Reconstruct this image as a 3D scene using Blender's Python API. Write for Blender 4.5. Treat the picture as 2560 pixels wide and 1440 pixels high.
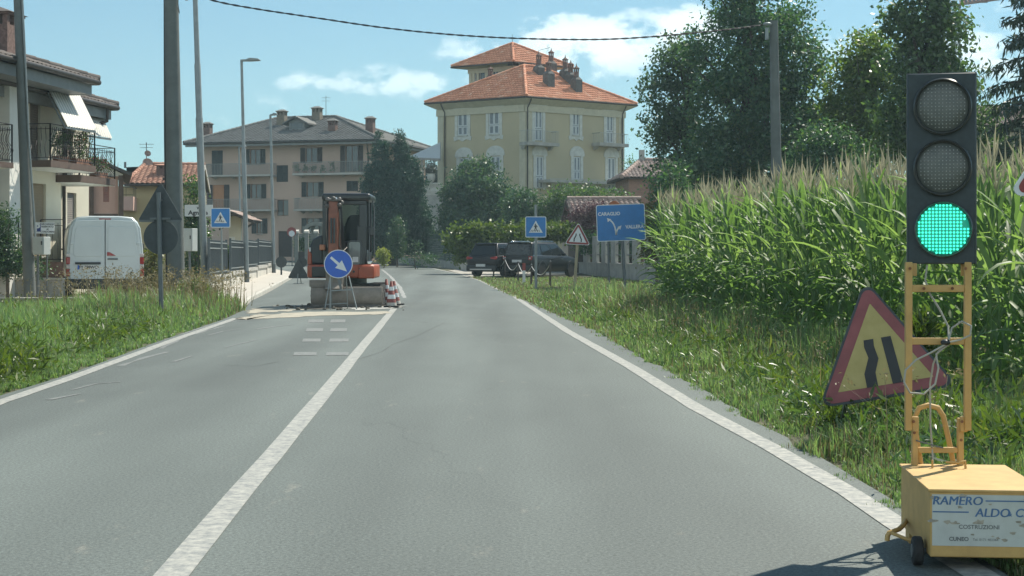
import bpy, bmesh, math, random
import numpy as np
from mathutils import Vector, Matrix
sc = bpy.context.scene
for o in list(bpy.data.objects): bpy.data.objects.remove(o)
COL = sc.collection
R = math.radians
# ------------------------------------------------------------------ camera
F, HZ, CAMH = 3900.0, 634.0, 1.3            # focal length and horizon row in photo pixels, eye height
cd = bpy.data.cameras.new('camera'); cam = bpy.data.objects.new('camera', cd); COL.objects.link(cam)
cam.location = (0, 0, CAMH); cam.rotation_euler = (R(90), 0, 0)
cd.sensor_width = 36.0; cd.lens = 36.0 * F / 2560.0; cd.shift_y = -(720.0 - HZ) / 2560.0
cd.clip_start = 0.1; cd.clip_end = 20000
sc.camera = cam
# ------------------------------------------------------------------ render / exposure
sc.view_settings.view_transform = 'Standard'; sc.view_settings.look = 'None'
sc.view_settings.gamma = 1.0; sc.view_settings.use_curve_mapping = False
sc.view_settings.exposure = EXPOSURE = 1.14
sc.cycles.use_denoising = True
sc.cycles.max_bounces = 6; sc.cycles.diffuse_bounces = 4; sc.cycles.glossy_bounces = 3
sc.cycles.transmission_bounces = 4; sc.cycles.transparent_max_bounces = 8; sc.cycles.volume_bounces = 0
sc.cycles.caustics_reflective = False; sc.cycles.caustics_refractive = False
# ------------------------------------------------------------------ sun and sky
SUN_EL, SUN_AZ = 52.0, 42.0                  # azimuth: degrees to the right of the view direction
sv = Vector((math.sin(R(SUN_AZ)) * math.cos(R(SUN_EL)), math.cos(R(SUN_AZ)) * math.cos(R(SUN_EL)), math.sin(R(SUN_EL))))
ld = bpy.data.lights.new('sun', 'SUN'); sun = bpy.data.objects.new('sun', ld); COL.objects.link(sun)
ld.energy = 3.45; ld.angle = R(0.53); ld.color = (1.0, 0.94, 0.81)
sun.rotation_euler = sv.to_track_quat('Z', 'Y').to_euler(); sun.location = (0, 0, 60)
w = bpy.data.worlds.new('World'); sc.world = w; w.use_nodes = True
def make_world():
    nt = w.node_tree; N = nt.nodes; L = nt.links; N.clear()
    out = N.new('ShaderNodeOutputWorld'); bg = N.new('ShaderNodeBackground'); bg.inputs[1].default_value = 0.056
    sky = N.new('ShaderNodeTexSky'); sky.sky_type = 'NISHITA'; sky.sun_disc = False
    sky.sun_elevation = R(SUN_EL); sky.sun_rotation = R(SUN_AZ); sky.altitude = 500
    sky.air_density = 1.0; sky.dust_density = 0.0; sky.ozone_density = 2.5
    tc = N.new('ShaderNodeTexCoord'); sp = N.new('ShaderNodeSeparateXYZ'); L.new(tc.outputs['Generated'], sp.inputs[0])
    def m(op, a, b=None, clamp=False):
        n = N.new('ShaderNodeMath'); n.operation = op; n.use_clamp = clamp
        for i, x in enumerate((a, b)):
            if x is None: continue
            if isinstance(x, (int, float)): n.inputs[i].default_value = x
            else: L.new(x, n.inputs[i])
        return n.outputs[0]
    ysafe = m('MAXIMUM', sp.outputs[1], 0.05)
    h = m('DIVIDE', sp.outputs[0], ysafe); v = m('DIVIDE', sp.outputs[2], ysafe)
    cb = N.new('ShaderNodeCombineXYZ'); L.new(h, cb.inputs[0]); L.new(v, cb.inputs[1])
    nz = N.new('ShaderNodeTexNoise'); nz.inputs['Scale'].default_value = 48; nz.inputs['Detail'].default_value = 9; nz.inputs['Roughness'].default_value = 0.58
    mp = N.new('ShaderNodeMapping'); mp.inputs['Scale'].default_value = (0.75, 1.25, 1); L.new(cb.outputs[0], mp.inputs[0]); L.new(mp.outputs[0], nz.inputs[0])
    total = None
    # cumulus banks over the plain: direction (tangent of azimuth, tangent of elevation), radii, strength
    for cx, cy, rx, ry, s in [(1480,110,190,75,1.0),(1400,70,90,40,.75),(1720,70,120,55,1.0),(1250,140,160,50,.75),(1500,165,180,40,.6),(1010,205,260,40,.62),(770,200,75,34,.6),(600,275,130,40,.38),
                              (1160,225,240,40,.42),(2440,140,140,70,.8),(2080,120,130,60,.5),(1580,60,150,50,.5),(2700,60,200,90,.8),(-300,170,400,50,.5)]:
        a = m('DIVIDE', m('SUBTRACT', h, (cx - 1280) / F), rx / F); b = m('DIVIDE', m('SUBTRACT', v, (HZ - cy) / F), ry / F)
        d = m('ADD', m('MULTIPLY', a, a), m('MULTIPLY', b, b))
        e = m('MULTIPLY', m('SUBTRACT', 1.0, m('MULTIPLY', d, 0.5), True), s)
        total = e if total is None else m('MAXIMUM', total, e)
    fwd = m('GREATER_THAN', sp.outputs[1], 0.06)
    q = m('SUBTRACT', m('ADD', m('MULTIPLY', nz.outputs[0], 2.9), m('MULTIPLY', total, 0.95)), 1.80)
    mask = m('MULTIPLY', m('MULTIPLY', m('MULTIPLY', q, 2.8, True), fwd), m('MULTIPLY', total, 1.15, True))
    # unseen cloud glow added behind the viewer to brighten camera-facing surfaces
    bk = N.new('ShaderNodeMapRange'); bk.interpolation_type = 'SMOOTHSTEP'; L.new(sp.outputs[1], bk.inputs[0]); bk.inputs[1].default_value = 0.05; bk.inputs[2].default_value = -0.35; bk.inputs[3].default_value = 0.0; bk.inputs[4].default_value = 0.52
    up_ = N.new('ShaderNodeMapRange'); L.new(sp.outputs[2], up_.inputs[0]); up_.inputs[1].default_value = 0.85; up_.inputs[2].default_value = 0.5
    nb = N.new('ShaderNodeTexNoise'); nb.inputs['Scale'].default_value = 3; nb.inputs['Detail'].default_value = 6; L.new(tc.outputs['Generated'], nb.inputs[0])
    fill_cloud = m('MULTIPLY', m('MULTIPLY', bk.outputs[0], up_.outputs[0]), m('MULTIPLY', nb.outputs[0], 2.0, True)); mask = m('MAXIMUM', mask, fill_cloud)
    # a brighter top and a greyer base to the clouds
    nz2 = N.new('ShaderNodeTexNoise'); nz2.inputs['Scale'].default_value = 45; nz2.inputs['Detail'].default_value = 5; L.new(mp.outputs[0], nz2.inputs[0])
    cr = N.new('ShaderNodeMix'); cr.data_type = 'RGBA'; L.new(nz2.outputs[0], cr.inputs[0])
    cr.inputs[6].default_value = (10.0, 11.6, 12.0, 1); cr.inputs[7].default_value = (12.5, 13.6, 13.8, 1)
    mx = N.new('ShaderNodeMix'); mx.data_type = 'RGBA'
    tint = N.new('ShaderNodeMix'); tint.data_type = 'RGBA'; tint.blend_type = 'MULTIPLY'; tint.inputs[0].default_value = 1.0
    L.new(sky.outputs[0], tint.inputs[6]); tint.inputs[7].default_value = (0.56, 0.85, 0.87, 1)
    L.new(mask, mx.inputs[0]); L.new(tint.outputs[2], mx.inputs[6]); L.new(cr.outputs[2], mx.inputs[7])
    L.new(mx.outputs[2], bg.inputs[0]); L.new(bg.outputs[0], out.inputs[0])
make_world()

# ------------------------------------------------------------------ layout helpers
def rz(y):
    """height of the road surface: level near the camera, rising gently towards the village"""
    if y < 45: return 0.0
    t = y - 45
    t = min(t, 75.0) + 8.0 * (1 - math.exp(-max(t - 75.0, 0) / 8.0)); return 0.014 * t * t / (t + 25)
def at(px, py, Y): return Vector(((px - 1280) * Y / F, Y, CAMH - (py - HZ) * Y / F))
def X(px, Y): return (px - 1280) * Y / F
def Z(py, Y): return CAMH - (py - HZ) * Y / F
def G(px, py):
    lo, hi = 1.0, 260.0
    for _ in range(50):
        mdl = (lo + hi) / 2
        if HZ + (CAMH - rz(mdl)) * F / mdl > py: lo = mdl
        else: hi = mdl
    return Vector(((px - 1280) * lo / F, lo, rz(lo)))
WM = {}
def tag(o, label=None, cat=None, group=None, kind=None):
    if label: o['label'] = label
    if cat: o['category'] = cat
    if group: o['group'] = group
    if kind: o['kind'] = kind
    return o
def thing(name, label, cat, loc=(0, 0, 0), rot=0.0, group=None):
    o = bpy.data.objects.new(name, None); COL.objects.link(o); o.empty_display_size = 0.2
    o.location = loc; o.rotation_euler = (0, 0, rot)
    WM[o.name] = Matrix.Translation(Vector(loc)) @ Matrix.Rotation(rot, 4, 'Z')
    return tag(o, label, cat, group)
def copy_tree(o, parent=None):
    c = o.copy(); COL.objects.link(c)
    if parent is not None: c.parent = parent
    for ch in list(o.children):
        copy_tree(ch, c)
    return c
def finish(me, name, mat, parent, smooth=None):
    o = bpy.data.objects.new(name, me); COL.objects.link(o)
    if mat is not None: me.materials.append(mat)
    if smooth is not None:
        me.shade_smooth()
        if smooth < 180: me.set_sharp_from_angle(angle=R(smooth))
    if parent is not None:
        o.parent = parent; WM[o.name] = WM[parent.name]
    else: WM[o.name] = Matrix()
    return o
class MB:
    def __init__(s, xf=None): s.v = []; s.f = []; s.xf = xf if xf is not None else Matrix()
    def add(s, vs, fs):
        o = len(s.v); s.v += [s.xf @ Vector(v) for v in vs]; s.f += [tuple(i + o for i in f) for f in fs]; return s
    def box(s, x0, x1, y0, y1, z0, z1):
        return s.add([(x0,y0,z0),(x1,y0,z0),(x1,y1,z0),(x0,y1,z0),(x0,y0,z1),(x1,y0,z1),(x1,y1,z1),(x0,y1,z1)],
                     [(0,3,2,1),(4,5,6,7),(0,1,5,4),(1,2,6,5),(2,3,7,6),(3,0,4,7)])
    def bar(s, p0, p1, w, h=None):
        """square bar between two points"""
        h = w if h is None else h; p0 = Vector(p0); p1 = Vector(p1); d = (p1 - p0).normalized()
        a = Vector((0, 0, 1)) if abs(d.z) < 0.95 else Vector((0, 1, 0))
        u = d.cross(a).normalized() * w / 2; v = u.cross(d).normalized() * h / 2
        return s.add([p0-u-v, p0+u-v, p0+u+v, p0-u+v, p1-u-v, p1+u-v, p1+u+v, p1-u+v],
                     [(0,3,2,1),(4,5,6,7),(0,1,5,4),(1,2,6,5),(2,3,7,6),(3,0,4,7)])
    def cyl(s, p0, p1, r0, r1=None, n=12):
        return s.tube([p0, p1], [r0, r0 if r1 is None else r1], n)
    def tube(s, pts, r, n=8, closed=False):
        pts = [Vector(p) for p in pts]; k = len(pts)
        rs = r if isinstance(r, (list, tuple)) else [r] * k
        vs = []; prev = None
        for i, p in enumerate(pts):
            if closed: d = pts[(i+1) % k] - pts[i-1]
            else: d = pts[min(i+1, k-1)] - pts[max(i-1, 0)]
            d = d.normalized() if d.length > 1e-9 else Vector((0, 0, 1))
            if prev is None:
                a = Vector((0, 0, 1)) if abs(d.z) < 0.9 else Vector((1, 0, 0)); u = d.cross(a).normalized()
            else:
                u = prev - d * prev.dot(d); u = u.normalized() if u.length > 1e-6 else d.orthogonal().normalized()
            prev = u; v = d.cross(u)
            vs += [p + (u * math.cos(2*math.pi*j/n) + v * math.sin(2*math.pi*j/n)) * rs[i] for j in range(n)]
        fs = []
        for i in range(k if closed else k - 1):
            for j in range(n):
                a, b = i * n, ((i + 1) % k) * n
                fs.append((a + j, a + (j+1) % n, b + (j+1) % n, b + j))
        if not closed: fs += [tuple(range(n))[::-1], tuple((k-1)*n + j for j in range(n))]
        return s.add(vs, fs)
    def prism(s, poly, a, b, ax='y'):
        """extrude a 2-D polygon: ax 'y' polygon is (x,z); 'x' polygon is (y,z); 'z' polygon is (x,y)"""
        n = len(poly)
        def p3(p, t): return (p[0], t, p[1]) if ax == 'y' else ((t, p[0], p[1]) if ax == 'x' else (p[0], p[1], t))
        ar = sum(poly[i][0]*poly[(i+1)%n][1] - poly[(i+1)%n][0]*poly[i][1] for i in range(n))
        if ar < 0: poly = poly[::-1]
        if ax == 'y': a, b = max(a, b), min(a, b)
        vs = [p3(p, a) for p in poly] + [p3(p, b) for p in poly]
        return s.add(vs, [tuple(range(n))[::-1], tuple(range(n, 2*n))] + [(i, (i+1) % n, n + (i+1) % n, n + i) for i in range(n)])
    def lathe(s, prof, c=(0, 0, 0), n=20):
        c = Vector(c); vs = []; k = len(prof)
        for r_, z_ in prof: vs += [c + Vector((r_*math.cos(2*math.pi*j/n), r_*math.sin(2*math.pi*j/n), z_)) for j in range(n)]
        fs = [(i*n + j, i*n + (j+1) % n, (i+1)*n + (j+1) % n, (i+1)*n + j) for i in range(k-1) for j in range(n)]
        return s.add(vs, fs + [tuple(range(n))[::-1], tuple((k-1)*n + j for j in range(n))])
    def loft(s, rings, cap=True):
        n = len(rings[0]); vs = [p for r_ in rings for p in r_]; k = len(rings)
        fs = [(i*n + j, i*n + (j+1) % n, (i+1)*n + (j+1) % n, (i+1)*n + j) for i in range(k-1) for j in range(n)]
        if cap: fs += [tuple(range(n))[::-1], tuple((k-1)*n + j for j in range(n))]
        return s.add(vs, fs)
    def ball(s, c, r, n=12, m=8):
        r = r if isinstance(r, (tuple, list)) else (r, r, r); c = Vector(c); rings = []
        for i in range(m + 1):
            t = -math.pi/2 + math.pi * min(max(i, 0.02), m - 0.02) / m
            rings.append([c + Vector((r[0]*math.cos(t)*math.cos(2*math.pi*j/n), r[1]*math.cos(t)*math.sin(2*math.pi*j/n), r[2]*math.sin(t))) for j in range(n)])
        return s.loft(rings)
    def quad(s, *p): return s.add(list(p), [tuple(range(len(p)))])
    def build(s, name, mat, parent=None, smooth=None, bevel=0, seg=2, fix=False):
        me = bpy.data.meshes.new(name)
        inv = WM[parent.name].inverted() if parent is not None else Matrix()
        me.from_pydata([inv @ v for v in s.v], [], s.f); me.update()
        if fix:
            bm = bmesh.new(); bm.from_mesh(me); bmesh.ops.recalc_face_normals(bm, faces=bm.faces); bm.to_mesh(me); bm.free()
        o = finish(me, name, mat, parent, smooth if smooth is not None else (40 if bevel else None))
        if bevel:
            bv = o.modifiers.new('bevel', 'BEVEL'); bv.width = bevel; bv.segments = seg; bv.limit_method = 'ANGLE'; bv.angle_limit = R(35)
        return o
def fast(name, V, Fc, mat, parent=None, smooth=None, midx=None):
    """mesh from numpy arrays: V (n,3) world coordinates, Fc (m,k)"""
    V = np.asarray(V, dtype=np.float64); Fc = np.asarray(Fc, dtype=np.int32); k = Fc.shape[1]
    if parent is not None:
        M = np.array(WM[parent.name].inverted()); V = V @ M[:3, :3].T + M[:3, 3]
    me = bpy.data.meshes.new(name)
    me.vertices.add(len(V)); me.vertices.foreach_set('co', V.astype(np.float32).ravel())
    me.loops.add(Fc.size); me.loops.foreach_set('vertex_index', Fc.ravel())
    me.polygons.add(len(Fc)); me.polygons.foreach_set('loop_start', np.arange(len(Fc), dtype=np.int32) * k)
    me.polygons.foreach_set('loop_total', np.full(len(Fc), k, dtype=np.int32))
    mats = mat if isinstance(mat, (list, tuple)) else [mat]
    o = bpy.data.objects.new(name, me); COL.objects.link(o)
    for q in mats: me.materials.append(q)
    if midx is not None: me.polygons.foreach_set('material_index', np.asarray(midx, dtype=np.int32))
    me.update(calc_edges=True)
    if smooth: me.shade_smooth()
    if parent is not None: o.parent = parent; WM[o.name] = WM[parent.name]
    else: WM[o.name] = Matrix()
    return o
class Fr:
    """a facade: local x along the wall (left to right as seen), y into the building, z up"""
    def __init__(s, o, ang): s.o = Vector(o); s.a = ang; s.m = Matrix.Translation(s.o) @ Matrix.Rotation(ang, 4, 'Z'); s.i = s.m.inverted()
    def pick(s, px, py, y=0.0):
        c = s.i @ Vector((0, 0, CAMH)); d = s.i.to_3x3() @ Vector(((px - 1280) / F, 1.0, (HZ - py) / F))
        t = (y - c.y) / d.y; p = c + d * t; return p.x, p.z
    def rect(s, x0, y0, x1, y1, y=0.0):
        a = s.pick(x0, y0, y); b = s.pick(x1, y1, y); c = s.pick(x0, y1, y); d = s.pick(x1, y0, y)
        return (a[0] + c[0]) / 2, (b[0] + d[0]) / 2, (b[1] + c[1]) / 2, (a[1] + d[1]) / 2      # u0,u1,z0,z1
def wall_holes(mb, x0, x1, z0, z1, holes, y=0.0, rev=0.16):
    xs = sorted({x0, x1, *[h[0] for h in holes], *[h[1] for h in holes]}); zs = sorted({z0, z1, *[h[2] for h in holes], *[h[3] for h in holes]})
    xs = [a for a in xs if x0 <= a <= x1]; zs = [a for a in zs if z0 <= a <= z1]
    for i in range(len(xs) - 1):
        for j in range(len(zs) - 1):
            cx, cz = (xs[i] + xs[i+1]) / 2, (zs[j] + zs[j+1]) / 2
            if any(h[0] < cx < h[1] and h[2] < cz < h[3] for h in holes): continue
            mb.quad((xs[i], y, zs[j]), (xs[i+1], y, zs[j]), (xs[i+1], y, zs[j+1]), (xs[i], y, zs[j+1]))
    for a, b, c, d in holes:
        mb.quad((a, y, c), (a, y + rev, c), (a, y + rev, d), (a, y, d)); mb.quad((b, y + rev, c), (b, y, c), (b, y, d), (b, y + rev, d))
        mb.quad((a, y, d), (a, y + rev, d), (b, y + rev, d), (b, y, d)); mb.quad((a, y + rev, c), (a, y, c), (b, y, c), (b, y + rev, c))
def text_into(mb, s, size, cx, cz, y, align='CENTER', shear=0.0, sx=1.0, thick=0.0):
    """flat lettering in the local xz plane facing -y, appended to mb"""
    cu = bpy.data.curves.new('lettering', 'FONT'); cu.body = s; cu.size = size; cu.align_x = align; cu.align_y = 'CENTER'; cu.shear = shear
    cu.offset = thick; cu.resolution_u = 3
    ob = bpy.data.objects.new('lettering', cu); COL.objects.link(ob)
    me = bpy.data.meshes.new_from_object(ob.evaluated_get(bpy.context.evaluated_depsgraph_get()))
    mb.add([(cx + v.co.x * sx, y, cz + v.co.y) for v in me.vertices], [tuple(p.vertices) for p in me.polygons])
    bpy.data.objects.remove(ob); bpy.data.curves.remove(cu); bpy.data.meshes.remove(me)
# ------------------------------------------------------------------ materials
def mat(name, col, rough=0.6, var=0.12, scale=6.0, bump=0.0, bscale=None, metal=0.0, col2=None, spec=0.5, coat=0.0, detail=5.0, stretch=(1,1,1)):
    m = bpy.data.materials.new(name); m.use_nodes = True; nt = m.node_tree; N = nt.nodes; L = nt.links
    b = N['Principled BSDF']; b.inputs['Roughness'].default_value = rough; b.inputs['Metallic'].default_value = metal
    b.inputs['Specular IOR Level'].default_value = spec; b.inputs['Coat Weight'].default_value = coat
    tc = N.new('ShaderNodeTexCoord'); mp = N.new('ShaderNodeMapping'); mp.inputs['Scale'].default_value = stretch; L.new(tc.outputs['Object'], mp.inputs[0])
    nz = N.new('ShaderNodeTexNoise'); nz.inputs['Scale'].default_value = scale; nz.inputs['Detail'].default_value = detail; nz.inputs['Roughness'].default_value = 0.6
    L.new(mp.outputs[0], nz.inputs[0])
    rp = N.new('ShaderNodeValToRGB'); L.new(nz.outputs[0], rp.inputs[0])
    rp.color_ramp.elements[0].position = 0.32; rp.color_ramp.elements[1].position = 0.68
    c2 = col2 if col2 is not None else tuple(min(1, c * (1 + var)) for c in col); c1 = col if col2 is not None else tuple(c * (1 - var) for c in col)
    rp.color_ramp.elements[0].color = (*c1, 1); rp.color_ramp.elements[1].color = (*c2, 1)
    L.new(rp.outputs[0], b.inputs['Base Color'])
    if bump:
        n2 = N.new('ShaderNodeTexNoise'); n2.inputs['Scale'].default_value = bscale or scale * 4; n2.inputs['Detail'].default_value = 4; L.new(mp.outputs[0], n2.inputs[0])
        bp = N.new('ShaderNodeBump'); bp.inputs['Strength'].default_value = bump; bp.inputs['Distance'].default_value = 0.02; L.new(n2.outputs[0], bp.inputs['Height']); L.new(bp.outputs[0], b.inputs['Normal'])
    return m
def leaf_mat(name, c1, c2, c3=None, trans=0.35, rough=0.45, tcol=None, spec=0.5):
    """leaves: a random tint for every leaf, light passing through"""
    m = bpy.data.materials.new(name); m.use_nodes = True; nt = m.node_tree; N = nt.nodes; L = nt.links
    b = N['Principled BSDF']; out = N['Material Output']; b.inputs['Roughness'].default_value = rough; b.inputs['Specular IOR Level'].default_value = spec
    g = N.new('ShaderNodeNewGeometry'); rp = N.new('ShaderNodeValToRGB'); L.new(g.outputs['Random Per Island'], rp.inputs[0])
    e = rp.color_ramp.elements; e[0].color = (*c1, 1); e[1].color = (*c2, 1); e[0].position = 0.0; e[1].position = 0.82
    if c3: n = rp.color_ramp.elements.new(1.0); n.color = (*c3, 1)
    L.new(rp.outputs[0], b.inputs['Base Color'])
    t = N.new('ShaderNodeBsdfTranslucent'); mx = N.new('ShaderNodeMixShader'); mx.inputs[0].default_value = trans
    mul = N.new('ShaderNodeMix'); mul.data_type = 'RGBA'; mul.blend_type = 'MULTIPLY'; mul.inputs[0].default_value = 1.0
    tc = tcol or (1.5, 1.7, 0.6); L.new(rp.outputs[0], mul.inputs[6]); mul.inputs[7].default_value = (*tc, 1); L.new(mul.outputs[2], t.inputs[0])
    L.new(b.outputs[0], mx.inputs[1]); L.new(t.outputs[0], mx.inputs[2]); L.new(mx.outputs[0], out.inputs[0])
    return m
M = {}
def MT(k, *a, **kw): M[k] = mat(k, *a, **kw)
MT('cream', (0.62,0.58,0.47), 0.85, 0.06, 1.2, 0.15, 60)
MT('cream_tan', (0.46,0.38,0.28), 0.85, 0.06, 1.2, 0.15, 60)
MT('pink_plaster', (0.56,0.36,0.30), 0.85, 0.08, 1.2)
MT('ochre_plaster', (0.52,0.42,0.24), 0.85, 0.10, 0.8)
MT('beige_plaster', (0.50,0.36,0.285), 0.88, 0.07, 0.35, 0.1, 40)
MT('villa_yellow', (0.43,0.375,0.25), 0.88, 0.07, 0.35, 0.1, 40)
MT('villa_trim', (0.47,0.44,0.33), 0.8, 0.10, 2.5)
MT('white_wall', (0.72,0.71,0.66), 0.8, 0.06, 2)
MT('shutter_white', (0.54,0.57,0.57), 0.6, 0.05, 6)
MT('shutter_brown', (0.030,0.020,0.018), 0.6, 0.2, 6)
MT('shutter_green', (0.018,0.026,0.026), 0.6, 0.2, 6)
MT('shutter_red', (0.30,0.13,0.10), 0.6, 0.1, 6)
MT('roller_tan', (0.26,0.20,0.13), 0.7, 0.08, 3, stretch=(1,1,18))
MT('glass', (0.03,0.04,0.045), 0.06, 0.3, 2, spec=0.8)
MT('curtain', (0.55,0.53,0.5), 0.9, 0.15, 8, stretch=(6,6,1))
MT('curtain_orange', (0.42,0.20,0.10), 0.9, 0.2, 8, stretch=(6,6,1))
MT('frame_wood', (0.16,0.08,0.05), 0.6, 0.2, 6)
MT('brown_fascia', (0.10,0.065,0.05), 0.7, 0.2, 4)
MT('grey_fascia', (0.20,0.21,0.21), 0.6, 0.1, 4)
MT('iron', (0.03,0.025,0.025), 0.5, 0.3, 10, metal=0.3)
MT('gutter', (0.06,0.05,0.045), 0.45, 0.2, 8, metal=0.4)
MT('slab', (0.42,0.40,0.36), 0.85, 0.12, 3)
MT('tile_grey', (0.115,0.115,0.11), 0.8, 0.3, 9, bump=0.2)
MT('tile_dark', (0.085,0.075,0.07), 0.8, 0.3, 9, bump=0.2)
MT('brick_dark', (0.16,0.10,0.085), 0.9, 0.35, 12, bump=0.3)
MT('stucco_dark', (0.12,0.115,0.11), 0.9, 0.25, 6)
MT('awning', (0.78,0.76,0.70), 0.8, 0.04, 3)
MT('concrete', (0.36,0.35,0.32), 0.9, 0.18, 2.2, 0.3, 50)
MT('concrete_light', (0.50,0.48,0.43), 0.9, 0.15, 1.6, 0.3, 40)
MT('pole_concrete', (0.125,0.14,0.135), 0.85, 0.15, 3, 0.25, 60)
MT('galv', (0.24,0.265,0.265), 0.5, 0.12, 5, metal=0.3)
MT('galv_dark', (0.13,0.145,0.15), 0.55, 0.15, 5, metal=0.3)
MT('sign_back', (0.045,0.055,0.06), 0.6, 0.25, 7)
MT('sign_blue', (0.024,0.18,0.47), 0.4, 0.08, 5)
MT('sign_blue_deep', (0.016,0.10,0.48), 0.35, 0.08, 5)
MT('sign_white', (0.66,0.68,0.68), 0.45, 0.06, 6)
MT('sign_red', (0.26,0.045,0.04), 0.5, 0.15, 6)
MT('sign_red_faded', (0.26,0.075,0.08), 0.6, 0.15, 8)
MT('sign_yellow', (0.40,0.32,0.11), 0.6, 0.10, 9, col2=(0.47,0.38,0.15))
MT('sign_black', (0.02,0.022,0.025), 0.5, 0.2, 6)
MT('plastic_grey', (0.42,0.45,0.43), 0.6, 0.05, 5)
MT('black_rubber', (0.022,0.022,0.022), 0.8, 0.3, 12, bump=0.2)
MT('black_plastic', (0.02,0.025,0.028), 0.45, 0.2, 8)
MT('lamp_yellow', (0.46,0.29,0.10), 0.6, 0.10, 9, bump=0.05, bscale=60, col2=(0.58,0.37,0.13))
MT('rust', (0.20,0.09,0.04), 0.8, 0.3, 20)
MT('wood_pale', (0.34,0.29,0.19), 0.8, 0.15, 5, stretch=(8,8,1))
MT('wood_dark', (0.05,0.04,0.035), 0.8, 0.2, 6)
MT('bark', (0.13,0.105,0.08), 0.95, 0.35, 6, bump=0.5, stretch=(3,3,0.7))
MT('bark_dark', (0.06,0.05,0.045), 0.95, 0.35, 6, bump=0.5, stretch=(3,3,0.7))
MT('cable_white', (0.36,0.36,0.31), 0.6, 0.05, 6)
MT('cable_black', (0.025,0.025,0.03), 0.6, 0.2, 6)
def island_mat(name, c1, c2, c3, rough=0.85):
    m = leaf_mat(name, c1, c2, c3, trans=0.0, rough=rough, spec=0.3); return m
M['terracotta'] = island_mat('terracotta', (0.50,0.205,0.12), (0.62,0.275,0.165), (0.62,0.36,0.25))
M['terracotta_old'] = island_mat('terracotta_old', (0.34,0.17,0.12), (0.44,0.25,0.18), (0.27,0.14,0.10))
M['tile_pinkish'] = island_mat('tile_pinkish', (0.30,0.22,0.19), (0.40,0.31,0.27), (0.22,0.15,0.13))
M['tile_slate'] = island_mat('tile_slate', (0.13,0.13,0.125), (0.17,0.17,0.165), (0.105,0.10,0.10))
M['tile_brown'] = island_mat('tile_brown', (0.11,0.095,0.09), (0.15,0.13,0.12), (0.08,0.07,0.065))
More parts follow.
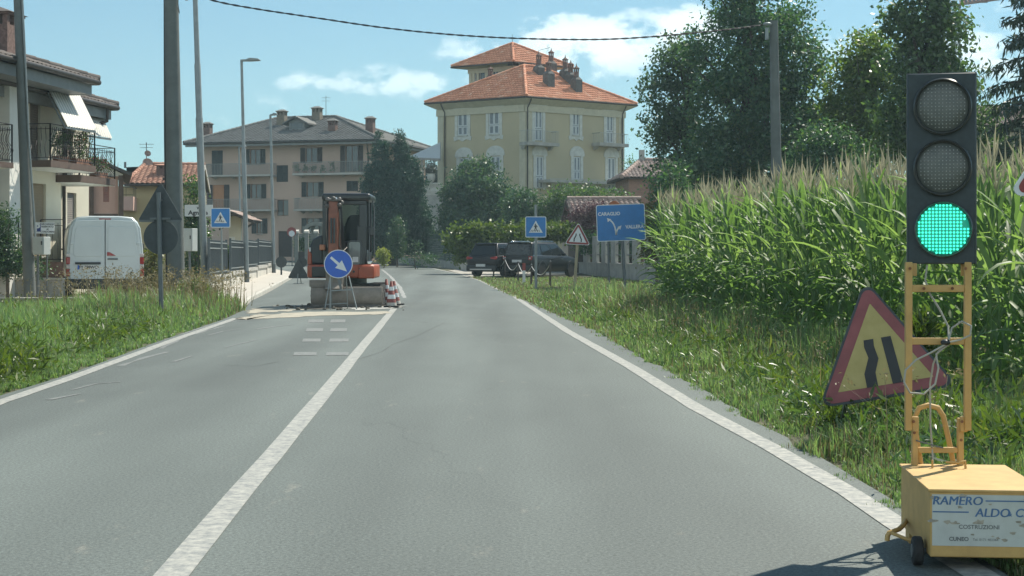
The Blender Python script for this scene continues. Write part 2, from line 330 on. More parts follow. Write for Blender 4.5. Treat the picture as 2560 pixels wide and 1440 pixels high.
# ---------------- asphalt
def asphalt(name, base, patch=True):
    m = bpy.data.materials.new(name); m.use_nodes = True; nt = m.node_tree; N = nt.nodes; L = nt.links; b = N['Principled BSDF']
    tc = N.new('ShaderNodeTexCoord')
    def noise(s, d=4, st=(1,1,1), r=0.55):
        mp = N.new('ShaderNodeMapping'); mp.inputs['Scale'].default_value = st; L.new(tc.outputs['Object'], mp.inputs[0])
        n = N.new('ShaderNodeTexNoise'); n.inputs['Scale'].default_value = s; n.inputs['Detail'].default_value = d; n.inputs['Roughness'].default_value = r; L.new(mp.outputs[0], n.inputs[0]); return n.outputs[0]
    def mr(x, a, b_, c, d):
        n = N.new('ShaderNodeMapRange'); L.new(x, n.inputs[0]); n.inputs[1].default_value = a; n.inputs[2].default_value = b_; n.inputs[3].default_value = c; n.inputs[4].default_value = d; return n.outputs[0]
    def mul(a, b_):
        n = N.new('ShaderNodeMath'); n.operation = 'MULTIPLY'
        for i, x in enumerate((a, b_)):
            if isinstance(x, (int, float)): n.inputs[i].default_value = x
            else: L.new(x, n.inputs[i])
        return n.outputs[0]
    grain = mr(noise(60, 4, r=0.9), 0.34, 0.66, 0.45, 1.55)
    stone = mr(noise(42, 4, r=0.8), 0.36, 0.66, 0.80, 1.20)
    big = mr(noise(0.35, 4, (1, 0.25, 1)), 0.35, 0.65, 0.86, 1.12)
    tyre = mr(noise(0.9, 2, (1, 0.03, 1)), 0.36, 0.64, 0.88, 1.10)   # worn wheel paths run along the road
    # wheel paths: two polished bands in each lane, broken up by noise
    sx = N.new('ShaderNodeSeparateXYZ'); L.new(tc.outputs['Object'], sx.inputs[0])
    ph = N.new('ShaderNodeMath'); ph.operation = 'MULTIPLY_ADD'; L.new(sx.outputs[1], ph.inputs[0]); ph.inputs[1].default_value = 0.047; L.new(sx.outputs[0], ph.inputs[2])
    sn = N.new('ShaderNodeMath'); sn.operation = 'SINE'; m3 = N.new('ShaderNodeMath'); m3.operation = 'MULTIPLY_ADD'; L.new(ph.outputs[0], m3.inputs[0]); m3.inputs[1].default_value = 2*math.pi/1.62; L.new(mr(noise(0.5, 3), 0.3, 0.7, -0.7, 0.7), m3.inputs[2]); L.new(m3.outputs[0], sn.inputs[0])
    path = mr(sn.outputs[0], -1, 1, 0.90, 1.07)
    v = mul(mul(mul(grain, stone), mul(big, tyre)), path)
    # pale drag scuffs and dried mud
    sc_ = mr(noise(2.2, 6, (1.6, 0.45, 1), 0.7), 0.62, 0.74, 0.0, 0.32)
    vo = N.new('ShaderNodeTexVoronoi'); vo.feature = 'DISTANCE_TO_EDGE'; vo.inputs['Scale'].default_value = 0.33
    wp = N.new('ShaderNodeMapping'); L.new(tc.outputs['Object'], wp.inputs[0]); wp.inputs['Scale'].default_value = (1, .35, 1)
    nn = N.new('ShaderNodeTexNoise'); nn.inputs['Scale'].default_value = 2.5; nn.inputs['Detail'].default_value = 6; L.new(wp.outputs[0], nn.inputs[0])
    ad = N.new('ShaderNodeMix'); ad.data_type = 'RGBA'; ad.blend_type = 'LINEAR_LIGHT'; ad.inputs[0].default_value = 0.35; L.new(wp.outputs[0], ad.inputs[6]); L.new(nn.outputs[1], ad.inputs[7]); L.new(ad.outputs[2], vo.inputs[0])
    crack = mr(vo.outputs[0], 0.0, 0.006, 0.80, 1.0)
    cm = N.new('ShaderNodeMapRange'); L.new(noise(0.16, 2), cm.inputs[0]); cm.inputs[1].default_value = 0.5; cm.inputs[2].default_value = 0.56
    cx = N.new('ShaderNodeMix'); L.new(cm.outputs[0], cx.inputs[0]); cx.inputs[2].default_value = 1.0; L.new(crack, cx.inputs[3])
    v = mul(v, cx.outputs[0])
    col = N.new('ShaderNodeMix'); col.data_type = 'RGBA'; L.new(sc_, col.inputs[0]); col.inputs[6].default_value = (*base, 1); col.inputs[7].default_value = (0.36, 0.33, 0.27, 1)
    ml = N.new('ShaderNodeMix'); ml.data_type = 'RGBA'; ml.blend_type = 'MULTIPLY'; ml.inputs[0].default_value = 1.0; L.new(col.outputs[2], ml.inputs[6])
    cc = N.new('ShaderNodeCombineColor')
    for i in range(3): L.new(v, cc.inputs[i])
    L.new(cc.outputs[0], ml.inputs[7]); L.new(ml.outputs[2], b.inputs['Base Color'])
    b.inputs['Roughness'].default_value = 0.72; b.inputs['Specular IOR Level'].default_value = 0.4
    bp = N.new('ShaderNodeBump'); bp.inputs['Strength'].default_value = 0.35; bp.inputs['Distance'].default_value = 0.006; L.new(noise(150, 2, r=0.7), bp.inputs['Height']); L.new(bp.outputs[0], b.inputs['Normal'])
    return m
M['asphalt'] = asphalt('asphalt', (0.112, 0.130, 0.121))
def paint(name, col, wear=0.35, under=(0.2, 0.21, 0.205), lo=0.40, hi=0.66):
    m = bpy.data.materials.new(name); m.use_nodes = True; nt = m.node_tree; N = nt.nodes; L = nt.links; b = N['Principled BSDF']
    tc = N.new('ShaderNodeTexCoord'); n = N.new('ShaderNodeTexNoise'); n.inputs['Scale'].default_value = 14; n.inputs['Detail'].default_value = 8; n.inputs['Roughness'].default_value = 0.75; L.new(tc.outputs['Object'], n.inputs[0])
    r_ = N.new('ShaderNodeMapRange'); L.new(n.outputs[0], r_.inputs[0]); r_.inputs[1].default_value = lo; r_.inputs[2].default_value = hi; r_.inputs[3].default_value = 0; r_.inputs[4].default_value = wear
    mx = N.new('ShaderNodeMix'); mx.data_type = 'RGBA'; L.new(r_.outputs[0], mx.inputs[0]); mx.inputs[6].default_value = (*col, 1); mx.inputs[7].default_value = (*under, 1); L.new(mx.outputs[2], b.inputs['Base Color'])
    b.inputs['Roughness'].default_value = 0.65; return m
M['line_paint'] = paint('line_paint', (0.42,0.41,0.365), 0.95, lo=.38, hi=.60)
M['line_worn'] = paint('line_worn', (0.36,0.355,0.33), 0.9, lo=0.38, hi=0.6)
M['ghost_paint'] = paint('ghost_paint', (0.225,0.23,0.215), 0.95, under=(0.125,0.135,0.13), lo=0.36, hi=0.6)
M['sand'] = mat('sand', (0.28,0.265,0.225), 0.95, 0.25, 3, 0.5, 60, col2=(0.46,0.42,0.33))
M['dirt'] = mat('dirt', (0.10,0.09,0.07), 0.95, 0.4, 10, 0.6, 40)
M['gravel'] = mat('gravel', (0.36,0.34,0.30), 0.95, 0.25, 4, 0.6, 50)
M['paving'] = mat('paving', (0.42,0.39,0.34), 0.9, 0.2, 1.5, 0.3, 40, col2=(0.50,0.47,0.42))
M['soil'] = mat('soil', (0.055,0.065,0.03), 0.95, 0.4, 3, 0.6, 30, col2=(0.09,0.085,0.045))
M['far_field'] = mat('far_field', (0.06,0.085,0.035), 0.95, 0.3, 0.05, 0.3, 20, col2=(0.09,0.10,0.05))
M['mountain'] = mat('mountain', (0.05,0.065,0.05), 0.95, 0.3, 0.004)

# ---------------- ground: one sheet to the horizon
def dip(x, y):
    '''shallow ditch below the retaining edge in front of the van'''
    a = min(max((-7.4 - x)/1.6, 0), 1); b = min(max((y - 32.0)/4.5, 0), 1) if y < 38.95 else 0.0
    return -0.26*a*a*(3-2*a)*b*b*(3-2*b)
def ground():
    ys = [-60,-20,-5,0,3,6,9,12,15,18,21,24,27,30,33,34.5,36,37.5,38.9,39.05,42,45,50,55,60,65,70,75,80,85,90,95,100,110,120,130,150,180,220,300,400,600,900,1290]
    xs = [-1290,-900,-600,-400,-200,-120,-80,-60,-50,-40,-30,-25,-20,-16,-13,-10,-9,-8.4,-8,-7.5,-6,-4,-2,0,2,4,6,8,10,13,16,20,25,30,40,50,60,80,120,200,400,600,900,1290]
    V = np.array([(x, y, rz(y) - 0.03 + dip(x, y)) for y in ys for x in xs]); nx = len(xs)
    Fc = np.array([(j*nx+i, j*nx+i+1, (j+1)*nx+i+1, (j+1)*nx+i) for j in range(len(ys)-1) for i in range(nx-1)])
    tag(fast('ground', V, Fc, M['soil']), kind='structure')
ground()
# ---------------- road: rows across, edges traced where they stand on the ground
def edge(pts):
    P = [G(*p) for p in pts]; return [p.y for p in P], [p.x for p in P]
RY, RX = edge([(2203,1237),(2082,1164),(1910,1065),(1760,979),(1631,906),(1481,825),(1309,750),(1210,705),(1160,687),(1080,669),(1000,660),(950,657.5),(880,655),(800,652.5)])
LY, LX = edge([(0,989),(153,942),(273,899),(383,858),(560,798),(610,775),(628,752),(720,702),(738,692),(742,686),(720,680),(690,674),(640,668),(560,663)])
RY = [-30.0, 2.0] + RY; RX = [RX[0] - 0.05*32, RX[0] + 0.02] + RX
k0 = (LX[1]-LX[0])/(LY[1]-LY[0]); LY = [-30.0] + LY; LX = [LX[0] + 0.035*43] + LX
def xr(y): return float(np.interp(y, RY, RX))
def xl(y): return float(np.interp(y, LY, LX)) if y < LY[-1] else LX[-1] - (y - LY[-1]) * 8
def road():
    rng = random.Random(3)
    ys = sorted(set(list(np.arange(-30, 10, 2.0)) + list(np.arange(10, 40, 0.5)) + list(np.arange(40, 80, 1.0)) + list(np.arange(80, 118, 0.75))))
    V = []; Fc = []; K = 12
    for y in ys:
        a, b = xl(y), xr(y) + rng.uniform(-0.05, 0.05)
        if y > RY[-1]: a, b = -200, RX[-1] - (y - RY[-1]) * 9
        for i in range(K + 1): V.append((a + (b - a) * i / K, y, rz(y)))
    for j in range(len(ys) - 1):
        for i in range(K): Fc.append((j*(K+1)+i, j*(K+1)+i+1, (j+1)*(K+1)+i+1, (j+1)*(K+1)+i))
    tag(fast('road', np.array(V), np.array(Fc), M['asphalt']), kind='structure')
road()
def ribbon(name, pts, wdt, m, dz=0.004, jag=0.0, seed=1, step=0.6):
    rng = random.Random(seed); P = []
    for a, b in zip(pts[:-1], pts[1:]):
        n = max(1, int((b - a).length / step))
        P += [a.lerp(b, i / n) for i in range(n)]
    P.append(pts[-1]); V = []; Fc = []
    for i, p in enumerate(P):
        d = (P[min(i+1, len(P)-1)] - P[max(i-1, 0)]); d.z = 0; d.normalize(); s = Vector((d.y, -d.x, 0))
        for q in (-1, 1):
            v = p + s * q * (wdt / 2 + rng.uniform(-jag, jag)); V.append((v.x, v.y, rz(v.y) + dz))
    Fc = [(2*i, 2*i+1, 2*i+3, 2*i+2) for i in range(len(P)-1)]
    return tag(fast(name, np.array(V), np.array(Fc), m), kind='structure')
right_line = [G(*p) for p in [(2500,1470),(2240,1310),(2125,1233),(1932,1121),(1739,1018),(1580,919),(1420,829),(1283,739),(1200,701),(1148,685),(1070,668.5),(995,660.5),(945,658)]]
right_line.insert(0, Vector((1.42, 0, 0)))
ribbon('edge_line', right_line, 0.15, M['line_paint'], 0.004, 0.004, 1)
left_line = [Vector((-3.2, 4, 0))] + [G(*p) for p in [(-300,1133),(0,1006),(164,950),(301,900),(437,849),(590,796)]]
ribbon('edge_line', left_line, 0.14, M['line_paint'], 0.004, 0.004, 2)
centre_line = [G(*p) for p in [(360,1520),(428,1440),(612,1220),(798,1000),(905,868),(985,772)]]
ribbon('centre_line', centre_line, 0.145, M['line_paint'], 0.004, 0.004, 3, 1.2)
ribbon('centre_line', [G(*p) for p in [(1012,745),(1000,718),(975,690),(955,674)]], 0.13, M['line_worn'], 0.004, 0.02, 4)
# faded cancelled bars in the left lane
mbm = MB()
for y, xa, xb, xc, xd in [(803,769,809,825,863),(825,764,807,824,867),(851,755,801,822,871),(885,733,791,814,871)]:
    for a, b in ((xa, xb), (xc, xd)):
        p, q, r_, s_ = G(a, y+4), G(b, y+3.5), G(b+1, y-4), G(a+3, y-4)
        mbm.quad(*[(v.x, v.y, 0.004) for v in (p, q, r_, s_)])
tag(mbm.build('faded_bars', M['ghost_paint']), kind='structure')
# sand and mud spread across the closed lane
def blob_patch(name, poly, m, dz, seed, jit=0.15, n=8):
    rng = random.Random(seed); P = []
    for a, b in zip(poly, poly[1:] + poly[:1]):
        for i in range(n):
            v = a.lerp(b, i / n); P.append((v.x + rng.uniform(-jit, jit), v.y + rng.uniform(-jit, jit) * 1.6))
    mb = MB(); mb.prism([(x, y) for x, y in P], dz - 0.003, dz, 'z')
    return tag(mb.build(name, m, fix=True), kind='structure')
blob_patch('sand_strip', [G(*p) for p in [(585,797),(640,788),(760,781),(980,779),(965,786),(820,790),(700,795),(610,799)]], M['sand'], 0.007, 5, 0.12)
blob_patch('sand_strip', [G(*p) for p in [(625,775),(690,765),(780,768),(800,772),(700,779),(610,785)]], M['sand'], 0.006, 6, 0.15)
blob_patch('mud_patch', [G(*p) for p in [(730,771),(760,765),(950,763),(1000,766),(960,769),(850,771),(790,774)]], M['dirt'], 0.008, 7, 0.10)
blob_patch('dust_patch', [G(*p) for p in [(860,770),(960,767),(1010,765),(990,771),(900,776)]], mat('dust', (0.40,0.40,0.37), 0.95, 0.2, 6), 0.0085, 8, 0.12)
# pale drag streaks left on the closed lane
def streak(pts, w0, seed):
    rng = random.Random(seed); P = [G(*p) for p in pts]; ribbon('drag_streak', P, w0, M['ghost_paint'], 0.003 + 0.0001*seed, w0*.35, seed, .5)
for i, (pts, w0) in enumerate([([(455,835),(520,815),(590,803),(640,800)],.05),([(400,872),(470,840),(560,815)],.06),([(300,915),(360,895),(420,880)],.07),([(520,838),(560,828),(600,822)],.05),([(180,975),(240,960),(300,955)],.06),([(640,823),(690,816),(730,812)],.06),([(120,1000),(200,985)],.05),([(560,870),(640,850)],.05),
    ([(430,905),(480,890)],.05),([(1090,735),(1170,733)],.08),([(930,746),(1010,742)],.06)]): streak(pts, w0, i)
# hairline cracks
M['crack'] = mat('crack', (.085,.095,.09), .9, .3, 20)
for i, pts in enumerate([[(1112,806),(1070,830),(1030,842),(985,862),(950,880),(905,896)],[(700,905),(640,915),(560,912)]]):
    rngc = random.Random(40+i); ribbon('road_crack', [G(a+rngc.uniform(-6,6), b+rngc.uniform(-1.5,1.5)) for a, b in pts], .012, M['crack'], 0.0025, .006, 50+i, .25)
# small lumps of spoil by the blade
mb = MB(); rg = random.Random(9)
for i in range(60):
    p = G(rg.uniform(690, 1010), rg.uniform(763, 776)); r_ = rg.uniform(0.015, 0.06)
    mb.ball((p.x, p.y, r_*0.4), (r_, r_, r_*0.7), 6, 4)
tag(mb.build('spoil_debris', M['dirt'], smooth=60), kind='stuff')
# ---------------- pavement on the left with its kerb, and the pull-off on the right
def pavement():
    kerb = [G(*p) for p in [(600,772),(628,752),(680,725),(720,702),(738,692),(741,687)]]
    back = [G(*p) for p in [(500,772),(535,735),(600,711),(660,690),(682,683),(700,678)]]
    mb = MB(); n = len(kerb)
    H = [0.02, 0.10, 0.12, 0.12, 0.12, 0.12]
    kx = []
    for i in range(n): kx.append((kerb[i] + Vector((-0.13, 0.02, 0))))
    for i in range(n-1):
        mb.quad(back[i] + Vector((-.3,0,H[i])), kx[i] + Vector((0,0,H[i])), kx[i+1] + Vector((0,0,H[i+1])), back[i+1] + Vector((-.3,0,H[i+1])))
    tag(mb.build('pavement', M['paving']), kind='structure')
    mb = MB()
    for i in range(n-1):
        L_ = (kerb[i+1]-kerb[i]).length; m_ = max(1, int(L_/1.0))
        for j in range(m_):
            a, b = j/m_ + 0.006, (j+1)/m_ - 0.006
            k0_, k1_ = kerb[i].lerp(kerb[i+1], a), kerb[i].lerp(kerb[i+1], b); c0, c1 = kx[i].lerp(kx[i+1], a), kx[i].lerp(kx[i+1], b)
            h0, h1 = H[i]+(H[i+1]-H[i])*a, H[i]+(H[i+1]-H[i])*b; z = Vector((0,0,1))
            mb.add([k0_-z*.05, k1_-z*.05, c1-z*.05, c0-z*.05, k0_+z*(h0+.004), k1_+z*(h1+.004), c1+z*(h1+.004), c0+z*(h0+.004)], [(0,3,2,1),(4,5,6,7),(0,1,5,4),(1,2,6,5),(2,3,7,6),(3,0,4,7)])
    tag(mb.build('kerb', M['concrete_light'], bevel=0.012), kind='structure')
pavement()
mb = MB(); pl = [G(*p) for p in [(1178,692),(1236,695),(1330,688),(1420,686),(1600,676),(1600,668),(1180,671),(1120,676)]]
mb.quad(*[(p.x, p.y, rz(p.y) + 0.002) for p in pl]); tag(mb.build('pull_off', M['gravel']), kind='structure')
# gravelly yard under the van, held by a low wall
mb = MB(); mb.quad((-30,39.4,0.10),(-8.6,39.4,0.10),(-9.6,46,0.12),(-34,46,0.12)); tag(mb.build('van_yard', M['gravel']), kind='structure')
# ---------------- far mountains
def mountain_ridge():
    V = []; Fc = []; n = 160; D = 1150.0
    rng = np.random.RandomState(5)
    xs = np.linspace(-750, 750, n); hgt = 35 + 20*np.sin(xs/155+1.0) + 12*np.sin(xs/60+.4) + 5*np.sin(xs/23) + 5*rng.rand(n)
    hgt *= .55; hgt += 38*np.exp(-((xs+(1280-1050)/F*D)/31)**2) + 22*np.exp(-((xs-(1600-1280)/F*D)/55)**2) + 40*np.exp(-((xs-(2430-1280)/F*D)/75)**2)
    rows = [(0, -175), (0.35, -90), (0.75, -30), (1.0, 0), (0.5, 60), (0, 110)]
    for f, dy in rows:
        for i in range(n): V.append((xs[i], D + dy + 30*math.sin(xs[i]/90), 5.5 + (hgt[i]-10)*f*(1 if f in (0,1) else 0.9+0.1*math.sin(xs[i]/37+f*9))))
    for j in range(len(rows)-1):
        for i in range(n-1): Fc.append((j*n+i, j*n+i+1, (j+1)*n+i+1, (j+1)*n+i))
    tag(fast('mountains', np.array(V), np.array(Fc), M['mountain'], smooth=True), kind='structure')
mountain_ridge()
# ------------------------------------------------------------------ signs and near roadworks gear
def rounded(w_, h_, r, n=5, cx=0, cz=0):
    P = []
    for sx, sz, a0 in ((1,1,0),(-1,1,90),(-1,-1,180),(1,-1,270)):
        for i in range(n + 1):
            a = R(a0 + 90*i/n); P.append((cx + sx*(w_/2 - r) + r*math.cos(a), cz + sz*(h_/2 - r) + r*math.sin(a)))
    return P
def tri_round(side, r, n=5, cz=0.0, up=True):
    """equilateral triangle with rounded corners, centred"""
    h = side * math.sqrt(3) / 2; ir = h / 3; P = []
    for k in range(3):
        a = R(90 + 120*k); c = ((2*ir - 2*r) * math.cos(a), (2*ir - 2*r) * math.sin(a))
        for i in range(n + 1):
            b = a - R(60) + R(120*i/n); P.append((c[0] + r*math.cos(b), cz + c[1] + r*math.sin(b)))
    return P
def circ(r, n=32, cx=0, cz=0): return [(cx + r*math.cos(2*math.pi*i/n), cz + r*math.sin(2*math.pi*i/n)) for i in range(n)]
def frame_xf(loc, yaw=0.0, roll=0.0, pitch=0.0):
    return Matrix.Translation(Vector(loc)) @ Matrix.Rotation(yaw, 4, 'Z') @ Matrix.Rotation(pitch, 4, 'X') @ Matrix.Rotation(roll, 4, 'Y')
def pedestrian(mb, s, y):
    """the walking figure over zebra bars; s is the plate size"""
    q = lambda pts: mb.prism([(a*s, b*s) for a, b in pts], y, y - .002)
    q([(-.02+.035*math.cos(t*math.pi/6), .135+.035*math.sin(t*math.pi/6)) for t in range(12)])
    q([(-.065,.085),(.03,.09),(.05,.06),(.03,-.06),(-.05,-.06),(-.045,.03)])
    q([(-.06,.085),(-.105,.01),(-.085,-.005),(-.04,.05)]); q([(.03,.09),(.085,.04),(.10,-.01),(.08,-.015),(.065,.02),(.02,.05)])
    q([(-.05,-.055),(0,-.055),(-.045,-.16),(-.085,-.235),(-.115,-.225),(-.075,-.15)]); q([(0,-.055),(.035,-.055),(.05,-.13),(.09,-.225),(.06,-.235),(.02,-.14)])
    for x in (-.235, -.16, .045-.045, .125, .205):
        q([(x-.035, -.235), (x, -.235), (x+.04*(1 if x < -.05 else (-1 if x > .05 else 0))*1.0, -.15), (x-.025+.04*(1 if x < -.05 else (-1 if x > .05 else 0)), -.15)])
def crossing_sign(label, px, py, size, Y, base_z, post_px, post_r, over=0.0):
    c = at(px, py, Y); b = Vector((X(post_px, Y), Y + 0.05, base_z))
    t = thing('crossing_sign', label, 'road sign', b, 0, 'blue pedestrian crossing signs')
    xf = frame_xf(c, 0.0)
    MB().cyl(b, (c.x, Y + .05, c.z + size/2 + over), post_r, n=12).build('post', M['galv'], t, smooth=40)
    p = MB(xf).prism(rounded(size, size, size*.07), 0.0, -0.018).build('panel', M['sign_white'], t)
    MB(xf).prism(rounded(size*.93, size*.93, size*.05), -.0185, -0.0205).build('blue_face', M['sign_blue'], p)
    MB(xf).prism([(-.33*size,-.27*size),(.33*size,-.27*size),(0,.30*size)], -.021, -0.023).build('triangle', M['sign_white'], p)
    m = MB(xf); pedestrian(m, size*.95, -.0235); m.build('pedestrian_symbol', M['sign_black'], p)
    m = MB(xf)
    for dz in (-.2, .2): m.box(-.06, .06, .002, .09, dz*size - .02, dz*size + .02)
    m.build('bracket', M['galv_dark'], t)
crossing_sign('square blue pedestrian crossing sign on a thin grey post beside the left pavement', 551.5, 544.5, 0.60, 48, 0.05, 556, 0.03)
crossing_sign('square blue pedestrian crossing sign in front of the parked dark cars', 1339.5, 567.5, 0.74, 55, -0.05, 1340, 0.048, 0.42)

def a_triangle(name, label, xf, base, side, outer, band, face, rim, symbol=None, post=None, fold=None, rimw=0.02, bandw=0.145):
    t = thing(name, label, 'road sign', base)
    p = MB(xf).prism(tri_round(side, side*.06), 0.0, -0.018).build('panel', M[rim], t)
    MB(xf).prism(tri_round(side - rimw*3.46, side*.05), -.0185, -.0205).build('red_border', M[band], p)
    MB(xf).prism(tri_round(side*(1 - bandw*2.45), side*.004, 2), -.021, -.023).build('inner_face', M[face], p)
    if symbol:
        m = MB(xf); symbol(m, side, -.0235); m.build('road_narrows_symbol', M['sign_black'], p)
    return t
def narrow_right(m, s, y):
    m.prism([(a*s, b*s) for a, b in [(-.135,-.20),(-.055,-.20),(-.055,-.10),(-.015,-.005),(-.03,.09),(-.025,.14),(-.095,.14),(-.10,.09),(-.085,.01),(-.135,-.10)]], y, y-.002)
    m.prism([(a*s, b*s) for a, b in [(.05,-.20),(.125,-.20),(.10,.14),(.03,.14)]], y, y-.002)
def narrow_both(m, s, y):
    for q in (-1, 1): m.prism([(q*a*s, b*s) for a, b in [(.16,-.18),(.115,-.18),(.115,-.08),(.05,.06),(.05,.14),(.095,.14),(.095,.07),(.16,-.07)]], y, y-.002)
# yellow roadworks triangle leaning in the verge
xf = frame_xf(at(2200, 894, 10.8), R(-6), R(-10), R(-8))
t = a_triangle('roadworks_sign', 'faded yellow and red roadworks triangle leaning in the grass behind the traffic light', xf, (X(2200, 10.8), 10.9, 0.0), 0.96, 'x', 'sign_red_faded', 'sign_yellow', 'sign_back', narrow_right, rimw=.016, bandw=.128)
m = MB(xf)
m.bar((-.28, .03, -.25), (-.30, .45, -.42), .025); m.bar((.28, .03, -.25), (.30, .45, -.42), .025); m.bar((-.30, .02, -.27), (.30, .02, -.27), .025)
m.build('folding_stand', M['galv_dark'], t)
# warning triangle whose corner shows at the right edge
cc = at(2522, 493, 12.0); xf = frame_xf(cc + Vector((.46, 0, .245)), R(0), R(4))
t = a_triangle('warning_sign', 'red and white warning triangle cut off by the right edge of the photo', xf, (cc.x + .47, 12.06, -.03), 0.90, 'x', 'sign_red', 'sign_white', 'sign_white', None, rimw=.024)
MB().cyl((cc.x+.47, 12.05, -.03), (cc.x+.47, 12.05, cc.z+.75), .03).build('post', M['galv'], t, smooth=40)
# narrow road triangle on a wooden post
Y = 54.0; xf = frame_xf(at(1444.5, 593, Y), 0, R(3)); b = Vector((X(1436, Y), Y+.06, -.02))
t = a_triangle('narrow_road_sign', 'red and white narrow road triangle on a pale wooden post beside the blue board', xf, b, 0.90, 'x', 'sign_red', 'sign_white', 'sign_white', narrow_both, rimw=.018, bandw=.13)
MB().bar(b, (X(1445, Y), Y+.06, Z(585, Y)), .10, .07).build('post', M['wood_pale'], t, bevel=.008)
# blue direction board
Y = 54.5; c = at(1552, 556.5, Y); xf = frame_xf(c, 0, R(-2.2)); W_, H_ = 1.70, 1.28
t = thing('direction_sign', 'blue direction board reading CARAGLIO and VALLERA with two white arrows', 'road sign', (c.x, Y+.1, -.02))
p = MB(xf).prism(rounded(W_, H_, .07), 0, -.03).build('panel', M['sign_white'], t)
MB(xf).prism(rounded(W_-.05, H_-.05, .06), -.0305, -.033).build('blue_face', M['sign_blue'], p)
m = MB(xf); text_into(m, 'CARAGLIO', .165, -.40, .315, -.034, sx=.95, thick=.006); text_into(m, 'VALLERA', .165, .475, -.165, -.034, sx=.95, thick=.006); m.build('lettering', M['sign_white'], p)
m = MB(xf)
def arrow_curve(pts, w0):
    for i in range(len(pts)-1):
        a, b = Vector((pts[i][0],0,pts[i][1])), Vector((pts[i+1][0],0,pts[i+1][1])); d = (b-a).normalized(); s_ = Vector((-d.z,0,d.x))*w0/2
        m.quad(*[tuple(v + Vector((0,-.034-.0002*i,0))) for v in (a-s_, b-s_+d*.004, b+s_+d*.004, a+s_)])
arrow_curve([(-.185,-.435),(-.19,-.30),(-.21,-.17),(-.25,-.05),(-.30,.03),(-.36,.09)], .05)
m.quad((-.47,-.0355,.17),(-.42,-.0355,.045),(-.32,-.0355,.135)) if False else m.quad((-.48,-.0358,.18),(-.455,-.0358,.03),(-.33,-.0358,.125))
arrow_curve([(-.175,-.43),(-.165,-.32),(-.135,-.25),(-.09,-.19)], .05)
m.quad((.02,-.036,-.10),(-.125,-.036,-.15),(-.03,-.036,-.25))
m.build('arrow', M['sign_white'], p)
for px0, px1 in ((1521, 1523), (1556, 1563)):
    MB().cyl((X(px0, Y), Y+.07, 1.9), (X(px1, Y), Y+.09, -.05), .04 if px0 < 1540 else .055).build('post', M['galv_dark'], t, smooth=40)
# back to front give way triangle with a disc below, left verge
Y = 31.0; c = at(401, 523, Y); t = thing('paired_road_signs', 'dark backs of a triangle and a round sign on one post in the left verge', 'road sign', (X(402, Y), Y, -.05))
MB().cyl((X(405, Y), Y-.03, -.1), (X(397, Y), Y-.03, Z(481, Y)), .045, n=14).build('post', M['galv_dark'], t, smooth=40)
xf = frame_xf(at(401, 521.5, Y + .06), 0)
MB(xf).prism(tri_round(.925, .05), .02, 0).build('triangle_panel', M['sign_back'], t)
xf2 = frame_xf(at(402, 593, Y + .07), 0); MB(xf2).prism(circ(.345), .02, 0).build('disc_panel', M['sign_back'], t)
m = MB(xf)
for z0 in (-.20, .17): m.box(-.20 if z0 < 0 else -.05, .20 if z0 < 0 else .05, -.06, -.002, z0-.02, z0+.02)
m.box(-.42, -.12, -.02, -.002, -.265, -.225); m.box(.12, .42, -.02, -.002, -.265, -.225); m.build('bracket', M['galv_dark'], t)
# street name plate
Y = 52.0; a, b = at(462, 512, Y), at(532, 541, Y); cx, cz = (a.x+b.x)/2, (a.z+b.z)/2; xf = frame_xf((cx, Y, cz))
t = thing('street_name_sign', 'white street name plate reading via Agnes between the two tall poles', 'street sign', (X(497, Y), Y, 0))
p = MB(xf).prism(rounded(b.x-a.x, a.z-b.z, .02), 0, -.03).build('panel', M['sign_white'], t)
m = MB(xf); text_into(m, 'via', .17, .03, .095, -.031, thick=.004); text_into(m, 'Agnese', .20, -.02, -.075, -.031, thick=.007, sx=1.1); m.build('lettering', M['sign_black'], p)
m = MB(); m.cyl((X(497, Y), Y+.05, 0), (X(495, Y), Y+.05, a.z), .035); m.build('post', mat('post_green', (.02,.045,.03), .5), t, smooth=40)
# private parking board
Y = 40.6; a, b = at(84, 556, Y), at(136, 584, Y); cx, cz = (a.x+b.x)/2, (a.z+b.z)/2; xf = frame_xf((cx, Y, cz), 0, R(1)); w_, h_ = b.x-a.x, a.z-b.z
t = thing('parking_sign', 'white PARCHEGGIO RISERVATO sign with a blue P beside the left pole', 'parking sign', (X(116, Y), Y, .1))
p = MB(xf).prism(rounded(w_, h_, .015), 0, -.02).build('panel', M['sign_white'], t)
q = MB(xf).prism(rounded(h_*.62, h_*.66, .02, cx=-w_*.31), -.021, -.023).build('blue_square', mat('parking_blue', (.03,.06,.22), .5), p)
m = MB(xf); text_into(m, 'P', .26, -w_*.31, 0, -.024, thick=.012); m.build('letter_p', M['sign_white'], q)
m = MB(xf)
for i, s_ in enumerate(('PARCHEGGIO', 'RISERVATO', 'AI', 'CONDOMINI')): text_into(m, s_, .062, w_*.18, h_*(.34-.225*i), -.022, thick=.002)
m.build('lettering', M['sign_black'], p)
MB().cyl((X(117, Y), Y+.03, .1), (X(116, Y), Y+.03, b.z+.2), .022).build('post', M['galv_dark'], t, smooth=40)

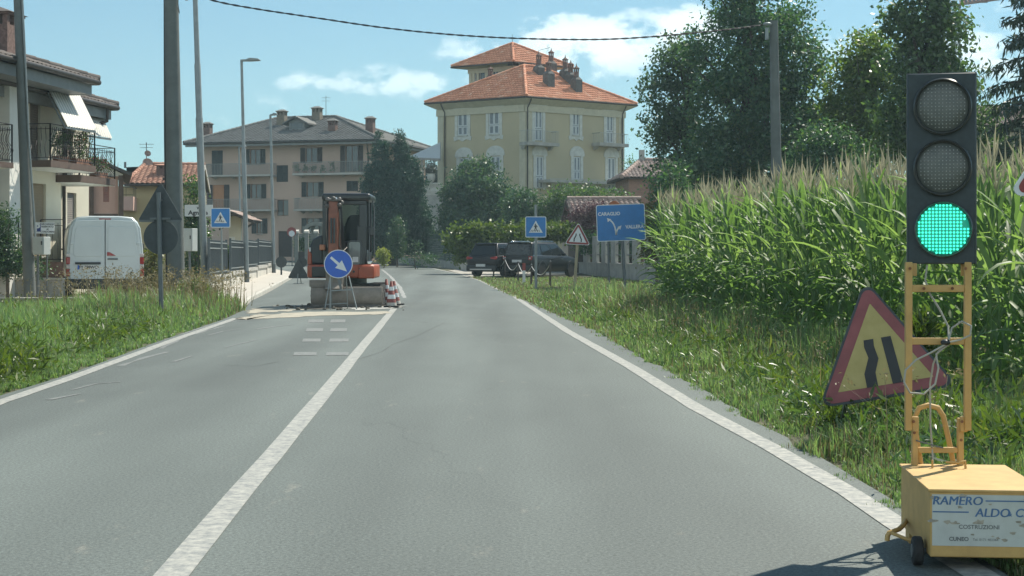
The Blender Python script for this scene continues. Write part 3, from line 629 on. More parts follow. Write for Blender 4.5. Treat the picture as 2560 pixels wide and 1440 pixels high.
# ---------------- portable traffic light in the right foreground
def traffic_light():
    t = thing('traffic_light', 'portable traffic light showing green on a rusty yellow trolley box', 'traffic light', (2.0, 6.8, 0))
    ang = math.atan2(-(1.786-1.715), 7.16-6.40)
    xf = frame_xf((1.715, 6.40, 0), ang)      # local x along the front of the box, y along its depth
    W_, D_, z0, z1 = .46, .765, .055, .325
    m = MB(xf); m.box(0, W_, 0, D_, z0, z1); m.build('battery_box', M['lamp_yellow'], t, bevel=.006)
    m = MB(xf); m.box(-.008, W_+.008, -.008, D_+.008, z1-.001, z1+.010); lid = m.build('lid', M['lamp_yellow'], t, bevel=.003)
    plate = MB(xf); plate.box(.008, W_-.008, -.0025, -.0005, .103, z1-.012)
    sgn = plate.build('company_plate', mat('company_plate', (.44,.46,.43), .55, .1, 9, col2=(.52,.55,.52)), t)
    blue = mat('lettering_blue', (.07,.15,.29), .6, .25, 30); grey = mat('lettering_grey', (.14,.15,.15), .7, .2, 20)
    m = MB(xf); [(text_into(m, 'RAMERO', .050, .109+d_, .2865, -.0035-abs(d_)*.1, shear=.15, sx=1.02), text_into(m, 'ALDO', .050, .249+d_, .239, -.0035-abs(d_)*.1, shear=.15, sx=1.02)) for d_ in (-.0013, 0, .0014)]
    text_into(m, '&', .026, .318, .236, -.0035, sx=1.0, thick=.001); text_into(m, 'C.', .048, .360, .240, -.0035, shear=.2, thick=.0009)
    m.box(.222, W_-.03, -.0040, -.0026, .2865, .2915); m.box(.01, .155, -.0040, -.0026, .2395, .2445)
    m.build('lettering', blue, sgn)
    m = MB(xf); text_into(m, 'COSTRUZIONI', .0235, .196, .181, -.0035, sx=1.05, thick=.0004); text_into(m, 'CUNEO', .0225, .115, .131, -.0035, sx=1.0, thick=.0008)
    text_into(m, 'Tel. 0171 402364', .0145, .222, .130, -.0035, sx=1.0); m.build('lettering', grey, sgn)
    # scraped and rusty patches on the plate
    rgl = random.Random(4); m = MB(xf)
    for cx_, cz_, r_ in [(.12,.262,.010),(.012,.205,.014),(.355,.205,.012),(.37,.19,.012),(.25,.145,.006),(.27,.138,.008),(.07,.20,.012),(.10,.197,.012),(.40,.30,.02),(.24,.275,.006),(.30,.13,.010),(.02,.30,.016),(.13,.318-.01,.012),(.33,.16,.01),(.20,.2,.02),(.17,.15,.006)]:
        m.prism([(cx_ + r_*rgl.uniform(.4,1.2)*1.5*math.cos(k*.52), cz_ + r_*rgl.uniform(.3,.8)*math.sin(k*.52)) for k in range(12)], -.0030, -.0036)
    m.build('stain', mat('scrape', (.34,.31,.25), .8, .3, 40), sgn)['kind'] = 'stuff'
    # wheels, skids and drawbar
    for x_ in (-.035, W_+.035):
        wm = MB(xf); wm.tube([(x_-.02, .10, .062), (x_+.02, .10, .062)], .06, 22); wo = wm.build('wheel', M['black_rubber'], t, bevel=.008)
        MB(xf).cyl((x_-.024, .10, .062), (x_+.024, .10, .062), .028).build('rim', M['galv_dark'], wo, smooth=40)
    m = MB(xf); m.cyl((-.03, .10, .062), (W_+.03, .10, .062), .012); m.build('axle', M['galv_dark'], t)
    m = MB(xf); m.tube([(.0,.62,.10),(-.03,.50,.10),(-.07,.36,.105),(-.105,.30,.105),(-.122,.30,.098),(-.128,.30,.085),(-.13,.30,.065)], .011, 8)
    m.tube([(.0,.22,.075),(-.06,.24,.085),(-.11,.29,.10)], .008, 8); m.build('drawbar', M['lamp_yellow'], t, smooth=60)
    for x_ in (.03, W_-.03):
        m = MB(xf); m.box(x_-.02, x_+.02, .60, .70, 0, z0); m.build('support_foot', M['lamp_yellow'], t)
    # mast (traced where it stands, just behind the back edge of the box lid)
    YM = 7.12
    def q(px, py, dy=0.0): return at(px, py, YM + dy)
    m = MB()
    for px in (2286.5, 2400.5): m.bar(q(px, 1045), q(px, 1166), .026, .03)
    m.bar(q(2294, 1125), q(2394, 1125), .018, .026); m.build('lower_frame', M['lamp_yellow'], t, bevel=.003)
    m = MB()
    for px, p2 in ((2270.5, 2271.5), (2418.5, 2419)): m.bar(q(p2, 655, -.03), q(px, 1076, -.03), .031, .025)
    m.bar(q(2278, 721, -.03), q(2411, 721, -.03), .015, .033); m.bar(q(2278, 853, -.03), q(2411, 853, -.03), .015, .031)
    m.build('mast_frame', M['lamp_yellow'], t, bevel=.003)
    m = MB()
    for px, sg in ((2284, -1), (2405, 1)): m.box(q(px,0).x-.016, q(px,0).x+.016, YM-.035, YM-.016, Z(1078, YM), Z(1040, YM))
    m.bar(q(2284, 658), q(2284, 690), .03, .012); m.bar(q(2410, 658), q(2410, 690), .03, .012)
    m.build('hinge_plate', M['lamp_yellow'], t, bevel=.003)
    m = MB()
    for px, py in ((2284,1054),(2405,1054),(2286,1082),(2403,1100),(2275,671),(2414,671),(2310,721),(2381,721)): m.cyl(q(px, py, -.055), q(px, py, -.04), .007, n=8)
    m.build('bolt', M['rust'], t)
    m = MB(); m.tube([q(2302,1160,.05), q(2290,1085,.05), q(2288,1040,.05), q(2298,1020,.05), q(2320,1013,.05), q(2345,1020,.05), q(2358,1040,.05), q(2372,1100,.05), q(2384,1162,.05)], .0125, 12); m.build('carry_handle', M['lamp_yellow'], t, smooth=60)
    m = MB(); m.bar(q(2290, 1101, -.02), q(2358, 1120, -.02), .006); m.build('locking_rod', M['galv_dark'], t)
    MB().tube([q(2331,1172,-.1), q(2331,1150,-.1)], .005, 6).build('lid_latch', M['lamp_yellow'], t)
    m = MB(); m.tube([q(2365,1155,-.12), q(2395,1157,-.12), q(2413,1152,-.12), q(2414,1175,-.12)], .006, 6); m.build('lid_latch', M['lamp_yellow'], t)
    m = MB(); m.tube([q(2318,662,.02), q(2313,700,.02), q(2325,735,.01), q(2350,775,0), q(2370,815,0), q(2372,848,-.06)], .0047, 8)
    m.tube([q(2372,850,-.06), q(2380,820,-.03), q(2405,803,-.06), q(2428,815,-.08), q(2426,838,-.08), q(2400,850,-.07), q(2372,856,-.06), q(2330,880,-.06), q(2290,900,-.08), q(2264,925,-.09), q(2260,955,-.09), q(2275,982,-.09), q(2310,985,-.08), q(2338,960,-.07), q(2346,920,-.06), q(2340,885,-.05), q(2372,860,-.05)], .0047, 8)
    m.tube([q(2368,858,-.05), q(2345,880,-.02), q(2333,910,.0), q(2325,960,.02), q(2326,1060,.02), q(2333,1160,-.02)], .0047, 8)
    m.build('cable', M['cable_white'], t, smooth=80)
    m = MB(); m.ball(q(2364, 856, -.055), (.024,.02,.014), 8, 6); m.build('plug', M['black_plastic'], t, smooth=60)
    # signal head
    a, b = at(2271, 184, YM), at(2436, 660, YM); hx0, hx1, hz1, hz0 = a.x, b.x, a.z, b.z
    hc = Vector(((hx0+hx1)/2, YM, 0)); HX = Matrix.Translation(hc) @ Matrix.Rotation(-math.atan2(hc.x, YM)*.92, 4, 'Z') @ Matrix.Translation(-hc)
    m = MB(HX); m.box(hx0, hx1, YM-.01, YM+.10, hz0, hz1); hd = m.build('signal_head', mat('housing', (.026,.042,.046), .5, .2, 30), t, bevel=.006)
    m = MB(HX); e = .004
    for x0_, x1_, z0_, z1_ in ((hx0-e, hx0, hz0, hz1+e), (hx0, hx1, hz1, hz1+e), (hx1, hx1+e, hz0, hz1+e)): m.box(x0_, x1_, YM+.0, YM+.112, z0_, z1_)
    m.build('housing_rim', M['galv_dark'], hd)
    off = mat('lens_off', (.085,.10,.09), .3, .25, 30, col2=(.12,.13,.115)); rimm = mat('lens_rim', (.055,.06,.058), .25, .2, 10)
    on = bpy.data.materials.new('led_green'); on.use_nodes = True; nb = on.node_tree.nodes['Principled BSDF']; nb.inputs['Base Color'].default_value = (.02,.5,.36,1)
    nb.inputs['Emission Color'].default_value = (.06,.85,.52,1); nb.inputs['Emission Strength'].default_value = 0.85
    bk = bpy.data.materials.new('lens_green'); bk.use_nodes = True; nb = bk.node_tree.nodes['Principled BSDF']; nb.inputs['Base Color'].default_value = (.01,.10,.075,1)
    nb.inputs['Emission Color'].default_value = (.02,.55,.36,1); nb.inputs['Emission Strength'].default_value = 0.20
    led_off = mat('led_off', (.40,.41,.38), .3, .2, 40)
    for k, (px, py) in enumerate(((2358, 267), (2358, 420), (2360, 573))):
        c = at(px, py, YM - .012); r = 71 * YM / F
        m = MB(HX @ Matrix.Translation(c) @ Matrix.Rotation(R(90), 4, 'X')); m.lathe([(r, -.002), (r, .020), (r*.955, .028), (r*.90, .018), (r*.88, .006), (r*.5, .004)], n=40)
        lens = m.build('lens', rimm, hd, smooth=35)
        m = MB(HX @ Matrix.Translation(c) @ Matrix.Rotation(R(90), 4, 'X')); m.lathe([(r*.895, .006), (r*.86, .012), (r*.5, .019), (.004, .021)], n=40)
        m.build('lens_face', bk if k == 2 else off, lens, smooth=60)
        m = MB(HX); st = r * 2 * .885 / 15 if k == 2 else r * 2 * .80 / 13; nn = 8 if k == 2 else 7
        for i in range(-nn, nn + 1):
            for j in range(-nn, nn + 1):
                if k == 2:
                    x_, z_ = i * st, j * st
                    if x_*x_ + z_*z_ > (r*.86)**2 or (i >= 6 and 1 <= j <= 2): continue
                    m.ball((c.x + x_, c.y - .021, c.z + z_), (st*.36, .004, st*.36), 8, 4)
                else:
                    x_, z_ = i * st, j * st
                    if x_*x_ + z_*z_ > (r*.82)**2: continue
                    m.ball((c.x + x_, c.y - .020, c.z + z_), (st*.17, .003, st*.17), 6, 4)
        m.build('led', on if k == 2 else led_off, lens, smooth=60)['kind'] = 'stuff'
traffic_light()
# ------------------------------------------------------------------ buildings
def inside(p, poly):
    r_ = False; n = len(poly)
    for i in range(n):
        a, b = poly[i], poly[i-1]
        if (a[1] > p[1]) != (b[1] > p[1]) and p[0] < (b[0]-a[0])*(p[1]-a[1])/(b[1]-a[1]) + a[0]: r_ = not r_
    return r_
def roof_plane(parent, poly, m, under, tw=0.24, tl=0.36, arch=0.05, name='roof', seed=1):
    """poly: world points, the first two along the eave; single tiles laid over a board"""
    P = [Vector(p) for p in poly]; u = (P[1]-P[0]).normalized(); nrm = None
    nrm = u.cross(P[2]-P[0]).normalized()
    if nrm.z < 0: nrm = -nrm
    v = nrm.cross(u).normalized()
    if v.z < 0: v = -v
    q = [((p-P[0]).dot(u), (p-P[0]).dot(v)) for p in P]
    r_ = random.Random(seed); V = []; Fc = []
    u0, u1 = min(a for a, b in q), max(a for a, b in q); v1 = max(b for a, b in q)
    K = 4; nv = int(v1/tl) + 1; nu = int((u1-u0)/tw) + 1
    for j in range(nv):
        for i in range(nu):
            cu, cv = u0 + (i+.5)*tw, (j+.45)*tl
            if not inside((cu, cv), q): continue
            lift = r_.uniform(-.004, .006); o = len(V); sk = r_.uniform(-.006, .006)
            for e, (vv, h) in enumerate(((cv - tl*.52, .032), (cv + tl*.55, .0))):
                for k in range(K + 1):
                    t = k / K; hh = arch * math.sin(math.pi*t)
                    p = P[0] + u*(cu + (t-.5)*tw*1.04 + sk*(1-e)) + v*vv + nrm*(h + hh + .012 + lift)
                    V.append(tuple(p))
            for k in range(K): Fc.append((o+k, o+k+1, o+K+1+k+1, o+K+1+k))
            # front lip of the tile
            o2 = len(V)
            for k in range(K + 1): V.append(tuple(Vector(V[o+k]) - nrm*.03))
            for k in range(K): Fc.append((o2+k, o2+k+1, o+k+1, o+k))
    ro = fast(name, np.array(V), np.array(Fc), m, parent)
    MB().add(P + [p - nrm*.10 for p in P], [tuple(range(len(P)))] + [tuple(range(len(P), 2*len(P)))[::-1]] + [(i, len(P)+i, len(P)+(i+1) % len(P), (i+1) % len(P)) for i in range(len(P))]).build('roof_board', under, ro)
    return ro
def ridge(mb, a, b, r=.11, step=.38):
    a, b = Vector(a), Vector(b); n = max(1, int((b-a).length/step))
    for i in range(n):
        p, q = a.lerp(b, i/n), a.lerp(b, (i+1.12)/n); mb.tube([p, q], [r*1.08, r*.9], 8)
def facade_window(parent, fr, rect, style='plain', shut=None, y=0.0, frame='frame_wood', pane='glass', depth=.12):
    """window set in a hole; rect = u0,u1,z0,z1"""
    a, b, c, d = rect; t = .05; m = MB(fr.m)
    for q in ((a, a+t, c, d), (b-t, b, c, d), (a+t, b-t, d-t, d), (a+t, b-t, c, c+t), ((a+b)/2-t*.6, (a+b)/2+t*.6, c+t, d-t)): m.box(q[0], q[1], y+depth-.05, y+depth, q[2], q[3])
    f = m.build('window', M[frame], parent)
    MB(fr.m).box(a+t*.8, b-t*.8, y+depth-.02, y+depth-.012, c+t*.8, d-t*.8).build('pane', M[pane], f)
    return f
def louvre(parent, fr, rect, m, y=-.045, n=16, name='shutter'):
    a, b, c, d = rect; mb = MB(fr.m); t = .045
    for q in ((a, a+t, c, d), (b-t, b, c, d), (a+t, b-t, d-t, d), (a+t, b-t, c, c+t), (a+t, b-t, (c+d)/2-t/2, (c+d)/2+t/2)): mb.box(q[0], q[1], y, y+.04, q[2], q[3])
    h = (d-c)/n
    for i in range(n): mb.add([(a+t, y+.006, c+i*h), (b-t, y+.006, c+i*h), (b-t, y+.034, c+(i+1)*h), (a+t, y+.034, c+(i+1)*h)], [(0,1,2,3)])
    return mb.build(name, M[m] if isinstance(m, str) else m, parent)
def straight_rail(parent, fr, u0, u1, y, z0, h, step=.12, sides=None, m='iron', name='railing'):
    mb = MB(fr.m); n = int((u1-u0)/step)
    mb.box(u0, u1, y-.02, y+.02, z0+h-.03, z0+h); mb.box(u0, u1, y-.012, y+.012, z0+.06, z0+.085)
    for i in range(n+1):
        u = u0 + (u1-u0)*i/n; mb.box(u-.007, u+.007, y-.007, y+.007, z0, z0+h-.03)
    if sides:
        for u in (u0, u1):
            mb.box(u-.02, u+.02, y, sides, z0+h-.03, z0+h)
            k = max(2, int(abs(sides-y)/step))
            for i in range(1, k): yy = y + (sides-y)*i/k; mb.box(u-.007, u+.007, yy-.007, yy+.007, z0, z0+h-.03)
    return mb.build(name, M[m], parent)
def plain_chimney(parent, c, w_, d_, h, m, cap, ang=0, vents=True):
    """brick stack with an oversailing tiled cap on four corner posts"""
    xf = Matrix.Translation(Vector(c)) @ Matrix.Rotation(ang, 4, 'Z'); s = MB(xf)
    s.box(-w_/2, w_/2, -d_/2, d_/2, -.6, h*.62)
    for sx in (-1, 0, 1):
        for sy in (-1, 1): s.box(sx*(w_/2-.07)-.07, sx*(w_/2-.07)+.07, sy*(d_/2-.07)-.07, sy*(d_/2-.07)+.07, h*.62, h*.85)
    s.box(-w_/2+.02, w_/2-.02, -.05, .05, h*.62, h*.85)
    s.box(-w_/2-.05, w_/2+.05, -d_/2-.05, d_/2+.05, h*.85, h*.90)
    o = s.build('chimney', m, parent)
    q = MB(xf); e = .12
    q.add([(-w_/2-e,-d_/2-e,h*.90),(w_/2+e,-d_/2-e,h*.90),(w_/2+e,d_/2+e,h*.90),(-w_/2-e,d_/2+e,h*.90),(-w_/2*.55,0,h*1.04),(w_/2*.55,0,h*1.04)],[(0,1,5,4),(1,2,5),(2,3,4,5),(3,0,4),(0,3,2,1)])
    q.build('chimney_cap', cap, o)
    return o
def antenna(parent, base, h, name='antenna', n=6, ln=.5, dish=False):
    b = Vector(base); m = MB(); m.cyl(b, b+Vector((0,0,h)), .022, n=6)
    m.bar(b+Vector((-.35,.0,h*.93)), b+Vector((.35,.0,h*.93)), .02)
    for i in range(n): x = -.33+.66*i/(n-1); m.bar(b+Vector((x,-ln*.35,h*.93)), b+Vector((x,ln*.35,h*.93)), .012)
    m.bar(b+Vector((-.32,.0,h*.80)), b+Vector((.32,.0,h*.80)), .02)
    o = m.build(name, M['galv_dark'], parent)
    return o
# ---------------- yellow villa
def villa():
    YV = 110.0; C0 = Vector((X(1315, YV), YV, 0)); g = rz(YV)
    fr = Fr(C0, math.atan2(6.2, 8.09)); fl = Fr(C0, math.atan2(-4.96, 7.18))
    dr = Vector((math.cos(fr.a), math.sin(fr.a), 0)); dl = -Vector((math.cos(fl.a), math.sin(fl.a), 0))
    Lr = fr.pick(1560, 400)[0]; Ll = -fl.pick(1095, 400)[0]
    zt = Z(262, YV); ze = Z(243, YV)
    t = thing('villa', 'tall yellow villa with red tiled hip roof and rooftop belvedere tower', 'house', C0 + Vector((0,0,g)))
    pt = lambda a, b, z: C0 + dr*a + dl*b + Vector((0,0,z))
    rw = {'R': [], 'L': []}
    for k, x0, y0, x1, y1 in [('R',1337,271,1355,351),('R',1431,275,1448,337),('R',1516,281,1532,357),('R',1340,391,1357,471),('R',1434,392,1450,449),('R',1519,395,1537,480),
                              ('L',1145,279,1169,338),('L',1223,274,1248,335),('L',1149,395,1172,455),('L',1227,391,1251,452)]:
        rw[k].append((fr if k == 'R' else fl).rect(x0, y0, x1, y1))
    m = MB(fr.m); wall_holes(m, 0, Lr, g-.5, zt, rw['R']); m.xf = fl.m; wall_holes(m, -Ll, 0, g-.5, zt, rw['L'])
    m.xf = Matrix(); m.quad(pt(Lr,0,g-.5), pt(Lr,Ll,g-.5), pt(Lr,Ll,zt), pt(Lr,0,zt)); m.quad(pt(Lr,Ll,g-.5), pt(0,Ll,g-.5), pt(0,Ll,zt), pt(Lr,Ll,zt))
    wl = m.build('wall', M['villa_yellow'], t)
    # cornice, corner bands, plinth string
    m = MB(fr.m); m.box(-.10, Lr+.10, -.10, -.001, zt-.45, zt+.02); m.box(0.0, .55, -.03, -.001, g, zt-.45); m.box(Lr-.5, Lr+.02, -.03, -.001, g, zt-.45)
    m.xf = fl.m; m.box(-Ll-.10, -.11, -.10, -.001, zt-.45, zt+.02); m.box(-.55, -.031, -.03, -.001, g, zt-.45); m.box(-Ll-.02, -Ll+.5, -.03, -.001, g, zt-.45)
    m.build('cornice', M['villa_trim'], t)
    def ornate(f, q, arched, parent):
        a, b, c, d = q; mm = MB(f.m); w_ = .26; y0, y1 = -.05, -.003
        mm.box(a-w_, a-.02, y0, y1, c-.1, d+.05); mm.box(b+.02, b+w_, y0, y1, c-.1, d+.05)
        if arched:
            P = [(a-w_-.12, d+.05)] + [((a+b)/2 - ((b-a)/2+w_+.12)*math.cos(k*math.pi/10)*1.0, d+.22+.55*math.sin(k*math.pi/10)) for k in range(11)] + [(b+w_+.12, d+.05)]
        else: P = [(a-w_-.14, d+.05), (a-w_-.16, d+.42), (a-.05, d+.46), ((a+b)/2-.16, d+.56), ((a+b)/2+.16, d+.56), (b+.05, d+.46), (b+w_+.16, d+.42), (b+w_+.14, d+.05)]
        mm.prism(P, y1, y0-.01)
        if d - c < 2.1: mm.prism([(a-w_-.12, c-.1), (b+w_+.12, c-.1), (b+w_+.05, c-.42), (b-.1, c-.30), ((a+b)/2, c-.46), (a+.1, c-.30), (a-w_-.05, c-.42)], y1, y0-.005); mm.box(a-.08, b+.08, -.14, -.055, c-.085, c-.02)
        mm.build('window_surround', M['villa_trim2'], parent)
    M['villa_trim2'] = mat('villa_trim2', (.52,.53,.49), .8, .12, 3.5)
    for k, f in (('R', fr), ('L', fl)):
        for i, q in enumerate(rw[k]):
            wn = facade_window(t, f, q, frame='shutter_white')
            a, b, c, d = q; mid = (a+b)/2; mm = MB(f.m)
            for s0, s1 in ((a+.01, mid-.012), (mid+.012, b-.01)):
                for e0, e1 in ((c+.01, c+(d-c)*.36), (c+(d-c)*.38, d-.01)):
                    for r_ in ((s0, s0+.07, e0, e1), (s1-.07, s1, e0, e1), (s0+.07, s1-.07, e0, e0+.07), (s0+.07, s1-.07, e1-.07, e1)): mm.box(r_[0], r_[1], -.02, .02, r_[2], r_[3])
            sh = mm.build('shutter', M['shutter_white'], t)
            mm = MB(f.m); n = 22
            for j in range(n):
                z_ = c + .03 + (d-c-.06)*j/n; z2_ = z_ + (d-c-.06)/n
                mm.add([(a+.05, .0, z_), (b-.05, .0, z_), (b-.05, .03, z2_), (a+.05, .03, z2_)], [(0,1,2,3)])
            mm.build('louvres', mat('louvre_grey%d' % i, (.30,.33,.35), .6, .1, 6) if 'louv' not in M else M['louv'], sh)
            ornate(f, q, (k == 'R' and i > 2) or (k == 'L' and i > 1), t)
    # balconies on the right face
    for x0, x1, ys, yt, yr in ((1318,1398,356,364,324),(1499,1571,358,366,331)):
        a, b, c, d = fr.rect(x0, yt, x1, ys, -.9); zr = fr.pick(x0, yr, -.9)[1]
        b = min(b, Lr - .05)
        s_ = MB(fr.m); s_.box(a, b, -.95, -.004, c, d); s_.prism([(-.004, c-.002), (-.75, c-.002), (-.25, c-.45), (-.004, c-.5)], a+.15, a+.32, 'x'); s_.prism([(-.004, c-.002), (-.75, c-.002), (-.25, c-.45), (-.004, c-.5)], b-.32, b-.15, 'x')
        bal = s_.build('balcony', M['concrete'], t)
        straight_rail(bal, fr, a+.03, b-.03, -.9, d, zr-d, .16, -.02, 'rail_pale')
    a, b, c, d = fr.rect(1373, 470, 1575, 452, -1.2)
    s_ = MB(fr.m); s_.box(a, b, -1.3, -.004, c-.2, c); bal = s_.build('balcony', M['concrete'], t); straight_rail(bal, fr, a, b, -1.25, c, d-c, .16, -.02, 'rail_pale')
    # downpipes and gutter
    for f, px in ((fl, 1112), (fr, 1319), (fr, 1556)):
        u = f.pick(px, 300, -.1)[0]; m = MB(f.m); m.tube([(u-.02, -.55, ze-.05), (u-.02, -.5, ze-.25), (u, -.1, ze-.75), (u, -.09, g)], .05, 8); m.build('downpipe', M['gutter'], t, smooth=60)
    # roof
    o = .62; A, B, C, D = pt(-o,-o,ze), pt(Lr+o,-o,ze), pt(Lr+o,Ll+o,ze), pt(-o,Ll+o,ze); s = Ll/2
    zp = Z(166, YV + s*(dr.y+dl.y)); R1, R2 = pt(s, s, zp), pt(Lr-s, s, zp)
    ro = roof_plane(t, [A, B, R2, R1], M['terracotta'], M['villa_trim'], .25, .34, .035, seed=3); 
    roof_plane(t, [D, A, R1], M['terracotta'], M['villa_trim'], .25, .34, .055, seed=4); roof_plane(t, [B, C, R2], M['terracotta'], M['villa_trim'], .25, .34, seed=5); roof_plane(t, [C, D, R1, R2], M['terracotta'], M['villa_trim'], .25, .34, seed=6)
    m = MB(); up = Vector((0,0,.07))
    for a_, b_ in ((A, R1), (B, R2), (C, R2), (D, R1), (R1, R2)): ridge(m, a_+up, b_+up, .12, .34)
    m.build('ridge_tiles', M['terracotta'], ro, smooth=60)
    m = MB(); e = Vector((0,0,-.04))
    for a_, b_ in ((A, B), (D, A), (B, C)): m.cyl(a_+e, b_+e, .075, n=8)
    m.build('gutter', M['gutter'], t, smooth=60)
    m = MB(); f_ = [A, B, C, D]; inn = [pt(.05,.05,0), pt(Lr-.05,.05,0), pt(Lr-.05,Ll-.05,0), pt(.05,Ll-.05,0)]
    for i in range(4):
        j = (i+1) % 4; a_, b_ = f_[i], f_[j]; c_, d_ = inn[j], inn[i]
        m.quad(Vector((a_.x,a_.y,ze-.12)), Vector((b_.x,b_.y,ze-.12)), Vector((c_.x,c_.y,zt-.02)), Vector((d_.x,d_.y,zt-.02)))
    m.build('soffit', M['villa_trim'], t)
    # belvedere tower
    ct = Vector((X(1281, 119), 119, 0)); hs = 2.05; zw = Z(166, 117); zb = Z(215, 117) - 3
    tp = lambda a, b, z: ct + dr*a + dl*b + Vector((0,0,z))
    ft = Fr(tp(-hs,-hs,0), fl.a); frt = Fr(tp(-hs,-hs,0), fr.a)
    hl = [ft.rect(1186, 203, 1212, 175), ft.rect(1231, 200, 1245, 173)]
    hl = [(a, b, min(c, d), max(c, d)) for a, b, c, d in hl]
    m = MB(ft.m); wall_holes(m, -2*hs, 0, zb, zw, hl); m.xf = frt.m; wall_holes(m, 0, 2*hs, zb, zw, [])
    m.xf = Matrix(); m.quad(tp(hs,-hs,zb), tp(hs,hs,zb), tp(hs,hs,zw), tp(hs,-hs,zw)); m.quad(tp(hs,hs,zb), tp(-hs,hs,zb), tp(-hs,hs,zw), tp(hs,hs,zw))
    tw = m.build('tower_wall', M['villa_trim'], t)
    for q in hl: facade_window(t, ft, q, frame='shutter_white')
    m = MB(ft.m)
    for u in (-2*hs+.05, -2*hs+.75, -.9, -.35): m.box(u, u+.22, -.06, -.003, zb, zw-.35)
    m.box(-2*hs-.05, -.09, -.08, -.003, zw-.35, zw); m.xf = frt.m; m.box(-.08, 2*hs+.05, -.08, -.003, zw-.35, zw); m.build('cornice', M['villa_trim'], tw)
    e = .85; q = [tp(-hs-e,-hs-e,zw+.18), tp(hs+e,-hs-e,zw+.18), tp(hs+e,hs+e,zw+.18), tp(-hs-e,hs+e,zw+.18)]; ap = ct + Vector((0,0,Z(110, 119)))
    for i in range(4): rt = roof_plane(t, [q[i], q[(i+1) % 4], ap], M['terracotta'], M['villa_trim'], .25, .34, .035 if i == 0 else .055, seed=8+i)
    m = MB()
    for p in q: ridge(m, p+up, ap+up, .11, .34)
    m.build('ridge_tiles', M['terracotta'], rt, smooth=60)
    m = MB()
    for i in range(4): m.cyl(q[i]+Vector((0,0,-.04)), q[(i+1) % 4]+Vector((0,0,-.04)), .07, n=8)
    m.build('gutter', M['gutter'], t, smooth=60)
    MB().cyl(ap, ap + Vector((0,0,.75)), .025, .008, n=6).build('finial', M['iron'], t)
    # turret chimneys
    def turret(px, top, mid, base, Y, w_=.62):
        Y += .8
        c = Vector((X(px, Y), Y, 0)); zt_, zm, zb_ = Z(top, Y), Z(mid, Y), Z(base, Y); xf = Matrix.Translation(c) @ Matrix.Rotation(fr.a, 4, 'Z')
        s_ = MB(xf); s_.box(-w_/2, w_/2, -w_/2, w_/2, zb_-.7, zm-.14); r = w_/2
        s_.loft([[(-r,-r,zm-.14),(r,-r,zm-.14),(r,r,zm-.14),(-r,r,zm-.14)], [(-r*.5,-r*.5,zm+.08),(r*.5,-r*.5,zm+.08),(r*.5,r*.5,zm+.08),(-r*.5,r*.5,zm+.08)]])
        o_ = s_.build('chimney', M['stucco_dark'], t)
        h = zt_ - zm; k = MB(xf); r2 = .19
        k.cyl((0,0,zm+.02), (0,0,zm+h*.42), r2, n=8)
        for a in range(6): k.cyl((r2*.85*math.cos(a*1.047), r2*.85*math.sin(a*1.047), zm+h*.42), (r2*.85*math.cos(a*1.047), r2*.85*math.sin(a*1.047), zm+h*.62), .04, n=5)
        k.cyl((0,0,zm+h*.62), (0,0,zm+h*.67), r2*1.25, n=8); k.tube([(0,0,zm+h*.67),(0,0,zm+h*.80),(0,0,zm+h)], [r2*1.15, .05, .008], 8)
        k.build('chimney_pot', M['brick_dark'], o_, smooth=40)
    for a in ((1347,126,165,196,113.5),(1372,146,180,208,112),(1378,119,155,182,115.5),(1413,136,174,200,114.5),(1427,149,183,207,114),(1441,158,195,223,113)): turret(*a)
    turret(1283,110,154,170,118.2-1.0); turret(1226,163,190,200,114.8,.5)
    m = MB(); a_, b_ = at(1347, 126, 113.5), at(1375, 119, 114.5); m.bar(a_, b_, .03); m.tube([at(1368,112,114.3), at(1372,112,114.3), at(1372,126,114.3), at(1368,126,114.3)], .012, 5, True); m.build('aerial', M['galv_dark'], t)
M['rail_pale'] = mat('rail_pale', (.34,.36,.34), .5, .1, 5, metal=.2)
M['louv'] = mat('louvre_grey', (.22,.25,.27), .6, .1, 6)
villa()
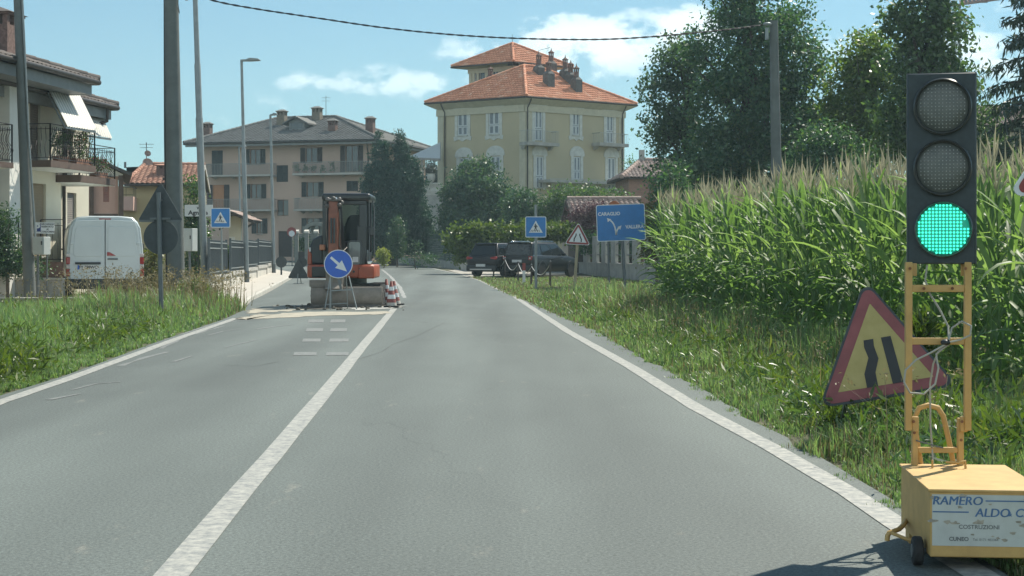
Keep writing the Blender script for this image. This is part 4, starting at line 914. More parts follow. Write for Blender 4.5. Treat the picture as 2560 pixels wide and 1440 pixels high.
# ---------------- beige apartment block with the grey hip roof
def apartments():
    Y0 = 118.0; fr = Fr((X(924, Y0), Y0, 0), R(-15.7)); g = rz(112) - .3; t = thing('apartment_block', 'beige three storey apartment block with grey hip roof and shuttered windows', 'apartment block', fr.o + Vector((0,0,g)))
    U0 = fr.pick(510, 500)[0]; D = 13.0; zt = fr.pick(924, 358)[1]
    W = [('dark',529,376,557,440),('pair',625,373,651,411),('dark',691,413,720,455),('pair',764,369,793,407),('balc',864,364,895,430),
         ('orange',532,462,560,519),('pair',627,460,653,496),('brown',693,499,721,540),('pair',767,455,796,492),('dark',866,452,895,478),
         ('pair',642,546,656,584),('door',696,578,731,642),('pair',767,545,797,583)]
    rects = [fr.rect(*w_[1:]) for w_ in W]
    m = MB(fr.m); wall_holes(m, U0, 0, g-1, zt, rects)
    m.quad((0,0,g-1),(0,D,g-1),(0,D,zt),(0,0,zt)); m.quad((U0,D,g-1),(U0,0,g-1),(U0,0,zt),(U0,D,zt)); m.quad((0,D,g-1),(U0,D,g-1),(U0,D,zt),(0,D,zt))
    m.build('wall', M['beige_plaster'], t)
    for w_, q in zip(W, rects):
        a, b, c, d = q; k = w_[0]
        if k in ('dark', 'door'):
            mid = (a+b)/2
            if k == 'door': MB(fr.m).box(a, b, .08, .12, c, d).build('door', M['shutter_brown'], t)
            else: louvre(t, fr, (a+.01, mid-.005, c+.01, d-.01), 'shutter_green', .02); louvre(t, fr, (mid+.005, b-.01, c+.01, d-.01), 'shutter_green', .02)
            continue
        f = facade_window(t, fr, q)
        if k == 'orange': MB(fr.m).box(a+.02, b-.02, .04, .055, c+.02, d-.02).build('curtain', M['curtain_orange'], f)
        elif k in ('pair', 'brown'): MB(fr.m).box(a+.1, b-.1, .113, .116, c+.1, d-.12).build('curtain', M['curtain'], f)
        if k in ('pair', 'balc', 'orange'):
            sw = .42 if k != 'orange' else .46; mtr = 'shutter_brown' if w_[2] < 430 and w_[1] > 700 or k == 'orange' else 'shutter_green'
            louvre(t, fr, (a-sw, a-.02, c, d), mtr); louvre(t, fr, (b+.02, b+sw, c, d), mtr)
            if k == 'pair': MB(fr.m).box(a-.06, b+.06, -.10, -.003, c-.06, c-.002).build('sill', M['slab'], t)
    # balconies
    def bal(x0, x1, yr, ys, yb, panels=()):
        a, b, c, d = fr.rect(x0, yb, x1, ys, -1.1); zr = fr.pick(x0, yr, -1.1)[1]
        s_ = MB(fr.m); s_.box(a, b, -1.15, -.004, c, d)
        n = 4
        for i in range(n): u = a+.3+(b-a-.75)*i/(n-1); s_.prism([(-.004, c-.002), (-.75, c-.002), (-.6, c-.14), (-.004, c-.28)], u, u+.15, 'x')
        o = s_.build('balcony', M['slab'], t); straight_rail(o, fr, a+.03, b-.03, -1.1, d, zr-d, .13, -.02, 'rail_grey')
        MB(fr.m).box(a+.05, b-.05, -1.085, -1.08, d+.05, zr-.05).build('rail_mesh', M['rail_mesh'], o)
        return o
    M['rail_grey'] = mat('rail_grey', (.20,.21,.20), .5, .1, 5, metal=.3)
    mm = bpy.data.materials.new('rail_mesh'); mm.use_nodes = True; nt = mm.node_tree; bs = nt.nodes['Principled BSDF']; bs.inputs['Base Color'].default_value = (.30,.30,.28,1); tr = nt.nodes.new('ShaderNodeBsdfTransparent'); mx = nt.nodes.new('ShaderNodeMixShader'); mx.inputs[0].default_value = .13
    nt.links.new(tr.outputs[0], mx.inputs[1]); nt.links.new(bs.outputs[0], mx.inputs[2]); nt.links.new(mx.outputs[0], nt.nodes['Material Output'].inputs[0]); M['rail_mesh'] = mm
    bal(512,677,410,437,441); bal(731,911,405,432,437); bal(515,677,498,524,528); bal(734,814,495,523,527)
    # roof
    o = 1.15; ze = fr.pick(945, 348, -1.1)[1]; L = lambda u, y, z: fr.m @ Vector((u, y, z))
    uR = fr.pick(840, 293, D/2)[0]; uL = fr.pick(695, 298, D/2)[0]; zr = fr.pick(840, 293, D/2)[1]
    A, B, C, Dd = L(U0-o,-o,ze), L(o,-o,ze), L(o,D+o,ze), L(U0-o,D+o,ze); R1, R2 = L(uL,D/2,zr), L(uR,D/2,zr)
    for i, pl in enumerate(([A,B,R2,R1], [B,C,R2], [Dd,A,R1], [C,Dd,R1,R2])): ro = roof_plane(t, pl, M['tile_slate'], M['grey_fascia'], .30, .38, .035, seed=20+i)
    m = MB(); up = Vector((0,0,.06))
    for a_, b_ in ((A,R1),(B,R2),(C,R2),(Dd,R1),(R1,R2)): ridge(m, a_+up, b_+up, .13, .4)
    m.build('ridge_tiles', M['tile_slate'], ro, smooth=60)
    m = MB()
    for a_, b_ in ((A,B),(B,C),(Dd,A)): m.cyl(a_+Vector((0,0,-.07)), b_+Vector((0,0,-.07)), .08, n=8)
    m.build('gutter', M['gutter'], t, smooth=60)
    m = MB(fr.m); m.quad((U0-o+.1,-o+.1,ze-.16),(o-.1,-o+.1,ze-.16),(o-.1,D+o-.1,ze-.16),(U0-o+.1,D+o-.1,ze-.16)); m.box(U0-o+.1, o-.1, -o+.08, -o+.1, ze-.3, ze-.05); m.box(o-.1, o-.08, -o+.1, D+o, ze-.3, ze-.05); m.build('soffit', M['grey_fascia'], t)
    m = MB(fr.m); u = fr.pick(921, 450)[0]; m.tube([(u+.3,-1.1,ze-.1),(u+.1,-.5,ze-.5),(u,-.08,ze-.9),(u,-.08,g)], .05, 8); m.build('downpipe', M['gutter'], t, smooth=60)
    for px, top, bot, y, w_, mt_ in ((519,306,343,1.5,.62,'brick_dark'),(705,275,312,4.2,.66,'brick_grey'),(793,267,304,5.6,.68,'brick_grey'),(832,298,340,1.8,.60,'brick_dark'),(926,292,333,3.2,.62,'brick_dark')):
        u, zb = fr.pick(px, bot, y); zt_ = fr.pick(px, top, y)[1]; plain_chimney(t, L(u, y, zb), w_, w_*.9, zt_-zb, M[mt_], M['tile_slate'], fr.a)
    # dormer
    (u0, z0), (u1, z1) = fr.pick(722, 322, 2.4), fr.pick(762, 303, 2.4); zp = fr.pick(742, 290, 2.4)[1]
    m = MB(fr.m); m.prism([(u0,z0-.4),(u1,z0-.4),(u1,z1),((u0+u1)/2,zp-.1),(u0,z1)], 2.4, 6.0); dm = m.build('dormer', M['grey_fascia'], t)
    MB(fr.m).box(u0+.18, u1-.18, 2.37, 2.39, z0, z1-.1).build('pane', M['glass'], dm)
    m = MB(fr.m); e = .4; um = (u0+u1)/2
    for s_, q in ((-1, u0-e), (1, u1+e)): m.add([(q,2.0,z1-.15),(um,2.0,zp),(um,6,zp),(q,6,z1-.15),(q,2.0,z1-.27),(um,2.0,zp-.12),(um,6,zp-.12),(q,6,z1-.27)], [(0,1,2,3),(4,7,6,5),(0,4,5,1),(0,3,7,4)])
    m.build('dormer_roof', M['tile_grey'], dm)
    u, zb = fr.pick(815, 296, D/2); antenna(t, L(u, D/2, zb-.2), fr.pick(815, 240, D/2)[1]-zb+.2)
M['brick_grey'] = mat('brick_grey', (.20,.17,.13), .9, .3, 12, bump=.3)
apartments()
# ---------------- cream house on the left with awnings and balconies
def wavy_rail(parent, p0, p1, z0, h, step=.125, seed=1, name='railing'):
    """wrought iron railing with bellied, wavy bars"""
    p0, p1 = Vector(p0), Vector(p1); d = (p1-p0); n = max(2, int(d.length/step)); d.normalize(); nrm = Vector((d.y, -d.x, 0)); m = MB()
    up = lambda z: Vector((0,0,z0+z))
    m.bar(p0+up(h), p1+up(h), .035, .02); m.bar(p0+up(h*.86), p1+up(h*.86), .016); m.bar(p0+up(.07), p1+up(.07), .02)
    for i in range(n+1):
        b = p0.lerp(p1, i/n)
        if i in (0, n): m.bar(b+up(0), b+up(h), .035); continue
        k = [(0,.07),(.0,.16),(.045,.24),(.06,.32),(.03,.42),(-.03,.55),(-.03,.66),(.0,.78),(0,.92)] if i % 8 != 4 else [(0,.07),(0,.2),(.07,.3),(0,.42),(0,.92)]
        m.tube([b + nrm*(a*1.5) + d*a*.3 + up(q*h) for a, q in k], .008, 4)
        if i % 8 == 4: m.tube([b - d*(a*1.2) - nrm*a*.2 + up(q*h) for a, q in [(0,.2),(.07,.3),(0,.42)]], .008, 4)
    return m.build(name, M['iron'], parent)
def awning(parent, t0, t1, b0, b1, n=12):
    m = MB(); nr = (Vector(b0)-Vector(t0)).cross(Vector(t1)-Vector(t0)).normalized()
    if nr.z < 0: nr = -nr
    V = []; K = 4*n
    for k, (a, b) in enumerate(((t0, t1), (b0, b1))):
        for i in range(K+1): V.append(Vector(a).lerp(Vector(b), i/K) + nr*.045*(.5+.5*math.cos(2*math.pi*i*n/K)))
    m.add(V, [(i, i+1, K+1+i+1, K+1+i) for i in range(K)])
    o = m.build('awning', M['awning'], parent, smooth=80)
    s = MB()
    for i in range(n):
        f0, f1 = (i+.5-.16)/n, (i+.5+.16)/n; q = [Vector(t0).lerp(Vector(t1), f0), Vector(t0).lerp(Vector(t1), f1), Vector(b0).lerp(Vector(b1), f1), Vector(b0).lerp(Vector(b1), f0)]; s.quad(*[p + nr*.03 for p in q])
    s.build('stripe', M['awning_grey'], o)
    s = MB(); s.bar(Vector(b0)-nr*.03, Vector(b1)-nr*.03, .05); s.bar(t0, t1, .07)
    s.bar(Vector(t0)-nr*.04, Vector(b0)-nr*.04, .035); s.bar(Vector(t1)-nr*.04, Vector(b1)-nr*.04, .035); s.build('awning_frame', M['galv'], o)
M['awning_grey'] = mat('awning_grey', (.48,.48,.45), .8, .04, 3)
def left_house():
    f = Fr((X(153, 46), 46, 0), R(81.7)); L = lambda u, y, z: f.m @ Vector((u, y, z)); g = 0.05
    t = thing('house', 'cream two storey house with white awnings and iron balconies at the left edge', 'house', L(0,0,g))
    ue, ze = f.pick(247, 203, -1.35); y2 = 0.9; u2 = f.pick(222, 490, y2)[0]
    zs = ze - .28
    # openings in the main wall and in the set back part
    sh1 = f.rect(82, 640, 115, 459); dr1 = f.rect(75, 400, 101, 240); dr1 = (dr1[0], dr1[1], min(dr1[2:]), max(dr1[2:])); sh1 = (sh1[0], sh1[1], min(sh1[2:]), max(sh1[2:]))
    sh2 = f.rect(168, 620, 191, 482, y2); sh2 = (sh2[0], sh2[1], min(sh2[2:]), max(sh2[2:]))
    dr2 = f.rect(163, 425, 182, 318, y2); dr2 = (dr2[0], dr2[1], min(dr2[2:]), max(dr2[2:]))
    m = MB(f.m); wall_holes(m, -13, 0, -.3, zs, [sh1, dr1]); wall_holes(m, 0, u2, -.3, zs-.1, [sh2, dr2], y2)
    m.quad((0,0,-.3),(0,y2,-.3),(0,y2,zs),(0,0,zs)); m.quad((u2,y2,-.3),(u2,9,-.3),(u2,9,zs),(u2,y2,zs)); m.quad((-13,9,-.3),(-13,0,-.3),(-13,0,zs),(-13,9,zs)); m.quad((u2,9,-.3),(-13,9,-.3),(-13,9,zs),(u2,9,zs))
    m.build('wall', M['cream'], t)
    for q, y, k in ((sh1, 0, 'roller_tan'), (sh2, y2, 'roller_grey'), (dr1, 0, 'roller_brown'), (dr2, y2, 'roller_brown')):
        mm = MB(f.m); n = 26
        for i in range(n):
            z_ = q[2]+(q[3]-q[2])*i/n; z2 = q[2]+(q[3]-q[2])*(i+1)/n; mm.add([(q[0],y+.07,z_),(q[1],y+.07,z_),(q[1],y+.085,z2),(q[0],y+.085,z2)],[(0,1,2,3)])
        s_ = mm.build('roller_shutter', M[k], t); MB(f.m).box(q[0]-.05, q[1]+.05, y-.05, y-.003, q[2]-.05, q[2]).build('sill', M['slab'], s_)
    # tan recess panel and pilaster nearer the camera
    a = f.pick(24, 300, -.35)[0]; b = f.pick(50, 300, -.35)[0]
    MB(f.m).box(a, b, -.35, -.004, -.3, zs-.02).build('pilaster', M['white_wall'], t)
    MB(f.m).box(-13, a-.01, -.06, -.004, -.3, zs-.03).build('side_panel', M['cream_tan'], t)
    # roofs
    sl = math.tan(R(17))
    def hip(u0, u1, y0, z_, y_back, m_, seed):
        d = (y_back - y0)/2; A, B, C, D = L(u0,y0,z_), L(u1,y0,z_), L(u1,y_back,z_), L(u0,y_back,z_); zr = z_ + d*sl; R1, R2 = L(u0+d,y0+d,zr), L(u1-d,y0+d,zr)
        for i, pl in enumerate(([A,B,R2,R1],[B,C,R2],[D,A,R1],[C,D,R1,R2])): ro = roof_plane(t, pl, m_, M['grey_fascia'], .26, .36, .045, seed=seed+i)
        mm = MB(); up = Vector((0,0,.05))
        for p, q in ((A,R1),(B,R2),(C,R2),(R1,R2)): ridge(mm, p+up, q+up, .12, .38)
        mm.build('ridge_tiles', m_, ro, smooth=60)
        mm = MB(); mm.cyl(A+Vector((0,0,-.04)) , B+Vector((0,0,-.04)), .085, n=8); mm.cyl(B+Vector((0,0,-.04)), C+Vector((0,0,-.04)), .085, n=8); mm.build('gutter', M['gutter'], t, smooth=60)
        mm = MB(f.m); mm.box(u0+.15, u1-.15, y0+.15, y0+.19, z_-.42, z_-.12); mm.box(u1-.19, u1-.15, y0+.19, y_back-.15, z_-.42, z_-.12); mm.build('fascia', M['grey_fascia'], t)
        mm = MB(f.m); mm.quad((u0+.2,y0+.2,z_-.40),(u1-.2,y0+.2,z_-.40),(u1-.2,y_back-.2,z_-.40),(u0+.2,y_back-.2,z_-.40)); mm.build('soffit', M['grey_fascia'], t)
    hip(-14, ue, -1.35, ze, 10.4, M['tile_brown'], 40)
    ue2, ze2 = f.pick(294, 267, -.35)
    hip(ue-7, ue2, -.35, ze2, 9.6, M['tile_brown'], 50)
    mm = MB(f.m); mm.tube([(ue2-.7,-.3,ze2-.1),(ue2-.7,-.3,ze2-.5),(ue2-1.0,.2,ze2-.75),(ue2-1.4,y2-.1,ze2-.8),(ue2-1.4,y2-.1,0)], .055, 8); mm.build('downpipe', M['gutter'], t, smooth=60)
    # brick chimney
    u, zb = f.pick(12, 132, .6); zt_ = f.pick(12, 25, .6)[1]; plain_chimney(t, L(u,.6,zb), .95, .62, zt_-zb, M['brick_dark'], M['tile_brown'], f.a)
    # awnings
    def P(px, py, y): u_, z_ = f.pick(px, py, y); return L(u_, y, z_)
    awning(t, P(105,197,-.12), P(186,217,-.12), P(165,317,-1.30), P(240,328,-1.30))
    awning(t, P(217,275,y2-.6), P(247,279,y2-.6), P(219,338,-.55), P(278,347,-.55), 10)
    # balconies
    def balcony(x0, x1, yt0, yb0, y, yback, rail=True, hh=1.0, u1=None):
        a, zb_ = f.pick(x0, yb0, y); zt0 = f.pick(x0, yt0, y)[1]; b = f.pick(x1, yt0, y)[0] if u1 is None else u1
        o = MB(f.m).box(a, b, y, yback-.004, zb_, zt0).build('balcony', M['brown_fascia'], t)
        MB(f.m).box(a+.03, b-.03, y+.03, yback-.006, zb_-.012, zb_-.002).build('underside', M['white_wall'], o)
        wavy_rail(o, L(a+.03, y+.03, 0), L(b-.03, y+.03, 0), zt0, hh); wavy_rail(o, L(a+.03, yback-.05, 0), L(a+.03, y+.03, 0), zt0, hh)
        wavy_rail(o, L(b-.03, y+.03, 0), L(b-.03, yback-.05, 0), zt0, hh)
        return a, b, zt0
    b1 = balcony(127, 240, 400, 417, -1.15, 0, True)
    b2 = balcony(200, 290, 437, 455, -.75, y2, True, .95)
    balcony(-40, 34, 398, 412, -.95, -.061, True)
    return f, L, b1, b2, y2
M['roller_grey'] = mat('roller_grey', (.24,.21,.19), .7, .08, 3); M['roller_brown'] = mat('roller_brown', (.20,.15,.12), .7, .1, 3)
LH = left_house()
# ---------------- pink house behind it
def pink_house():
    Y = 60.0; f = Fr((X(225, Y), Y, 0), R(14.5)); g = rz(Y); t = thing('house', 'pink house with red shutters partly hidden behind the cream house', 'house', (X(262, Y), Y, g))
    w_ = X(303, Y) - X(225, Y); z0, z1 = Z(534, Y), Z(400, Y)
    q = f.rect(258, 505, 273, 458); q = (q[0], q[1], min(q[2:]), max(q[2:]))
    m = MB(f.m); wall_holes(m, -3, w_-.15, z0, Z(440, Y), [q]); m.quad((w_-.15,0,g-.3),(w_-.15,6,g-.3),(w_-.15,6,z1),(w_-.15,0,z1)); m.build('wall', M['pink_plaster'], t)
    louvre(t, f, q, 'shutter_red', .03); m = MB(f.m); m.box(-3, w_-.15, -.02, .3, g-.3, z0-.002); m.build('base', M['brown_fascia'], t)
    m = MB(f.m); m.box(w_-.14, w_+.05, -.25, -.02, g-.3, Z(438, Y)); m.box(-.02, .14, -.25, -.02, g, Z(438, Y)); m.build('post', M['brown_fascia'], t)
    # gable end and dark roof sloping down to the right
    A = f.pick(236, 393, -.5); B = f.pick(328, 432, -.5)
    m = MB(f.m); m.prism([(A[0]-4, A[1]-1.2), (A[0], A[1]-.08), (B[0]-.3, B[1]-.05), (B[0]-.35, Z(440, Y)), (-3, Z(440, Y))], -.25, .25); m.build('gable', M['white_wall'], t)
    m = MB(f.m); m.prism([(A[0], A[1]), (B[0], B[1]), (B[0], B[1]-.12), (A[0], A[1]-.12)], -.6, 7); m.prism([(A[0], A[1]), (A[0]-4.5, A[1]-1.9), (A[0]-4.5, A[1]-2.0), (A[0], A[1]-.12)], -.6, 7); m.build('roof', M['tile_dark'], t)
    m = MB(f.m); m.tube([(B[0]-.02,-.6,B[1]-.05),(B[0]-.02,7,B[1]-.05)], .06, 8); m.build('gutter', M['gutter'], t)
pink_house()
# ---------------- small ochre house with the red roof
def ochre_house():
    Y = 74.0; f = Fr((X(300, Y), Y, 0), R(7.5)); L = lambda u, y, z: f.m @ Vector((u, y, z)); g = rz(Y); t = thing('house', 'small ochre house with red tiled roof behind the white van', 'house', (X(395, Y), Y, g))
    U1 = f.pick(492, 480)[0]; zt = f.pick(380, 466)[1]; q = f.rect(297, 520, 306, 482); q = (q[0]+.02, q[1], min(q[2:]), max(q[2:]))
    m = MB(f.m); q2 = (U1-1.05, U1-.45, f.pick(470,500)[1], f.pick(470,445)[1]); wall_holes(m, -.4, U1, g-.3, zt, [q]); D = 7.0
    m.quad((-.4,D,g-.3),(-.4,0,g-.3),(-.4,0,zt),(-.4,D,zt)); zr = f.pick(420, 413, 3.4)[1]; m.add([(U1,0,g-.3),(U1,D,g-.3),(U1,D,zt),(U1,3.5,zr-.25),(U1,0,zt)], [(0,1,2,3,4)])
    m.build('wall', M['ochre_plaster'], t); facade_window(t, f, q, frame='shutter_brown')
    MB(f.m).box(U1-1.6, U1-.9, -.04, -.003, q2[2], q2[3]).build('shutter', M['shutter_brown'], t)
    o = .55; ze = f.pick(380, 460, -o)[1]; u0, u1 = f.pick(311, 458, -o)[0], f.pick(497, 458, -o)[0]; ur = f.pick(362, 416, 3.4)[0]
    A, B, R2, R1 = L(u0,-o,ze), L(u1,-o,ze), L(u1,3.5,zr), L(ur,3.5,zr); C, Dd = L(u1,D+o,ze), L(u0,D+o,ze)
    ro = roof_plane(t, [A,B,R2,R1], M['terracotta_old'], M['wood_dark'], .24, .34, .05, seed=61); roof_plane(t, [C,Dd,R1,R2], M['terracotta_old'], M['wood_dark'], .24, .34, seed=62); roof_plane(t, [Dd,A,R1], M['terracotta_old'], M['wood_dark'], .24, .34, seed=63)
    m = MB(); up = Vector((0,0,.05)); ridge(m, R1+up, R2+up); ridge(m, A+up, R1+up); m.build('ridge_tiles', M['terracotta_old'], ro, smooth=60)
    m = MB(); m.cyl(A+Vector((0,-.05,-.05)), B+Vector((0,-.05,-.05)), .06, n=8); m.build('gutter', M['gutter'], t)
    m = MB(); s_ = Vector((.03,0,-.05)); m.bar(B+s_, R2+s_, .05, .2); m.bar(C+s_, R2+s_, .05, .2); m.build('bargeboard', M['slab'], t)
    u, zb = f.pick(411, 440, 1.3); plain_chimney(t, L(u,1.3,zb), .7, .6, f.pick(411, 411, 1.3)[1]-zb, M['brick_dark'], M['terracotta_old'], f.a)
    # balcony with rail at the left end
    a, b, c, d = f.rect(297, 534, 333, 518, -1.6); m = MB(f.m); m.box(a, b, -1.6, -.004, c-.15, c+.5); bal = m.build('balcony', M['pink_plaster'], t); straight_rail(bal, f, a, b, -1.57, c+.5, .45, .3, -.1)
    # aerial with two dishes
    u, zb = f.pick(366, 416, 3.5); an = antenna(t, L(u,3.5,zb-.1), f.pick(366, 356, 3.5)[1]-zb+.1)
    for dz, r_ in ((.12, .26), (.6, .16)):
        m = MB(frame_xf(L(u+.06,3.35,zb+dz), R(25), 0, R(-20))); m.xf = m.xf @ Matrix.Rotation(R(90), 4, 'X'); m.lathe([(.01,0),(r_*.6,.03),(r_,.09),(r_,.10),(r_*.6,.04),(.01,.012)], n=18); m.build('satellite_dish', mat('dish', (.30,.22,.19), .6), an, smooth=60)
    # flat lean-to roof behind
    m = MB(); p = [at(x_, y_, 80) for x_, y_ in ((316,418),(362,416),(340,426),(318,424))]; m.add(p + [v+Vector((0,0,-.15)) for v in p], [(0,1,2,3),(7,6,5,4),(0,4,5,1),(1,5,6,2),(2,6,7,3),(3,7,4,0)]); m.build('flat_roof', M['galv'], t)
    m = MB(); m.cyl(at(313,420,80), at(313,405,80), .06); m.build('flue', M['galv_dark'], t)
ochre_house()
# ---------------- brick building on the right, behind the pull-off
def brick_building():
    Y = 96.0; f = Fr((X(1572, Y), Y, 0), R(4)); L = lambda u, y, z: f.m @ Vector((u, y, z)); g = rz(Y); t = thing('brick_building', 'low red brick building with tiled roof beside the yellow villa', 'house', (X(1615, Y), Y, g))
    br = bpy.data.materials.new('red_brick'); br.use_nodes = True; nt = br.node_tree; b = nt.nodes['Principled BSDF']; tx = nt.nodes.new('ShaderNodeTexBrick'); tc = nt.nodes.new('ShaderNodeTexCoord'); mp = nt.nodes.new('ShaderNodeMapping'); mp.inputs['Rotation'].default_value = (R(90),0,0)
    nt.links.new(tc.outputs['Object'], mp.inputs[0]); nt.links.new(mp.outputs[0], tx.inputs[0]); tx.inputs['Scale'].default_value = 4; tx.inputs['Color1'].default_value = (.30,.15,.10,1); tx.inputs['Color2'].default_value = (.24,.12,.085,1); tx.inputs['Mortar'].default_value = (.30,.26,.22,1); nt.links.new(tx.outputs[0], b.inputs['Base Color']); b.inputs['Roughness'].default_value = .9
    U1 = 6.5; zt = f.pick(1610, 445)[1]; hs = []
    a0, b0, c0, d0 = f.rect(1602, 498, 1628, 452); nx, nz = 4, 9
    for i in range(nx):
        for j in range(nz): hs.append((a0+(b0-a0)*(i+.2)/nx, a0+(b0-a0)*(i+.7)/nx, c0+(d0-c0)*(j+.15)/nz, c0+(d0-c0)*(j+.8)/nz))
    m = MB(f.m); wall_holes(m, 0, U1, g-.3, zt, hs, rev=.25); m.quad((0,6,g-.3),(0,0,g-.3),(0,0,zt),(0,6,zt)); m.box(a0, b0, .3, .4, c0, d0); m.build('wall', br, t)
    ze = f.pick(1610, 444, -.4)[1]; zr = f.pick(1600, 402, 3)[1]; A, B = L(-.5,-.4,ze), L(U1+.4,-.4,ze); R1, R2 = L(1.2,3,zr), L(U1-.5,3,zr); C, D = L(U1+.4,6.4,ze), L(-.5,6.4,ze)
    ro = roof_plane(t, [A,B,R2,R1], M['tile_pinkish'], M['wood_dark'], .24, .34, .06, seed=71); roof_plane(t, [D,A,R1], M['tile_pinkish'], M['wood_dark'], .24, .34, .06, seed=72); roof_plane(t, [B,C,R2], M['tile_pinkish'], M['wood_dark'], seed=73); roof_plane(t, [C,D,R1,R2], M['tile_pinkish'], M['wood_dark'], seed=74)
    m = MB(); up = Vector((0,0,.06)); ridge(m, R1+up, R2+up, .14); ridge(m, A+up, R1+up, .14); m.build('ridge_tiles', M['tile_pinkish'], ro, smooth=60)
    u, zb = f.pick(1604, 404, 3); m = MB(f.m); m.box(u-.16, u+.16, 2.8, 3.1, zb-.5, f.pick(1604, 375, 3)[1]); m.build('chimney', M['concrete'], t)
brick_building()
# ---------------- tiled shed roof of the garden store behind the blue board
def garden_store():
    Y = 81.0; f = Fr((X(1432, Y), Y, 0), R(6)); L = lambda u, y, z: f.m @ Vector((u, y, z)); g = rz(Y); t = thing('garden_shed', 'open garden shed with curved pinkish roof tiles behind the blue direction board', 'shed', (X(1505, Y), Y, g))
    zr = f.pick(1420, 500, 1.6)[1]; ze = f.pick(1440, 548, -.3)[1]; U0 = f.pick(1436, 548, -.3)[0]; U1 = f.pick(1600, 500, 1.6)[0]; Ur = f.pick(1418, 500, 1.6)[0]
    ro = roof_plane(t, [L(U0,-.3,ze), L(U1,-.3,ze), L(U1,1.6,zr), L(Ur,1.6,zr)], M['tile_pinkish'], M['wood_dark'], .27, .32, .085, seed=81); roof_plane(t, [L(U1,3.5,ze), L(Ur,3.5,ze), L(Ur,1.6,zr), L(U1,1.6,zr)], M['tile_pinkish'], M['wood_dark'], .27, .32, .085, seed=82)
    m = MB(); ridge(m, L(Ur,1.6,zr+.08), L(U1,1.6,zr+.10), .12, .42); m.build('ridge_tiles', M['tile_pinkish'], ro, smooth=60)
    m = MB(f.m); m.box(Ur+.3, U1-.2, .2, .35, g-.2, ze+.05); m.box(Ur+.3, Ur+.45, .352, 3.3, g-.2, ze+.05); m.box(Ur+.3, U1-.2, 3.2, 3.35, g-.2, ze+.05); m.build('wall', M['wood_dark'], t)
    m = MB(); m.bar(L(U0-.05,-.3,ze-.05), L(Ur-.05,1.6,zr-.05), .06, .2); m.bar(L(Ur-.05,3.5,ze-.05), L(Ur-.05,1.6,zr-.05), .06, .2); m.build('bargeboard', M['wood_dark'], t)
    s = thing('satellite_dish', 'round orange satellite dish showing above the blue direction board', 'satellite dish', L(f.pick(1535, 520, .5)[0], .5, ze))
    m = MB(frame_xf(at(1536, 517, Y-.2), R(-10), 0, R(8))); m.xf = m.xf @ Matrix.Rotation(R(90), 4, 'X'); r_ = 15*Y/F; m.lathe([(.01,-.06),(r_*.6,-.03),(r_,.03),(r_,.045),(r_*.6,-.01),(.01,-.04)], n=24); m.build('reflector', mat('dish_orange', (.50,.17,.08), .6, .1), s, smooth=60)
    MB().cyl(at(1536, 517, Y+.06), L(f.pick(1536, 520, .5)[0], .45, ze-.1), .025).build('mount', M['galv_dark'], s)
garden_store()
# house roof glimpsed behind the trees at the right edge
def far_right_house():
    Y = 70.0; f = Fr((X(2462, Y), Y, 0), R(3)); L = lambda u, y, z: f.m @ Vector((u, y, z)); g = rz(Y); t = thing('house', 'tiled house glimpsed between the trees at the right edge', 'house', (X(2540, Y), Y, g))
    zt, ze, zr = Z(330, Y), Z(318, Y), Z(266, Y+3)
    m = MB(f.m); m.box(0, 7, 0, 6, g-.3, zt); m.build('wall', M['cream_tan'], t)
    for pl in ([L(-.4,-.4,ze), L(7.4,-.4,ze), L(7.4,3,zr), L(-.4,3,zr)], [L(7.4,6.4,ze), L(-.4,6.4,ze), L(-.4,3,zr), L(7.4,3,zr)]): roof_plane(t, pl, M['tile_pinkish'], M['wood_dark'], .26, .36, .05, seed=90)
far_right_house()
# ------------------------------------------------------------------ vehicles
def glossy(name, col, rough=.35, coat=.18, metal=0.0, var=.05): return mat(name, col, rough, var, 3, metal=metal, coat=coat, spec=.3)
M['van_white'] = mat('van_white', (.56,.62,.63), .35, .03, 2, coat=.4); M['car_black'] = glossy('car_black', (.006,.007,.010)); M['car_dark'] = glossy('car_dark', (.008,.009,.009))
M['tail_red'] = mat('tail_red', (.32,.02,.02), .2, .1, 20, coat=.5); M['tail_white'] = mat('tail_white', (.55,.50,.48), .2, .05, 20, coat=.5); M['alloy'] = mat('alloy', (.45,.46,.46), .3, .05, 8, metal=.8)
M['car_glass'] = mat('car_glass', (.012,.016,.018), .06, .1, 3, spec=.5); M['plate_white'] = mat('plate_white', (.6,.61,.6), .5, .05, 5); M['chrome'] = mat('chrome', (.6,.6,.6), .15, .03, 5, metal=1.0)
def wheel(parent, xf, c, r, w_, side, rimm='alloy', spokes=5):
    """c: hub centre in local space, axle along local x, side = +1/-1 outer face"""
    c = Vector(c); m = MB(xf); P = [(r*.62,-w_/2),(r*.93,-w_/2),(r,-w_*.35),(r,w_*.35),(r*.93,w_/2),(r*.62,w_/2)]
    R_ = Matrix.Translation(c) @ Matrix.Rotation(R(90), 4, 'Y'); m.xf = xf @ R_; m.lathe(P, n=28); wh = m.build('wheel', M['black_rubber'], parent, smooth=40)
    m = MB(xf @ R_); s = side; m.lathe([(.02, s*w_*.36), (r*.16, s*w_*.36), (r*.17, s*w_*.1), (r*.5, s*w_*.1), (r*.56, s*w_*.40), (r*.64, s*w_*.46)], n=24)
    for k in range(spokes):
        a = 2*math.pi*k/spokes
        for da in (-.16, .16): m.bar((r*.12*math.cos(a), r*.12*math.sin(a), s*w_*.36), (r*.58*math.cos(a+da), r*.58*math.sin(a+da), s*w_*.40), .05*r/.33, .03)
    m.build('rim', M[rimm], wh, smooth=40, fix=True); return wh
